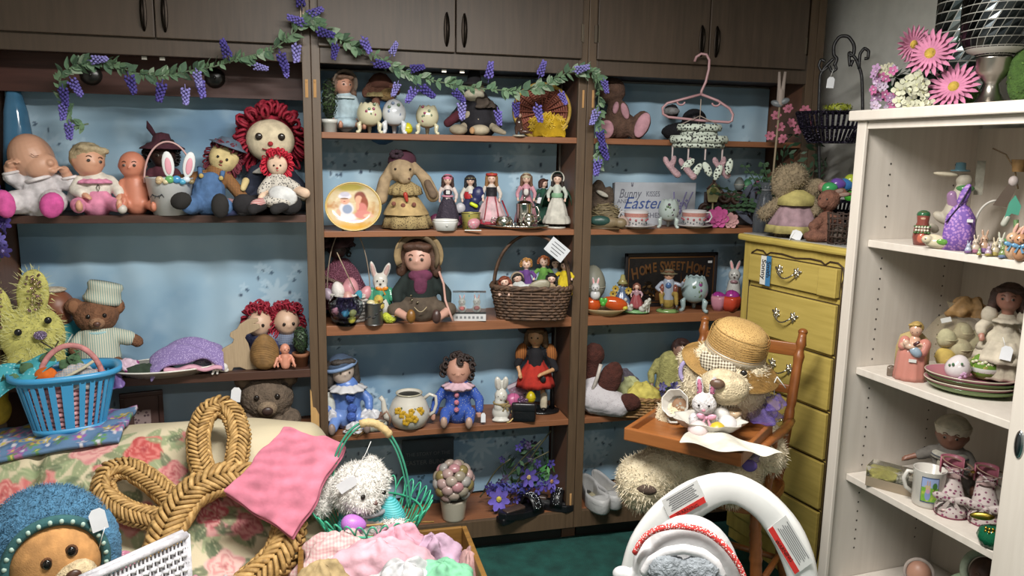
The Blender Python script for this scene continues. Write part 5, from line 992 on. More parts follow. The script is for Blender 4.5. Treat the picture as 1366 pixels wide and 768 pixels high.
t.put('box',M('#e4ecf0', 'glass',.05,1.0,None,.96),G().box(-22,22,-8,8,9,37),smooth=False);t.put('card_base',M('#c4c4c4', 'plain'),G().box(-22,22,-8.3,8,0,9),smooth=False);g=G()
for k in range(7):g.box(-18+k*5.5,-15+k*5.5,-8.6,-8.3,3,6)
t.put('card_print',M('#77797c', 'plain'),g,smooth=False)
for x,lab in((-10, 'left bunny shaker inside the clear box'),(10, 'right bunny shaker inside the clear box')):
 p=T('bunny_shaker',lab, 'shaker',loc=bx.P+np.array([x*bx.s,0,9.3*bx.zs]),unit=bx.s);animal(p, '#efebe2',[(0,0,6,6,5,6),(0,-1,15,5,4.5,5)],(0,-1,15),5,[(-2.6,0,21.5,1.4,1,4,-12),(2.6,0,21.5,1.4,1,4,12)],kind='ceramic',disp=0,vox=.6,nose='#7a5a58');p.put('bow',M('#b86a68', 'ceramic'),G().ell(0,-5,7,4,1.4,3))
t=T('wicker_basket', 'dark brown wicker basket full of little dolls with price card', 'basket',708,S3,.03);wb=t
WB=M('#5c4432', 'straw',None,1, '#3a2a20');basket(t,43,22,42,WB,11,40,1.22,sq=.62,r=1.5,rimr=3.4)
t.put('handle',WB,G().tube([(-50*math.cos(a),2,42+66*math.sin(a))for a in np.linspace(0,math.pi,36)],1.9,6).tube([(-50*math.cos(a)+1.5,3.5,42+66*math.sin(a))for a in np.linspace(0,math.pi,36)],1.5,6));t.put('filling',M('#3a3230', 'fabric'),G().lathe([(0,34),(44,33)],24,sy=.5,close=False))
R0=rotm('Y',math.radians(38));tg=t.put('price_card',M('#c9ccd0', 'plain'),xf(G().box(-14,14,-.3,.3,-10,10),R0,(32,-22,92)),smooth=False,label='white handwritten price card');g=G()
for k,w in enumerate((18,20,16,12)):g.box(-w/2,w/2,-.6,-.35,5.5-k*4,6.3-k*4)
t.put('handwriting',M('#33343a', 'plain'),xf(g,R0,(32,-22,92)),parent=tg,smooth=False)
for x,y,z,H,lab,kw in((-8,-2,26,52, 'little doll in purple with curly ginger hair in the wicker basket',dict(top='#5c3878',skirt='#5c3878',hem=12,hr_col='#a8783c',hs='curly',tilt=-8)),(17,2,28,52, 'little doll in green bodice with red hair standing in the wicker basket',dict(top='#5c8a3c',skirt='#4c7a34',hem=12,hr_col='#9a5424',hs='curly',sleeve=.1)),(44,-4,26,50, 'little doll in bright yellow dress at the right of the wicker basket',dict(top='#c8b020',skirt='#c8b020',hem=13,hr_col='#2c1c16',hs='bob')),(34,4,26,52, 'little dark haired doll behind the yellow dressed one in the wicker basket',dict(top='#7a8a90',skirt='#6a7478',hem=10,hr_col='#241a18',hs='bob')),(24,-12,22,38, 'little dark haired doll in beige at the front of the wicker basket',dict(top='#9a8468',skirt='#9a8468',hem=11,hr_col='#15110f',hs='long'))):
 p=T('small_doll',lab, 'doll',loc=wb.P+np.array([x*wb.s,y*wb.s,z*wb.zs]),unit=wb.s);doll(p,H=H,hr=6.2,er=-.14,shoe=None,**kw)
p=T('small_doll', 'little doll in white and black lying across the wicker basket', 'doll',loc=wb.P+np.array([-20*wb.s,-10*wb.s,40*wb.zs]),unit=wb.s);b=p.soft('body',M('#c0a090', 'skin'),[(-2,0,14,6,6,6),(-10,-4,4,3,-14,-6,2,2.5)],vox=.9);face(p,(-2,0,14),6,headR(-20,-20),body=b,er=-.14);hair(p,(-2,0,14.0),6,headR(0,-20), 'bob', '#1a1614',b);p.soft('dress',M('#b8bab8', 'fabric'),[(0,0,4,9,6,7),(16,-2,2,14,6,5)],vox=1);p.put('cape',M('#8a8470', 'satin'),G().ell(26,-6,4,16,3,9,rot=-20));p.put('bonnet',M('#8a7a68', 'fabric'),xf(G().tube([(7.5*math.cos(a),0,7.5*math.sin(a))for a in np.linspace(-.4,3.6,16)],1.4,6),headR(0,-20),(-2,0,14)))
p=T('small_doll', 'little doll with auburn hair half buried at the left of the wicker basket', 'doll',loc=wb.P+np.array([-38*wb.s,-4*wb.s,30*wb.zs]),unit=wb.s);doll(p,H=26,pose='sit',hr=6.5,er=-.14,hr_col='#7a3c28',hs='bob',top='#5c3848',shoe=None,tilt=-25)
# --- middle bay, fourth shelf
BLS=M('#5a7cc0', 'satin',.35);t=T('clown_doll', 'clown doll in shiny blue suit with white ruffles and pompoms', 'doll',464,S4,.09)
b,c,R=doll(t,H=92,pose='sit',hr=17,skin='#b8a89c',top=BLS,bot=M('#6f8ecc', 'satin',.35),hs='bob',hr_col='#3a3430',turn=15,shoe='#8a7a74',w=1.15,hx=-6,er=-.1,lip='#a05a58',arms=[((-16,0,46),(-26,-6,34),(-24,-16,22)),((16,0,46),(28,-4,36),(28,-14,20))],legs=[((-9,0,15),(-16,-18,14),(-20,-40,8)),((9,0,15),(18,-14,12),(24,-34,6))])
t.put('ruffle',M('#c4c4c8', 'satin'),G().lathe([(7,5),(24,-2),(25,-4),(8,2)],40,0,-2,54,fold=.08,fk=10,close=False));t.put('hat',M('#3a4a60', 'fabric'),xf(G().lathe([(20,0),(18,6),(8,14),(0,16)],22,y=2),headR(0,-14),c+np.array([-2,0,5])));t.put('hat_brim',M('#7a93b8', 'satin'),xf(G().tube([(20*math.cos(a),2+20*math.sin(a),0)for a in np.linspace(0,6.28,24,False)],2.6,6,closed=True),headR(0,-14),c+np.array([-2,0,5])))
for x,z in((4,44),(6,30),(5,20)):t.put('pompom',M('#3f5ca8', 'plush'),G().ell(x,-20-(44-z)*.12,z,6.5,4,6.5))
for x,y,z in((-24,-14,24),(27,-12,22),(10,-26,10)):heap(t, 'cuff',M('#c2c2c8', 'satin'),x,y,z-8,13,9,12,int(x+50),.18)
t.soft('side_panel',M('#c6c8c0', 'satin'),[(-24,-6,30,9,8,18)],vox=1.4)
t=T('teapot', 'white lidless teapot painted with yellow roses', 'teapot',546,S4,.05)
TP=M('#c2beb4', 'ceramic',.15);t.put('body',TP,G().lathe([(0,0),(16,0),(22,3),(27,14),(27,22),(22,34),(17,40),(16.5,43),(17.5,44),(15.5,44),(15,40),(0,38)],36,close=False));t.put('inside',M('#2a2824', 'plain'),G().lathe([(0,41),(15.3,41.2)],24,close=False));t.put('rim_band',M('#b4ae98', 'ceramic'),G().tube([(17*math.cos(a),17*math.sin(a),43.6)for a in np.linspace(0,6.28,30,False)],.9,5,closed=True))
t.put('spout',TP,G().tube([(-22,0,10),(-30,0,14),(-33,0,24),(-34,0,34),(-38,0,39)],[6,5.5,4,3,3],10));t.put('handle',TP,G().tube([(20,0,36),(27,0,41),(35,0,38),(36,0,28),(33,0,18),(24,0,12)],[2.4,2.2,2.2,2.2,2.2,2.6],8));g=G();g2=G();rnd=random.Random(3)
for x,z,r in((-14,27,5.5),(-8,23,6),(1,20,7),(-4,14,5.5),(7,17,5.5),(14,26,6),(3,27,4.5)):
 y=-math.sqrt(max(1,26.5**2-x*x))+abs(z-18)*.16-1
 for k in range(5):a=k*1.256;g.ell(x+r*.5*math.cos(a),y,z+r*.5*math.sin(a),r*.5,.8,r*.45,nu=8,nv=5)
for k in range(26):x,z=rnd.uniform(-18,18),rnd.uniform(13,30);g2.ell(x,-math.sqrt(26.4**2-x*x)+abs(z-18)*.22,z,2,.5,.9,rot=rnd.uniform(0,180),nu=6,nv=4)
t.put('painted_roses',M('#b8922c', 'ceramic'),g);t.put('painted_leaves',M('#5a6038', 'ceramic'),g2)
t=T('clown_doll', 'dark curly haired clown doll in blue starred suit, pink ruffle', 'doll',611,S4,.07)
STR=M('#2f4fa0', 'dots',.8,1.2, '#b0b08c',.17)
b,c,R=doll(t,H=84,pose='sit',hr=17,skin='#b88a78',top=STR,bot=STR,hs='curly',hr_col='#2a1c18',closed=True,shoe='#a88c7c',collar='#c8a8b4',sleeve=.9,w=1.1,lip='#9a3a3c',arms=[((-17,0,42),(-28,-6,30),(-32,-14,14)),((17,0,42),(28,-6,30),(28,-14,16))],legs=[((-8,0,14),(-16,-16,16),(-18,-38,8)),((8,0,14),(16,-16,16),(14,-40,8))])
for z in(39,30,21):t.put('pompom',M('#c07888', 'plush'),G().ell(-2,-18-(39-z)*.15,z,3.4,2.6,3.4))
t.put('ruffle',M('#c4a4b0', 'fabric'),G().lathe([(7,4),(20,-1),(21,-3),(8,1)],40,0,-4,49,fold=.09,fk=10,close=False));tag_on(t,33,-18,10,6,12)
t=T('bunny_figurine', 'white carved bunny with a twine bow, front view', 'figurine',668,S4,.045)
animal(t, '#c6c4bc',[(0,0,10,12,10,11),(0,0,32,9,9,9),(-2,-2,18,8,-2,-2,26,7),(0,-8,3,12,5,3)],(0,0,32),9,[(-4,0,47,5,3.5,10,-10),(5,1,48,4.5,3.5,9,8)],kind='ceramic',disp=0,inner='#b4b0a8',nose='#a89890',er=.07)
t.put('twine',M('#8a7850', 'straw'),G().tube([(9.5*math.cos(a),9*math.sin(a),23)for a in np.linspace(0,6.28,24,False)],1.5,6,closed=True));ribbon(t,6,-9,21,6,M('#8a7850', 'straw'));t.put('cord',M('#c8b070', 'plain'),G().tube([(14,-4,14),(17,-8,6),(12,-12,2),(8,-12,0.8)],.9,5))
t=T('gift_box', 'pink and lilac patterned box leaning behind the black pouch', 'box',692,S4,.14);t.put('box',M('#8a6c7c', 'blot',.4,.8, '#b0a8b8'),xf(G().box(-14,14,-2,2,-9,9),rotm('Y',math.radians(-25)),(0,0,30)),smooth=False);t.put('lid_edge',M('#c0b4bc', 'plain'),xf(G().box(-14,14,-2.6,-2,5,9),rotm('Y',math.radians(-25)),(0,0,30)),smooth=False);t.put('tray',M('#6a5060', 'plain'),G().box(-10,12,-2,4,0,22),smooth=False)
t=T('plastic_egg', 'pink plastic egg behind the white carved bunny', 'plastic egg',684,S4+.04,.09);g=G();egg(g,0,0,8,9,10,60);t.put('shell',M('#b8608c', 'plastic'),g);t.put('seam',M('#9a4c74', 'plastic'),G().tube([(2,8.6*math.cos(a),8+8.6*math.sin(a))for a in np.linspace(0,6.28,20,False)],.4,5,closed=True))
t=T('black_pouch', 'black leather coin pouch at the shelf edge', 'pouch',699,S4,.015);t.put('pouch',M('#17161a', 'satin',.3),G().box(-17,16,-8,8,0,22),bev=4,sub=1);t.put('flap',M('#1c1b1f', 'satin',.3),G().box(-17,16,-9,0,14,26),bev=3,sub=1)
t=T('plastic_egg', 'yellow plastic egg resting behind the black pouch', 'plastic egg',708,S4+.06,.06);g=G();egg(g,0,0,7,6.5,7.5);t.put('shell',M('#b8a818', 'plastic'),g);t.put('seam',M('#98881a', 'plastic'),G().tube([(6.6*math.cos(a),6.6*math.sin(a),6.5)for a in np.linspace(0,6.28,20,False)],.3,5,closed=True))
t=T('beaded_trinket', 'small purple beaded trinket on top of the black pouch', 'trinket',697,S4+26*.00277,.03);t.put('beads',M('#7a4a8c', 'glitter',.2,2, '#c8a8b8'),G().ell(-4,0,3,3,3,3).ell(2,-1,3,3,2.5,2.6).ell(-1,0,6,2.4,2.4,2.4).ell(6,0,3,2,2,2))
t=T('costume_doll', 'standing doll in red dotted skirt, black bodice and orange puff sleeves', 'doll',713,S4,.12)
b,c,R=doll(t,H=110,hr=12,skin='#b88c64',top='#15141a',skirt='#a8281c',hem=26,hr_col='#5a4024',hs='bob',shoe='#1a1614',sleeve=.1,hem2=34,turn=-10,er=-.12,arms=[((-15,0,80),(-24,-4,62),(-20,-12,52)),((15,0,80),(26,-6,58),(8,-20,54))],legs=[((-6,0,50),(-7,0,28),(-8,0,5)),((7,0,50),(10,0,28),(12,0,5))])
for x,ro in((-19,16),(20,-14)):t.put('puff_sleeve',M('#a8682c', 'vstripe',None,1.6, '#5c3018'),G().ell(x,0,76,8,8,13,rot=ro))
for x in(-8,12):t.put('sock',M('#c8bda4', 'fabric'),G().cap((x,-1,8),5,(x,-1,22),4.6))
t.put('skirt_dot',M('#151318', 'plain'),G().ell(10,-17.5,47,4.2,1,4.2));t.put('hair_bow',M('#17151a', 'satin'),G().ell(-16,2,108,9,4,8));t.put('hair_bow',M('#17151a', 'satin'),G().ell(14,3,108,9,4,8));t.put('stand_base',M('#141416', 'ceramic'),G().lathe([(0,0),(25,0),(25,2.4),(0,3)],30,8,4,0,sy=.7));t.put('stand_pole',M('#141416', 'satin'),G().tube([(24,8,2),(22,10,60)],3,8))
t=T('twig_basket', 'little broken twig nest on the left of the fourth shelf', 'nest',474,S4,.0-.0+.01);g=G();rnd=random.Random(8)
for i in range(60):a=rnd.uniform(0,6.28);p=np.array([13*math.cos(a),7*math.sin(a),rnd.uniform(1,7)]);d=np.array([-math.sin(a),math.cos(a)*.6,rnd.uniform(-.3,.6)])*7;g.tube([p-d,p,p+d*.9],.5,4)
t.put('twigs',M('#7a5c34', 'straw'),g,stuff=True)
t=T('ballet_slipper', 'pale grey doll slipper at the shelf edge behind the wire basket handle', 'doll shoe',504,S4,-.0+.012);t.soft('shoe',M('#a4a498', 'satin'),[(0,0,8,13,7,7,-12),(-8,0,5,8,6,5)],vox=1);t.put('opening',M('#6a665c', 'fabric'),G().ell(4,-2,13,7,4.5,2,rot=-12));t.put('strap',M('#8a6a58', 'satin'),G().tube([(4,0,20),(12,0,26),(17,0,18),(15,0,8)],1.4,6))
# --- middle bay, bottom
t=T('picture_book', 'dark picture book with faint easter lettering standing at the back', 'book',571,S5,.2,rot=0);t.put('cover',M('#2c3a44', 'satin',.5),G().box(-34,34,-1.5,1.5,0,82),smooth=False);t.put('pages',M('#a8a494', 'plain'),G().box(-33,33.6,1.5,4,1,81),smooth=False);t.put('cover_art',M('#4a6a80', 'blot',.6,.35, '#2c4a5c'),G().box(-30,30,-2,-1.5,4,38),smooth=False)
text(t, 'lettering', 'THE STORY OF THE',M('#5c6468', 'plain'),6.6,0,-2.1,62);text(t, 'lettering', 'EASTER BUNNY',M('#5c6468', 'plain'),8.5,0,-2.1,51)
t=T('egg_topiary', 'ball of pearly painted eggs in a white ceramic pot', 'egg topiary',605,S5,.045)
t.put('pot',M('#b8b0a0', 'ceramic'),G().lathe([(0,0),(14,0),(15,3),(18,24),(18.6,27),(16,26),(0,22)],28,close=False));t.put('core',M('#4a4038', 'fabric'),G().ell(0,0,46,22,22,20));N_=50;rnd=random.Random(6)
EC=['#b09490', '#a8988c', '#b8868c', '#9a9080', '#a4a09c', '#8a7c50', '#b89c98']
for i in range(N_):
 k=1-2*(i+.5)/N_;ph=i*2.39996;q=math.sqrt(1-k*k);d=np.array([q*math.cos(ph),q*math.sin(ph),k])
 if k<-.75:continue
 v,f=sphere_t(10,8);R_=np.array(Vector(d).to_track_quat('X', 'Z').to_matrix());g=G();g.add((v*(4.8,8.2,6.4))@R_.T+d*(24,24,22)+(0,0,47),f);t.put('egg',M(EC[i%7], 'satin',.25),g)
t=T('flower_bunch', 'bunch of purple artificial flowers lying across the bottom shelf', 'flowers',690,S5,.1)
rnd=random.Random(12);g=G()
for x0,z0_,x1,z1 in((-40,12,40,70),(-30,10,30,84),(-45,18,-10,60),(-20,8,46,50),(-50,10,-20,24),(-10,10,42,96)):g.tube([(x0+(x1-x0)*q,4*math.sin(q*5),z0_+(z1-z0_)*q+6*math.sin(q*3))for q in np.linspace(0,1,8)],1,5)
t.put('stem',M('#4a4a34', 'plain'),g);bush(t, 'foliage',M('#35543a', 'plain'),(12,6,44),(34,12,34),90,6,3);bush(t, 'foliage',M('#4c8a4a', 'plain'),(38,-4,44),(8,6,12),12,7,4)
for i in range(34):
 x=rnd.uniform(-52,46);z=rnd.uniform(6,30)if i<16 else rnd.uniform(20,84);y=rnd.uniform(-16,6)
 if z>36 and x<-24:x+=40
 bloom(t, 'flower',M(['#4a3f96', '#5f55b0', '#3a3072', '#3c3050'][(i+(z>40)*2)%4], 'fabric'),x,y,z,rnd.uniform(5,8),5,headR(rnd.uniform(-40,40),rnd.uniform(0,70),rnd.uniform(-30,30)),None)
bloom(t, 'flower',M('#6a5cb8', 'fabric'),-24,-24,18,15,7,headR(0,10,-15), '#c8b850',.28,.3);bloom(t, 'flower',M('#5f50a8', 'fabric'),14,-18,44,13,6,headR(20,10,0), '#b8a070',.28,.3);bloom(t, 'flower',M('#6a5cb8', 'fabric'),44,-14,38,11,6,headR(30,10,0), '#b88a60',.28,.3)
bush(t, 'hyacinth',M('#4a4a9c', 'plain'),(-8,-14,28),(34,6,6),160,3,8)
BLK=M('#131317', 'satin',.35);GEM=M('#c8ccd4', 'metal',.2)
for u,Y,ry,lab in((693,-.0,115, 'black beaded sandal tipped over the shelf edge, nearest the egg topiary'),(724,.07,62, 'black beaded sandal lying flat beside the post')):
 t=T('sandal',lab, 'shoe',u,S5,Y,rot=math.radians(ry-90),group=None)
 pr=[(-36,0),(-30,9),(-15,11),(0,9),(18,12),(34,11),(42,4),(42,-4),(34,-11),(18,-12),(0,-9),(-15,-11),(-30,-9)]
 k=len(pr);g=G();zz=lambda x:9+(6 if x<0 else 0)*min(1,-x/30);vv=[(x,y,zz(x)-6 if False else(max(0,zz(x)-9)))for x,y in pr]+[(x,y,zz(x))for x,y in pr];g.add(vv,[tuple(range(k-1,-1,-1)),tuple(range(k,2*k))]+[(i,(i+1)%k,k+(i+1)%k,k+i)for i in range(k)])
 t.put('sole',BLK,g,bev=1.5,smooth=False);t.put('heel',BLK,G().box(-34,-14,-8,8,0,8),bev=1.5);t.put('insole',M('#4a3a34', 'satin'),G().box(-26,6,-6,6,10,15),bev=2)
 st=t.put('strap',BLK,G().grid([[(x,14*math.cos(a),8+15*math.sin(a))for a in np.linspace(0,math.pi,12)]for x in(12,20,28)]),sol=1.6);g=G()
 for a in np.linspace(.35,2.8,7):
  for q in range(8):b2=q*.785;g.ell(20+4*math.cos(b2),15.5*math.cos(a)-2.6*math.sin(b2)*math.sin(a),9+16*math.sin(a)+3.6*math.sin(b2)*math.cos(a),1,1,1,nu=6,nv=4)
 t.put('beading',GEM,g,parent=st)
# --- right bay
def on(p,name,label,cat,x,y,z,group=None):return T(name,label,cat,loc=p.P+np.array([x*p.s,y*p.s,z*p.zs]),unit=p.s,group=group,rot=p.rot)
t=T('plush_bunny', 'brown plush bunny slumped with pink soled feet on the top shelf', 'plush toy',826,S1,.1)
b=t.soft('body',M('#5a4236', 'plush'),[(-2,0,18,26,18,18),(-12,-2,62,18,14,18),(26,-10,18,13,8,20,25),(-16,-14,12,13,10,13),(-6,-4,40,12,-4,0,20,16),(4,-8,36,8,6,14,-20)],vox=1.6,disp=2)
for x,y,z,rx,rz,ro in((29,-19,18,9,17,22),(-17,-24,12,10,12,0),(6,-15,36,5,11,-20),(-6,-16,40,4,8,10)):t.put('pink_sole',M('#b0848e', 'fabric'),G().ell(x,y,z,rx,3,rz,rot=ro),parent=b)
t=T('plush_toy', 'dark plush toy with pale paw lying on the top shelf behind the mobile', 'plush toy',908,S1,.15);t.soft('body',M('#1c1c22', 'plush'),[(0,0,12,26,14,12),(16,0,28,16,12,14),(-14,0,38,10,8,10)],vox=1.6,disp=2);t.put('paw',M('#8a8a8c', 'plush'),G().ell(-14,-14,38,11,6,5));t.put('nose',M('#3a3236', 'satin'),G().ell(16,-12,30,3,2,2.4))
# second shelf
t=T('bird_nest', 'straw nest with dried grass beside the post', 'nest',806,S2,.1);g=G();rnd=random.Random(5)
for i in range(170):a=rnd.uniform(0,6.28);k=rnd.uniform(.4,1);p=np.array([22*k*math.cos(a),12*k*math.sin(a),rnd.uniform(8,34)*(1.1-.4*k)]);d=np.array([-math.sin(a),math.cos(a)*.6,rnd.uniform(-.5,.6)])*rnd.uniform(6,12);g.tube([p-d,p+(0,0,1),p+d],.55,4)
t.put('straw',M('#8a7c5c', 'straw'),g,stuff=True);t.put('core',M('#6c5f46', 'straw'),G().ell(0,0,16,20,11,15));t.put('feather',M('#b8b4a8', 'fabric'),G().ell(-4,-8,44,9,2,3,rot=25));t.soft('bark',M('#5a4c40', 'plush'),[(-10,4,36,12,8,26),(4,4,40,8,6,14)],vox=1.6,disp=3)
t=T('duck_figurine', 'carved duck with green head lying in front of the nest', 'figurine',804,S2,.025);t.soft('body',M('#7a6a50', 'wood',.5,3),[(0,0,9,24,9,9),(24,0,8,8,6,7)],vox=1.2);t.put('green_head',M('#2c4a44', 'satin'),G().ell(-4,-5,11,15,7,7));t.put('bill',M('#8a3c34', 'satin'),G().ell(-18,-3,11,5,4,6));t.put('base',M('#5c4a34', 'wood'),G().box(-18,22,-8,8,0,2))
t=T('shell_ornament', 'pale pink shell ornament between the duck and the left teacup', 'ornament',830,S2,.02);t.put('shell',M('#a8948c', 'ceramic'),G().lathe([(0,0),(7,1),(10,7),(7,13),(2,17),(0,18)],26,fold=.06,fk=8));t.put('base',M('#9a8a74', 'ceramic'),G().ell(-2,0,2,11,7,2.2))
t=T('easter_sign', 'white board sign reading Bunny Kisses and Easter Wishes', 'sign',872,S2,.17,rot=0);t.put('board',M('#b4b8c0', 'plain',.6),G().box(-58,58,-2,2,0,56),bev=.6,smooth=False);t.put('board_edge',M('#5a5c60', 'plain'),G().box(-60,-58,-2,2,0,55),smooth=False)
BLI=M('#5c6a8c', 'plain');GRI=M('#6a6c78', 'plain');PUI=M('#8a86b0', 'plain')
text(t, 'lettering', 'Bunny',GRI,17,-37,-2.3,36,shear=.3,sx=.72);text(t, 'lettering', 'KISSES',GRI,9.5,-4,-2.3,38,sx=.75);text(t, 'lettering', 'AND',GRI,7.5,-46,-2.3,29);text(t, 'lettering', 'Easter',M('#3f5690', 'plain'),22,-18,-2.3,22,shear=.35);text(t, 'lettering', 'WISHES',GRI,9.5,-8,-2.3,10)
g=G()
for q in((-34,52,1.6),(-33,54.5,.5),(-35,54.5,.5)):g.ell(q[0],-2.3,q[1],q[2],.3,1.6)
t.put('bunny_emblem',GRI,g);g=G()
for x,ang in((28,6),(36,-24),(43,-30)):g.tube([(x,-2.3,14),(x+ang*-.1,-2.3,28),(x-ang*.35,-2.3,44)],1.0,4)
for k in range(30):rnd.seed(k);g.ell(rnd.uniform(26,46),-2.3,rnd.uniform(8,34),1.6,.4,1.6,nu=6,nv=4)
t.put('painted_lavender',PUI,g,stuff=True)
def teacup(u,lab1,lab2,flip):
 s=T('saucer',lab1, 'saucer',u,S2,.03);s.put('dish',M('#b8b4b4', 'ceramic'),G().lathe([(0,0),(11,0),(25,4),(26,5),(24,5),(11,1.6),(0,1.6)],34,close=False))
 c=on(s, 'teacup',lab2, 'cup',0,0,1.7);c.put('cup',M('#bcb8b8', 'ceramic'),G().lathe([(0,0),(10,0),(13,3),(15,12),(16,22),(15.2,22),(14,12),(0,3)],32,close=False));c.put('pink_band',M('#a8746c', 'dots',.3,2.4, '#c8a8a4',.2),G().lathe([(15.45,14),(15.95,19)],32,close=False));g=G()
 for k in range(7):a=-math.pi+math.pi*k/6;g.ell(15.1*math.cos(a),15.1*math.sin(a),11-(k%2),1.5,1.5,1.6,nu=8,nv=5)
 c.put('painted_roses',M('#9a4a52', 'ceramic'),g);g=G()
 for k in range(12):a=-math.pi+math.pi*(k+.5)/11;g.ell(14.2*math.cos(a),14.2*math.sin(a),7-(k%3),.9,.9,1,nu=6,nv=4)
 c.put('painted_leaves',M('#4a5a60', 'ceramic'),g);c.put('handle',M('#b0acac', 'ceramic'),G().tube([(flip*x,-1,z)for x,z in((14,19),(20,20),(23,14),(20,8),(13,6))],1.3,6))
teacup(848, 'white saucer under the left rose banded teacup', 'rose banded teacup standing left of the footed egg',-1);teacup(925, 'white saucer under the right rose banded teacup', 'rose banded teacup standing beside the pink roses',1)
egg_cup(891, 'pale green footed egg vase with jagged rim between two teacups',S2,.05,38,13,M('#a4b0ac', 'ceramic'),True,fl='#4a3a4c',n=8)
t=T('birdhouse', 'tiny wooden birdhouse on a stick', 'birdhouse',949,S2,.07);t.put('stick',M('#8c7c5c', 'wood'),G().tube([(0,0,2),(0,0,34)],1.2,6));t.put('box',M('#8a8458', 'wood',.7,2),G().prism([(-6,33),(5,33),(9,48),(0,58),(-9,48)],-5,5),bev=.5,smooth=False);R1=rotm('Y',math.radians(-42));t.put('roof',M('#4a342c', 'wood'),xf(G().box(-1,15,-7,7,-1,1),rotm('Y',math.radians(50)),(-1,0,61)).add([],[]));t.put('roof',M('#4a342c', 'wood'),xf(G().box(-15,1,-7,7,-1,1),rotm('Y',math.radians(-50)),(1,0,61)));t.put('moss',M('#5a6434', 'plush'),G().ell(0,-6,48,4,1.5,4));t.put('entrance',M('#1c1814', 'plain'),G().ell(0,-5.6,48,2.2,1.4,2.2));t.put('base',M('#5c4a34', 'wood'),G().lathe([(0,0),(8,0),(7,2.4),(0,3)],16))
t=T('carved_scroll', 'dark carved wooden scrollwork leaning at the back beside the birdhouse', 'carving',976,S2,.17);g=G()
for cx,cz,r,n,a0 in((-26,34,10,1.6,0),(-10,36,9,1.4,2),(6,34,9,1.5,1),(20,36,8,1.4,3),(-18,16,11,1.6,4),(2,16,10,1.5,2),(18,15,9,1.5,0),(-36,18,8,1.3,1),(32,24,9,1.4,2)):g.tube([(cx+r*(1-.1*q)*math.cos(a0+q),0,cz+r*(1-.1*q)*math.sin(a0+q))for q in np.linspace(0,n*6.28,26)],3,6)
t.put('scrolls',M('#4a342a', 'wood',.5),g,stuff=True);t.put('board',M('#2c201c', 'wood'),G().box(-38,40,2,5,0,42),smooth=False)
for x,z,c,lab in((2,54, '#6e7472', 'grey patterned egg of the hanging row'),(14,52, '#4a8a62', 'green patterned egg of the hanging row'),(29,50, '#a05a74', 'pink patterned egg of the hanging row'),(43,53, '#a89a4c', 'yellow patterned egg of the hanging row')):
 e=T('ornament_egg',lab, 'egg',loc=t.P+np.array([x*t.s,-.03,(z-9)*t.zs]),unit=t.s);g=G();egg(g,0,0,9,6.5,9);e.put('shell',M(c, 'dots',.6,3.2, '#b8bcb0',.16),g);e.put('band',M('#c0bcb0', 'plain'),G().tube([(6.7*math.cos(a),6.7*math.sin(a),8)for a in np.linspace(0,6.28,20,False)],.5,5,closed=True));e.put('cord',M('#6a5c44', 'plain'),G().tube([(0,0,17),(0,10,12),(0,14,0),(0,14,-8)],.5,4))
for u,Y,r,c,lab in((957,.045,15, '#b04c84', 'large deep pink artificial rose lying on the shelf'),(974,.02,11, '#b88c8c', 'pale peach artificial rose lying beside the deep pink one'),(944,.09,9, '#a07888', 'small dusty pink rose behind the deep pink one')):
 t=T('artificial_rose',lab, 'flower',u,S2,Y);t.put('calyx',M('#4a5c3c', 'plain'),G().ell(0,4,r*.8,r*.4,r*.5,r*.4).tube([(0,6,r*.7),(4,14,2),(10,20,1)],.9,5));bloom(t, 'petals',M(c, 'fabric'),0,0,r*.85,r,7,headR(0,10,-10),c,.38,.45,layers=3)
t=T('dark_leaf_spray', 'spray of grey blue dried leaves at the right end of the shelf', 'dried leaves',1000,S2,.05)
for k in range(9):t.put('leaf',M('#4a4f5c', 'fabric'),G().ell(-8+(k%3)*9,-4+k%2*6,14+k*5,4,1.5,15,rot=-50+k*13))
t.put('stem',M('#2c2c30', 'plain'),G().tube([(2,0,0),(0,0,30),(4,0,60)],1.2,5))
# third shelf
t=T('carrot_dish', 'oval dish shaped with two ceramic carrots', 'dish',805,S3,.03);t.put('dish',M('#b8a078', 'ceramic'),G().lathe([(0,0),(18,0),(30,8),(30.6,9),(28,8.6),(18,3),(0,3)],36,sy=.6,close=False))
for x,z,rx,ro in((-16,14,13,8),(14,16,18,10)):t.put('carrot',M('#b0481c', 'ceramic',.12),G().ell(x,-2,z,rx,8,9,rot=ro))
t.put('carrot_leaves',M('#4a9a3c', 'ceramic'),G().ell(-1,-6,16,4,4,4).ell(-3,-7,20,3,2,4).ell(2,-7,20,3,2,4));t.put('rim_leaf',M('#b0a83c', 'ceramic'),G().ell(28,-4,11,4,5,3));cdish=t
p=on(t, 'bunny_figurine', 'small white china bunny sitting on the carrot dish', 'figurine',-13,-1,21);animal(p, '#c0c0c0',[(0,0,6,7,6,7),(0,-2,16,6,5.5,6)],(0,-2,16),6,[(-3,0,24,2,1.5,6,-10),(3,0,24,2,1.5,6,12)],kind='ceramic',disp=0,vox=.7)
t=T('stone_egg', 'large grey egg at the back behind the carrot dish', 'egg',790,S3+.04,.16);g=G();egg(g,0,0,22,17,23);t.put('shell',M('#8a8a7c', 'ceramic',.5),g);t.put('stand',M('#5a5044', 'wood'),G().lathe([(10,-14),(11,-13),(9,4),(8,4)],20));t.put('band',M('#a8a494', 'plain'),G().tube([(17.2*math.cos(a),17.2*math.sin(a),17)for a in np.linspace(0,6.28,26,False)],.6,5,closed=True))
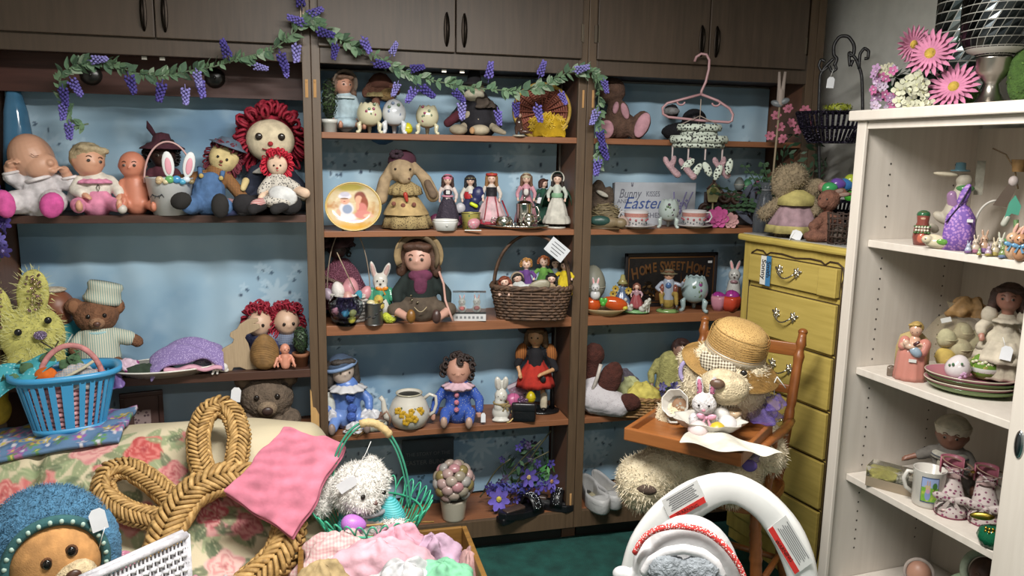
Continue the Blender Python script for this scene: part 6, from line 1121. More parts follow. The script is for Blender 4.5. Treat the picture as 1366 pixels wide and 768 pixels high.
def figurine(u,S,Y,H,lab,name='figurine',base='#7a8a68',hairc='#5a3c28',extra=None,**k):
 t=T(name,lab, 'figurine',u,S,Y);t.put('base',M(base, 'ceramic'),G().lathe([(0,0),(H*.26,0),(H*.27,2),(H*.2,4),(0,4.5)],22,sy=.7));kw=dict(H=H-4,z=4,hr=H*.1,er=-.13,hr_col=hairc,hs='bob',topk='ceramic',skk='ceramic',shoe='#3a3430');kw.update(k);doll(t,**kw);return t
t=figurine(829,S3,.07,44, 'garden girl figurine in blue dress with sunflowers',top='#5c6c84',skirt='#5a6a88',hem=13,hr_col='#8a7a4c')
for x,z in((-12,25),(-9,32),(8,30)):bloom(t, 'sunflower',M('#a88c30', 'plain'),x,-8,z,5,8,None, '#3a2c1c')
t.put('hat',M('#8c8658', 'ceramic'),G().lathe([(8,38),(4,42),(2.5,49),(0,50)],16))
t=figurine(848,S3,.035,40, 'girl figurine in pink and red among white lambs on green base',top='#a08088',skirt='#8a4448',hem=10,hs='bob',hairc='#7a4c3c',base='#5f8a5c')
g=G()
for x,y,z in((-14,-6,9),(-8,-9,8),(12,-7,11),(15,-4,16),(8,-9,8),(-16,0,14)):g.prims([(x,y,z,5,4,4),(x+2,y-3,z+4,2.6,2.6,2.8),(x-2,y,z-3,1.2,x-2,y,3,1.2),(x+2,y,z-3,1.2,x+2,y,3,1.2)],8,6)
t.put('lambs',M('#b8b8b0', 'ceramic'),g,vox=1);t.put('base_moss',M('#6f9a68', 'ceramic'),G().ell(0,-2,3,18,10,3))
t=figurine(890,S3,.04,56, 'seated boy figurine in straw hat and mustard breeches',top='#8a92a0',skin='#b88c74',hr=7,bot='#8c7434',hr_col='#5c3c24',hs='cap',ht='brim',htm=M('#6a6450', 'ceramic'),base='#6f8a54',pose='sit',w=1.3,legs=[((-5,0,24),(-9,-9,24),(-7,-12,9)),((5,0,24),(10,-10,26),(12,-12,8))],arms=[((-9,0,38),(-15,-4,32),(-9,-10,28)),((9,0,38),(17,-2,36),(20,-8,44))])
t.soft('tree_stump',M('#6a4c3c', 'wood',.6),[(0,4,5,9,0,4,18,9)],vox=1.2);t.put('neck_scarf',M('#3f5a84', 'ceramic'),G().ell(0,-7,36,4,2,4));t.put('vest',M('#6c3c30', 'ceramic'),G().ell(-8,0,30,4,7,8).ell(9,0,30,4,7,8))
egg_cup(925, 'large pale blue footed egg vase with a purple flower',S3,.05,46,17,M('#8ea0a2', 'ceramic'),True,fl='#7a3a72',n=9)
t=T('home_sign', 'black framed sign lettered Home Sweet Home with a copper village scene', 'sign',893,S3,.16,rot=0)
COP=M('#9a7250', 'metal',.45);t.put('panel',M('#141214', 'satin',.4),G().box(-62,62,-1,1,2,68),smooth=False)
for b in((-66,66,66,70),(-66,66,0,4),(-66,-62,0,70),(62,66,0,70)):t.put('frame_side',M('#171316', 'wood',.5),G().box(b[0],b[1],-3,2,b[2],b[3]),bev=.6,smooth=False)
for b in((-62,62,63.5,65),(-62,62,5,6.5),(-62,-60.5,5,65),(60.5,62,5,65)):t.put('copper_line',COP,G().box(b[0],b[1],-1.6,-1,b[2],b[3]),smooth=False)
def arcword(w,x0,sz,z0,adv,cen=0):
 big=1
 for i,ch in enumerate(w):
  s_=sz*(1.25 if i==0 else 1);x=x0;z=z0-.0035*(x-cen)**2;text(t, 'lettering',ch,COP,s_,x,-1.7,z-(0 if i else sz*.12),None,.3,(90,.25*(x-cen)*.8,0),bold=.5,sx=.66);x0+=adv*(1.14 if ch in 'MW' else 1)*(1.25 if i==0 else 1)
arcword('HOME',-51,17,48,7.9);arcword('SWEET',-14,16,48,6.6);arcword('HOME',25,17,48,7.9)
g=G().prism([(-22,8),(24,8),(24,24),(16,30),(4,34),(-10,30),(-18,30),(-22,24)],-1.7,-1)
for x,h in((14,44),(19,38),(-2,40),(-48,30),(46,28)):g.prism([(x-1.6,8),(x+1.6,8),(x,h)],-2,-1)
t.put('copper_houses',COP,g,smooth=False,stuff=True);bush(t, 'copper_trees',M('#6a5236', 'metal',.5),(-32,-1.5,20),(12,.4,13),90,3,2);t.put('sticker',M('#b0b0b0', 'plain'),G().box(52,58,-2,-1.7,56,59),smooth=False)
t=T('tulip_cup', 'pink tulip shaped egg holder with a purple egg', 'egg holder',958,S3,.04);t.put('petals',M('#b07888', 'ceramic'),G().lathe([(0,0),(7,0),(10,8),(11,16),(10,20),(9.6,16),(6,2)],30,fold=.06,fk=5,close=False));tc1=t
e=on(t, 'plastic_egg', 'shiny purple egg in the pink tulip cup', 'plastic egg',0,0,8);g=G();egg(g,0,0,9,8,9,80);e.put('shell',M('#8a2c7a', 'plastic',.2),g);e.put('seam',M('#702464', 'plastic'),G().tube([(0,8.1*math.cos(a),9+8.1*math.sin(a))for a in np.linspace(0,6.28,20,False)],.3,5,closed=True))
t=T('tulip_cup', 'orange red tulip shaped egg holder beside the dresser', 'egg holder',974,S3,.02);t.put('petals',M('#b0402c', 'ceramic'),G().lathe([(0,0),(8,0),(12,8),(12.6,16),(11,20),(10,16),(6,2)],30,fold=.06,fk=5,close=False))
e=on(t, 'plastic_egg', 'shiny magenta egg in the orange tulip cup', 'plastic egg',2,0,10);g=G();egg(g,0,0,9,9,9.6,80);e.put('shell',M('#94307e', 'plastic',.2),g);e.put('seam',M('#702464', 'plastic'),G().tube([(0,9.1*math.cos(a),9+9.1*math.sin(a))for a in np.linspace(0,6.28,20,False)],.3,5,closed=True))
t=T('bunny_figurine', 'white bunny figurine standing behind the tulip cups', 'figurine',977,S3,.1);animal(t, '#b4b4b0',[(0,0,18,10,0,0,30,8),(0,-1,42,8,7,8)],(0,-1,42),8,[(-4,0,54,2.6,2,8,-14),(4,0,54,2.6,2,8,16)],kind='ceramic',disp=0);t.put('base',M('#8aa05c', 'ceramic'),G().lathe([(0,0),(12,0),(10,12),(0,12)],20));t.put('bow',M('#8a6a70', 'ceramic'),G().ell(0,-8,34,5,2,2.5))
# fourth shelf
t=T('wicker_tray', 'shallow wicker tray basket holding doll clothes at the shelf edge', 'basket',832,S4,.05);basket(t,50,26,24,M('#8f6c40', 'straw',None,1, '#5c4226'),7,40,1.06,sq=.5,r=1.4,rimr=3);wt=t
p=on(t, 'plush_dog', 'dark brown plush dog in a dotted dress lying in the wicker tray', 'plush toy',-30,0,8);b=p.soft('body',M('#4a241c', 'plush'),[(-14,0,70,14,12,16),(-16,2,40,12,-14,0,66,10),(8,-10,40,15,10,26,20),(34,-18,14,15,10,12)],vox=1.6,disp=2);p.soft('dress',M('#b8b4b8', 'dots',.85,1.4, '#6a4a5c',.14),[(-10,-8,14,22,20,-14,8,16),(-12,-4,30,14,12,14)],vox=1.6,disp=2);p.put('ear_trim',M('#b8b0a8', 'fabric'),G().tube([(-4,-16,62),(-8,-18,44),(-14,-20,26)],2.4,6))
p=on(t, 'doll_sweater', 'pale yellow doll sweater folded over the edge of the wicker tray', 'doll clothes',22,-8,14);heap(p, 'cloth',M('#c0b45c', 'fabric'),0,0,0,25,20,26,4,.14)
p=on(t, 'doll_sweater', 'cream green doll sweater behind the yellow one', 'doll clothes',6,8,16);heap(p, 'cloth',M('#a8ac80', 'fabric'),0,0,0,24,12,28,6,.16)
p=on(t, 'doll_sweater', 'dark grey knitted doll sweater at the back of the wicker tray', 'doll clothes',0,16,22);heap(p, 'knit',M('#4c4650', 'dots',.95,2.4, '#605a66',.3),0,0,0,24,10,30,8,.16)
t=T('fleece_doll', 'doll in pale yellow fleece suit leaning beside the teddy bear', 'doll',892,S4+.035,.09);doll(t,H=76,pose='sit',hr=13,skin='#8a6a5c',top=M('#a8a468', 'plush'),bot=M('#a8a468', 'plush'),hs='cap',hr_col='#3a2420',turn=30,tilt=20,hx=14,w=1.5,shoe=None,er=-.12);t.put('seat_block',M('#6a6a54', 'fabric'),G().ell(0,0,-4,18,14,10));t.put('pin',M('#c8c8b0', 'metal'),G().tube([(2,-24,22),(6,-24,28)],.7,5))
t=T('flower_sprig', 'sprig of small lilac flowers hanging at the right end of the wicker tray', 'flowers',884,S4,-.0)
rnd=random.Random(3)
for k in range(16):bloom(t, 'flower',M(['#4c4a78', '#6f6aa8', '#3c3c60'][k%3], 'fabric'),rnd.uniform(-14,26),rnd.uniform(-6,4),24+rnd.uniform(-14,16),rnd.uniform(5,8),5,headR(rnd.uniform(-40,40),rnd.uniform(0,70),0),None)
t.put('stem',M('#35453a', 'plain'),G().tube([(-12,2,4),(0,2,18),(20,2,34)],1.2,5));bush(t, 'foliage',M('#3f5a44', 'plain'),(4,2,22),(18,4,12),30,5,4)
# bottom shelf
WSH=M('#b4b4b4', 'satin',.5)
def flat_shoe(u,Y,lab,ang,z=S5):
 t=T('ballet_flat',lab, 'shoe',u,z,Y);a=math.radians(ang);R_=rotm('Z',a)
 n=28;L=38
 def outline(k,sc=1):q=2*math.pi*k/n;y=-L*math.cos(q)*sc;w=(15 if y<0 else 11.5)*(1-.1*(y/L))*sc;return np.array([w*math.sin(q),y])
 rows=[]
 for zz,sc in((0,.93),(2,1),(10,1.0),(14,.96)):
  rows.append([(*(outline(k,sc)),zz+(4+6*max(0,outline(k)[1]/L)if zz>9 else 0))for k in range(n)])
 up=xf(G().grid(rows,wrap=True),R_,(0,0,0));t.put('upper',WSH,up,sol=1.6)
 t.put('toe_cap',WSH,xf(G().grid([[(14.6*math.sqrt(max(0,1-(max(0,-y-10)/28.5)**2))*math.sin(b)*(1 if y<-10 else 1),y,11+5.5*math.cos(b)*math.sqrt(max(0,1-(max(0,-y-10)/28)**2)))for b in np.linspace(-1.5,1.5,11)]for y in np.linspace(-37.5,-16,9)]),R_,(0,0,0)),sol=1.2)
 t.put('sole',M('#8a8478', 'plain'),xf(G().grid([[(*outline(k,.95),0)for k in range(n)],[(*outline(k,.02),.5)for k in range(n)]],wrap=True),R_,(0,0,0)),sol=2);t.put('insole',M('#a49c80', 'fabric'),xf(G().grid([[(*outline(k,.88),4)for k in range(n)],[(*outline(k,.02),4.5)for k in range(n)]],wrap=True),R_,(0,0,0)))
 t.put('heel_mark',M('#3c3a36', 'plain'),xf(G().ell(0,24,5,5,5,.8),R_,(0,0,0)));return t
flat_shoe(792,.06, 'white ballet flat nearest the post',22);flat_shoe(807,.09, 'white ballet flat beside the sandal, behind the other',26)
t=T('sandal', 'dark sandal with white flower strap beside the white ballet flats', 'shoe',842,S5,.08);R_=rotm('Z',math.radians(34));n=28
ol=lambda k,s_=1:((14-1.5*(-36*math.cos(k)/36))*math.sin(k)*s_,-36*math.cos(k)*s_)
t.put('sole',M('#2c2622', 'plain'),xf(G().grid([[(*ol(2*math.pi*k/n,s_),z)for k in range(n)]for z,s_ in((0,.01),(0,1),(7,1),(7.5,.9),(6.5,.01))],wrap=True),R_,(0,0,0)),bev=.5);t.put('insole',M('#3a302a', 'satin'),xf(G().ell(0,4,8,11,28,1),R_,(0,0,0)))
for y,w in((-20,13.5),(6,12.5)):
 s_=t.put('strap',M('#b8b8bc', 'satin'),xf(G().grid([[(w*math.cos(b),y+q,6+13*math.sin(b))for b in np.linspace(0,math.pi,12)]for q in(-6,0,6)]),R_,(0,0,0)),sol=1.4);g=G()
 for b in np.linspace(.3,2.8,6):g.ell(w*1.02*math.cos(b),y+2*math.cos(b*7),7.2+13*math.sin(b),.9,.9,.9,nu=6,nv=4)
 t.put('perforations',M('#3a3a40', 'plain'),xf(g,R_,(0,0,0)),parent=s_)
t.put('flower',M('#b4b4b8', 'satin'),xf(G().ell(-3,-10,19,6,4,2).ell(4,-13,19,5,4,2).ell(0,-16,18,4,5,2),R_,(0,0,0)))
# --- hanger with baby mobile, hooked over the cupboard handle
t=T('clothes_hanger', 'pink plastic clothes hanger hooked on the cupboard handle', 'hanger',loc=onY(935,134,-.06),rot=-.35);PKH=M('#b0888c', 'plastic')
t.put('hook',PKH,G().tube([(-11,0,50),(-9,0,56),(-3,0,60),(4,0,59),(8,0,52),(8,0,40),(5,0,24),(0,0,12),(0,0,8)],1.8,7))
t.put('frame',PKH,G().tube([(0,0,8),(-22,0,2),(-44,0,-4),(-50,0,-10),(-49,0,-18),(-42,0,-22),(0,0,-26),(38,0,-28),(42,0,-26),(43,0,-18),(38,0,-10),(22,0,0),(0,0,8)],1.8,7))
for x,z in((-26,-2),(20,-3)):t.put('strap_notch',PKH,G().tube([(x+5*math.cos(a),0,z+4*math.sin(a))for a in np.linspace(math.pi,2*math.pi,10)],1.3,6))
hm=t
LAT=M('#b4bdb0', 'dots',.6,.85, '#17191a',.36)
t=T('baby_mobile', 'baby mobile of tiered lattice ribbons with pink plush animals', 'mobile',loc=onY(935,134,-.075),rot=-.35)
g=G()
for z,r,h in((-31,29,9),(-40,24,8),(-46,38,10),(-55,34,7)):g.lathe([(r*.94,z),(r,z-h*.5),(r*.95,z-h)],40,fold=.03,fk=8,sy=.5,close=False)
t.put('lattice_tiers',LAT,g,sol=.8)
t.put('cords',M('#a8988c', 'plain'),G().tube([(0,0,2),(0,0,-20)],.7,5).tube([(0,0,-20),(-26,0,-32)],.6,4).tube([(0,0,-20),(26,0,-32)],.6,4).tube([(0,0,-20),(0,12,-32)],.6,4))
for x,y,z in((-34,0,-84),(-14,-10,-86),(8,-12,-82),(32,0,-84)):
 t.put('ribbon',M('#a89a98', 'satin'),G().box(x-1,x+1,y-.3,y+.3,z+4,-54),smooth=False)
 if x in(-34,32,-14):t.soft('plush_animal',M('#b09096', 'plush'),[(x-4,y,z-2,4,x+8,y-2,z-14,5),(x-8,y,z+4,4,3,7,-25),(x+2,y,z+4,4,3,8,10)],vox=1.2,disp=.8)
for x,z,ro in((-2,-92,30),(12,-90,-30),(-14,-84,50),(26,-94,20),(40,-86,10)):t.put('lattice_bow',LAT,G().ell(x,-12,z,5,2,11,rot=ro))
# --- lavender garland over the bookcase
t=T('lavender_garland', 'lavender garland of purple blooms and grey green leaves draped over the bookcase', 'garland',loc=(0,0,1.86),rot=0,unit=1)
path=[(118,165),(92,170),(84,140),(78,105),(96,88),(122,82),(150,84),(180,98),(215,102),(250,95),(290,88),(325,76),(362,68),(392,45),(408,22),(420,30),(442,46),(470,62),(500,72),(530,92),(562,104),(600,112),(640,118),(690,122),(725,116),(752,98),(778,94),(792,96),(800,112),(798,140),(802,170),(800,200),(796,228)]
GP=np.array([onY(u,v,-.035-(.02 if 13<=i<=16 else 0))for i,(u,v)in enumerate(path)]);q=np.linspace(0,len(path)-1,330);GP=np.stack([np.interp(q,range(len(path)),GP[:,k])for k in range(3)],1)
for _ in range(6):GP[1:-1]=(GP[:-2]+2*GP[1:-1]+GP[2:])/4
GP=GP-t.P;t.put('stem',M('#5a6a50', 'plain'),G().tube(GP[::3],.0028,5))
rnd=random.Random(21);lm=[]
for c in('#6f8a6c', '#5c7a5e', '#8a9c84', '#4c6650'):
 g=G();L=.036;xs_=np.linspace(0,1,6);w=.0105*np.sin(np.pi*xs_**.8)+.0008;cu=-.006*xs_**2
 g.grid([[(x*L,-w_,c_+.0015),(x*L,0,c_),(x*L,w_,c_+.0015)]for x,w_,c_ in zip(xs_,w,cu)]);me=g.data('leaf');me.materials.append(M(c, 'fabric'));lm.append(me)
def lobj(name,me,p,d,s_=1,roll=0):
 o=bpy.data.objects.new(name,me);COL.objects.link(o);o.parent=t.o;o.location=p;o.rotation_mode='QUATERNION';qq=Vector(d).to_track_quat('X', 'Z');o.rotation_quaternion=qq@Matrix.Rotation(roll,3, 'X').to_quaternion();o.scale=(s_,s_,s_);return o
for i in range(280):
 k=rnd.randrange(2,327);tn=GP[k+2]-GP[k-2];tn/=np.linalg.norm(tn);e=np.array([-tn[2],0,tn[0]])*rnd.choice((-1,1));d=tn*rnd.uniform(.3,1)+e*rnd.uniform(.5,1.1)+np.array([0,rnd.uniform(-.7,.15),0]);lobj('leaf',lm[rnd.randrange(4)],GP[k]+np.array([0,-.004,0]),d,rnd.uniform(.7,1.15),rnd.uniform(-1,1)+1.2)
bm=[]
for c in('#6c62b0', '#483f88', '#8a84c4'):
 g=G()
 for k in range(34):zz=k/34;a=k*2.4;r=.0105*(1-.55*zz);g.ell(zz*.042,r*math.cos(a),r*math.sin(a),.0042,.0036,.0036,nu=6,nv=4)
 g.tube([(-.012,0,0),(.04,0,0)],.0012,4);me=g.data('flower_spike');me.materials.append(M(c, 'fabric'));bm.append(me)
for u,v,dx,dz in((84,118,.1,-1),(96,108,.6,-1),(84,140,0,-1),(92,165,0,-1),(122,80,1,.1),(172,102,.3,-1),(216,112,-.2,-1),(262,96,.2,-1),(247,118,0,-1),(266,108,.2,-1),(304,75,-.3,1),(340,88,1,-.2),(374,72,.3,-1),(380,84,.1,-1),(395,60,0,-1),(402,8,-.2,1),(412,20,1,.5),(424,42,1,-.2),(404,30,-1,.3),(448,60,-.2,-1),(484,52,.5,-1),(500,84,1,-.2),(522,72,.5,1),(530,112,-.4,-1),(548,92,1,.2),(552,120,-.5,-.8),(562,116,.5,-.4),(606,122,.5,-.5),(616,138,0,-1),(652,104,.1,1),(688,138,0,-1),(664,148,.1,-1),(720,100,.3,1),(716,142,.2,-1),(748,124,.5,-1),(768,94,1,.3),(796,148,-.4,-1),(800,176,.2,-1),(803,194,.4,-1),(798,214,-.2,-1),(806,108,.2,-1)):
 p=onY(u,v,-.05-rnd.random()*.02)-t.P;lobj('flower_spike',bm[rnd.randrange(3)],p,(dx,rnd.uniform(-.5,0),dz),rnd.uniform(1.0,1.4),rnd.random()*6)
g=G();rnd=random.Random(77)
for i in range(420):
 k=rnd.randrange(2,327);tn=GP[k+2]-GP[k-2];tn/=np.linalg.norm(tn);e=np.array([-tn[2],0,tn[0]])*rnd.choice((-1,1));d=tn*rnd.uniform(.2,1)+e*rnd.uniform(.3,1.0)+np.array([0,rnd.uniform(-.8,.1),0]);d/=np.linalg.norm(d);L=rnd.uniform(.016,.026);w=np.cross(d,(rnd.uniform(-.4,.4),1,rnd.uniform(-.4,.4)));w*=L*.24/np.linalg.norm(w);q=GP[k]+np.array([0,-.003,0])
 g.add([q,q+d*L*.5+w,q+d*L,q+d*L*.5-w],[(0,1,2,3)])
t.put('small_leaves',M('#64805f', 'fabric'),g,stuff=True,smooth=False)
# --- on and around the sofa
t=T('patchwork_quilt', 'bright floral quilt spread under the blue basket', 'quilt',loc=(-.83,-.12,.652),rot=0,unit=1)
X,Y=np.meshgrid(np.linspace(-.26,.23,110),np.linspace(-.16,.12,70));C=np.ones(X.shape+(3,))*lin('#5c7a9c');rnd=random.Random(31)
for k in range(120):
 cx,cy,r=rnd.uniform(-.26,.24),rnd.uniform(-.17,.13),rnd.uniform(.014,.032);c=rnd.choice(['#b8a040', '#5c8a58', '#a86a94', '#7a90b8', '#c0b8c0', '#4a6a94', '#8a5a9c']);C=blend(C,flower(X,Y,cx,cy,r,5,rnd.random()*6),c);C=blend(C,disc(X,Y,cx,cy,r*.3),rnd.choice(['#c8b860', '#c0c0c8', '#6a4a7a']))
Z=.014+.006*np.sin(X*60)*np.sin(Y*60)-.075*((X-.41)/.6)**2*.8+.02-np.clip(-Y-.1,0,1)*.25
t.put('quilt_top',PRINT(.9, 'weave'),painted(np.stack([X,Y,Z],-1),C, 'quilt_top'),sol=.014)
t=T('yellow_cushion', 'yellow cloth bundle at the left edge below the tinsel bunny', 'cushion',-6,.66,-.02);t.soft('cushion',M('#b89a2c', 'fabric'),[(0,0,44,18,20,44),(4,-8,20,16,14,20)],vox=2)
BLP=M('#3f93c4', 'plastic',.35)
t=T('blue_basket', 'bright blue slatted plastic basket of easter things on the quilt', 'basket',94,.668,-.13);t.s*=.9;t.zs*=.9
def bb(a,k,z):c,s_=math.cos(a),math.sin(a);return((46+z*.24)*k*math.copysign(abs(c)**.75,c),(30+z*.16)*k*math.copysign(abs(s_)**.75,s_),z)
for i in range(30):a=2*math.pi*(i+.5)/30;t.put('slat',BLP,G().grid([[bb(a-.06,1,z),bb(a+.06,1,z)]for z in(6,40,74)]),sol=2,smooth=False)
t.put('bottom_band',BLP,G().grid([[bb(a,1,z)for a in np.linspace(0,6.28,60,False)]for z in(0,8)],wrap=True),sol=2.4);t.put('base',BLP,G().grid([[bb(a,k,1)for a in np.linspace(0,6.28,60,False)]for k in(.02,1)],wrap=True),sol=1.5)
t.put('rim',BLP,G().grid([[bb(a,k,z)for a in np.linspace(0,6.28,70,False)]for k,z in((1.0,72),(1.0,84),(1.1,86),(1.12,80),(1.08,78))],wrap=True),sol=2);bt=t
t=on(bt, 'pink_basket', 'pink woven basket with tall handle nested in the blue basket', 'basket',0,0,3);basket(t,40,25,74,M('#c08c90', 'straw'),10,30,1.3,r=1.8);t.put('handle',M('#b87a78', 'straw'),G().tube([(6+42*math.cos(a),-8+4*math.sin(a),60+62*math.sin(a))for a in np.linspace(0,math.pi,30)],4,8,flat=.6))
t=on(bt, 'felt_carrot', 'round orange felt carrot with big green leaves in the blue basket', 'toy carrot',-22,-16,76);t.soft('carrot',M('#c8621c', 'fabric'),[(0,0,6,15,13,12)],vox=1.6)
for x,y,z,ro,r in((-16,8,22,-40,20),(2,10,30,10,22),(18,10,22,50,18),(-30,6,12,-70,20),(34,8,26,20,20),(44,6,18,-20,18)):t.put('leaf',M('#4c6a4a', 'fabric'),G().grid([[(x+r*(q*math.sin(math.radians(ro))+w*math.cos(math.radians(ro))*math.sin(q*3.1)*.8),y-4*abs(w),z-r*.6+r*(q*math.cos(math.radians(ro))-w*math.sin(math.radians(ro))*math.sin(q*3.1)*.8))for w in(-.6,0,.6)]for q in np.linspace(.02,1.2,7)]),sol=1)
t=on(bt, 'plaid_bonnet', 'grey blue plaid cloth with cream trim at the right of the blue basket', 'cloth',18,-14,62);heap(t, 'plaid',M('#8a94a0', 'check',None,1.6, '#b0a49c'),0,0,0,32,18,34,3,.1);t.put('cream_trim',M('#b8b098', 'fabric'),G().tube([(-34,-16,14),(-14,-20,22),(8,-18,32),(22,-14,40)],2.4,6))
t=on(bt, 'polka_cloth', 'teal dotted napkin hanging over the left of the blue basket', 'cloth',-52,-14,84);cloth(t, 'napkin',M('#3a94a0', 'dots',.85,.75, '#7ab4bc',.24),[[(-36+74*q+6*math.sin(w*4),14-34*w**.8,10+14*q-38*w*(1.1-.7*q)+3*math.sin(q*9+w*5))for q in np.linspace(0,1,14)]for w in np.linspace(0,1,10)],sol=2)
# braided straw bunny wreath leaning on the sofa
pA=np.array([0,-.33,.71]);pn=np.array([0,-.69,.72]);pn/=np.linalg.norm(pn)
def SP(u,v,off=0):d=ray(u,v);A=pA+pn*off;return CAMO+d*(((A-CAMO)@pn)/(d@pn))
t=T('straw_bunny_wreath', 'large braided straw bunny wreath with looped ears on the floral sofa', 'wreath',loc=SP(300,700),rot=0,unit=1)
STW=[M('#bd9a64', 'straw',None,1, '#94733f'),M('#a8854f', 'straw',None,1, '#7c5e34')]
def braid(name,px,R,closed=False,off=0.0,step=.42):
 P=np.array([SP(u,v,R*.9+off)for u,v in px])-t.P;n=len(P);q=np.linspace(0,n if closed else n-1,220);P2=np.concatenate([P,P[:1]])if closed else P
 P=np.stack([np.interp(q,range(len(P2)),P2[:,k])for k in range(3)],1)
 for _ in range(60):P[1:-1]=(P[:-2]+2*P[1:-1]+P[2:])/4
 L_=np.r_[0,np.cumsum(np.linalg.norm(np.diff(P,axis=0),axis=1))];m=int(L_[-1]/(R*step));ss=np.linspace(0,L_[-1],m);P=np.stack([np.interp(ss,L_,P[:,k])for k in range(3)],1);Tn=np.gradient(P,axis=0);Tn/=np.linalg.norm(Tn,axis=1,keepdims=True)
 core=t.put(name,STW[1],G().tube(P,R*.86,10));gs=[G(),G()];rnd=random.Random(len(px))
 for i in range(m):
  B=np.cross(Tn[i],pn);B/=np.linalg.norm(B);N=np.cross(B,Tn[i])
  for sx in(-1,1):
   for k in(-1,0,1):
    f0,f1=(0.0,1.1)if k==0 else((1.0,2.1)if k==1 else(2.0,3.1));sg=1 if k!=1 else-1;w=R*rnd.uniform(.15,.2)
    if k==-1 and i%2:continue
    pts=[P[i]+Tn[i]*sg*R*.95*((f-f0)/1.1)+(R*(1.0+.1*math.sin((f-f0)*2.8)))*(math.cos(f)*N+sx*math.sin(f)*B)for f in np.linspace(f0,f1,5)]
    gs[(i+k)%2].tube(pts,w,5)
 for g_,m_ in zip(gs,STW):t.put('straw_plait',m_,g_,parent=core,stuff=True)
braid('ring',[(212,790),(214,735),(228,695),(258,655),(300,637),(345,640),(378,668),(388,705),(372,745),(345,770),(310,800)],.042)
braid('ear',[(276,640),(266,612),(264,578),(274,552),(293,541),(311,552),(320,580),(317,606),(312,628)],.029,off=.02)
braid('ear',[(232,668),(200,640),(172,624),(148,628),(136,648),(146,668),(172,684),(205,692),(228,694)],.028)
# pink cloth
t=T('pink_cloth', 'folded rose pink cloth draped over the straw bunny wreath', 'cloth',loc=SP(380,640,.12),rot=0,unit=1)
c0,c1,c2,c3=[SP(*p,off)-t.P for p,off in(((378,569),.17),((461,590),.13),((392,716),.11),((299,656),.14))]
rows=[]
for b in np.linspace(0,1,26):
 row=[]
 for a in np.linspace(0,1,26):
  p=c0*(1-a)*(1-b)+c1*a*(1-b)+c2*a*b+c3*(1-a)*b;p=p+pn*(.004*math.sin(a*21+b*5)*math.sin(b*17+a*3)+.012*math.sin(a*3.1)*math.sin(b*3.1)+.003*math.sin(b*40+a*13));p=p+np.array([.006*math.sin(b*12),0,.004*math.sin(a*11)]);row.append(p)
 rows.append(row)
cloth(t, 'top_layer',M('#c07084', 'fabric',None,.5),rows,sol=.006);cloth(t, 'under_layer',M('#b8687c', 'fabric',None,.5),[[p-pn*.014+np.array([.003,0,-.004])for p in r]for r in rows],sol=.006)
# blue hooded bear
t=T('plush_bear', 'tan plush bear wearing a fluffy blue hood with a price tag', 'plush toy',loc=at(72,-.86,.366))
hc_=np.array(t.L(66,733));Rb=headR(6,-14,-14)
b=t.soft('body',M('#b58450', 'fabric'),[(hc_[0]+6,-30,hc_[2]-2,54,38,48),(hc_[0],0,30,50,40,40)],vox=2.4,sm=5)
hd=t.soft('hood',M('#4a7898', 'plush'),[(hc_[0]-2,4,hc_[2]-2,78,50,76),(hc_[0]-44,-6,hc_[2]+34,24,20,22),(hc_[0]+34,-4,hc_[2]+46,20,16,18),(hc_[0]+64,-2,hc_[2]-10,20,30,46)],vox=2.4,disp=4,dsz=.012)
fur(t,[(hc_[0]-2,4,hc_[2]-2,79,51,77),(hc_[0]-44,-6,hc_[2]+34,24,20,22),(hc_[0]+34,-4,hc_[2]+46,20,16,18)],9000,3.4,M('#527f9e', 'plush'),hd)
ring=[(hc_[0]+6+56*math.cos(a),-42-3*math.sin(a),hc_[2]-2+52*math.sin(a))for a in np.linspace(-.6,math.pi+.6,40)]
t.put('hood_edge',M('#2f5a5c', 'fabric'),G().tube(ring,6,8),parent=hd);g=G()
for p in ring[::2]:g.ell(p[0],p[1]-5,p[2],3,2,3,nu=8,nv=5)
t.put('stitches',M('#a8c0b4', 'plain'),g,parent=hd)
t.put('muzzle',M('#c8b490', 'plush'),G().ell(*(hc_+np.array([24,-62,-14])),27,20,21,rot=-14));t.put('nose',M('#4a3024', 'satin'),G().ell(*(hc_+np.array([22,-82,-4])),10,5,8,rot=-20))
for p in((-4,-66,10),(23,-64,18)):t.put('eye',M('#15110f', 'ceramic'),G().ell(*(hc_+np.array(p)),5.5,4,5.8));t.put('eye_ring',M('#5c3a20', 'plush'),G().ell(*(hc_+np.array(p)+(0,2,0)),7.5,3,7.5))
t.put('smile',M('#3a2418', 'plain'),G().tube([hc_+np.array(q)for q in((26,-81,-12),(28,-81,-20),(36,-79,-22),(40,-77,-18))],.9,5));tg_=t.L(131,693,-52);tag_on(t,*tg_,19,26,-10,None,[t.L(140,703,-52),t.L(136,716,-54),t.L(132,732,-50)])
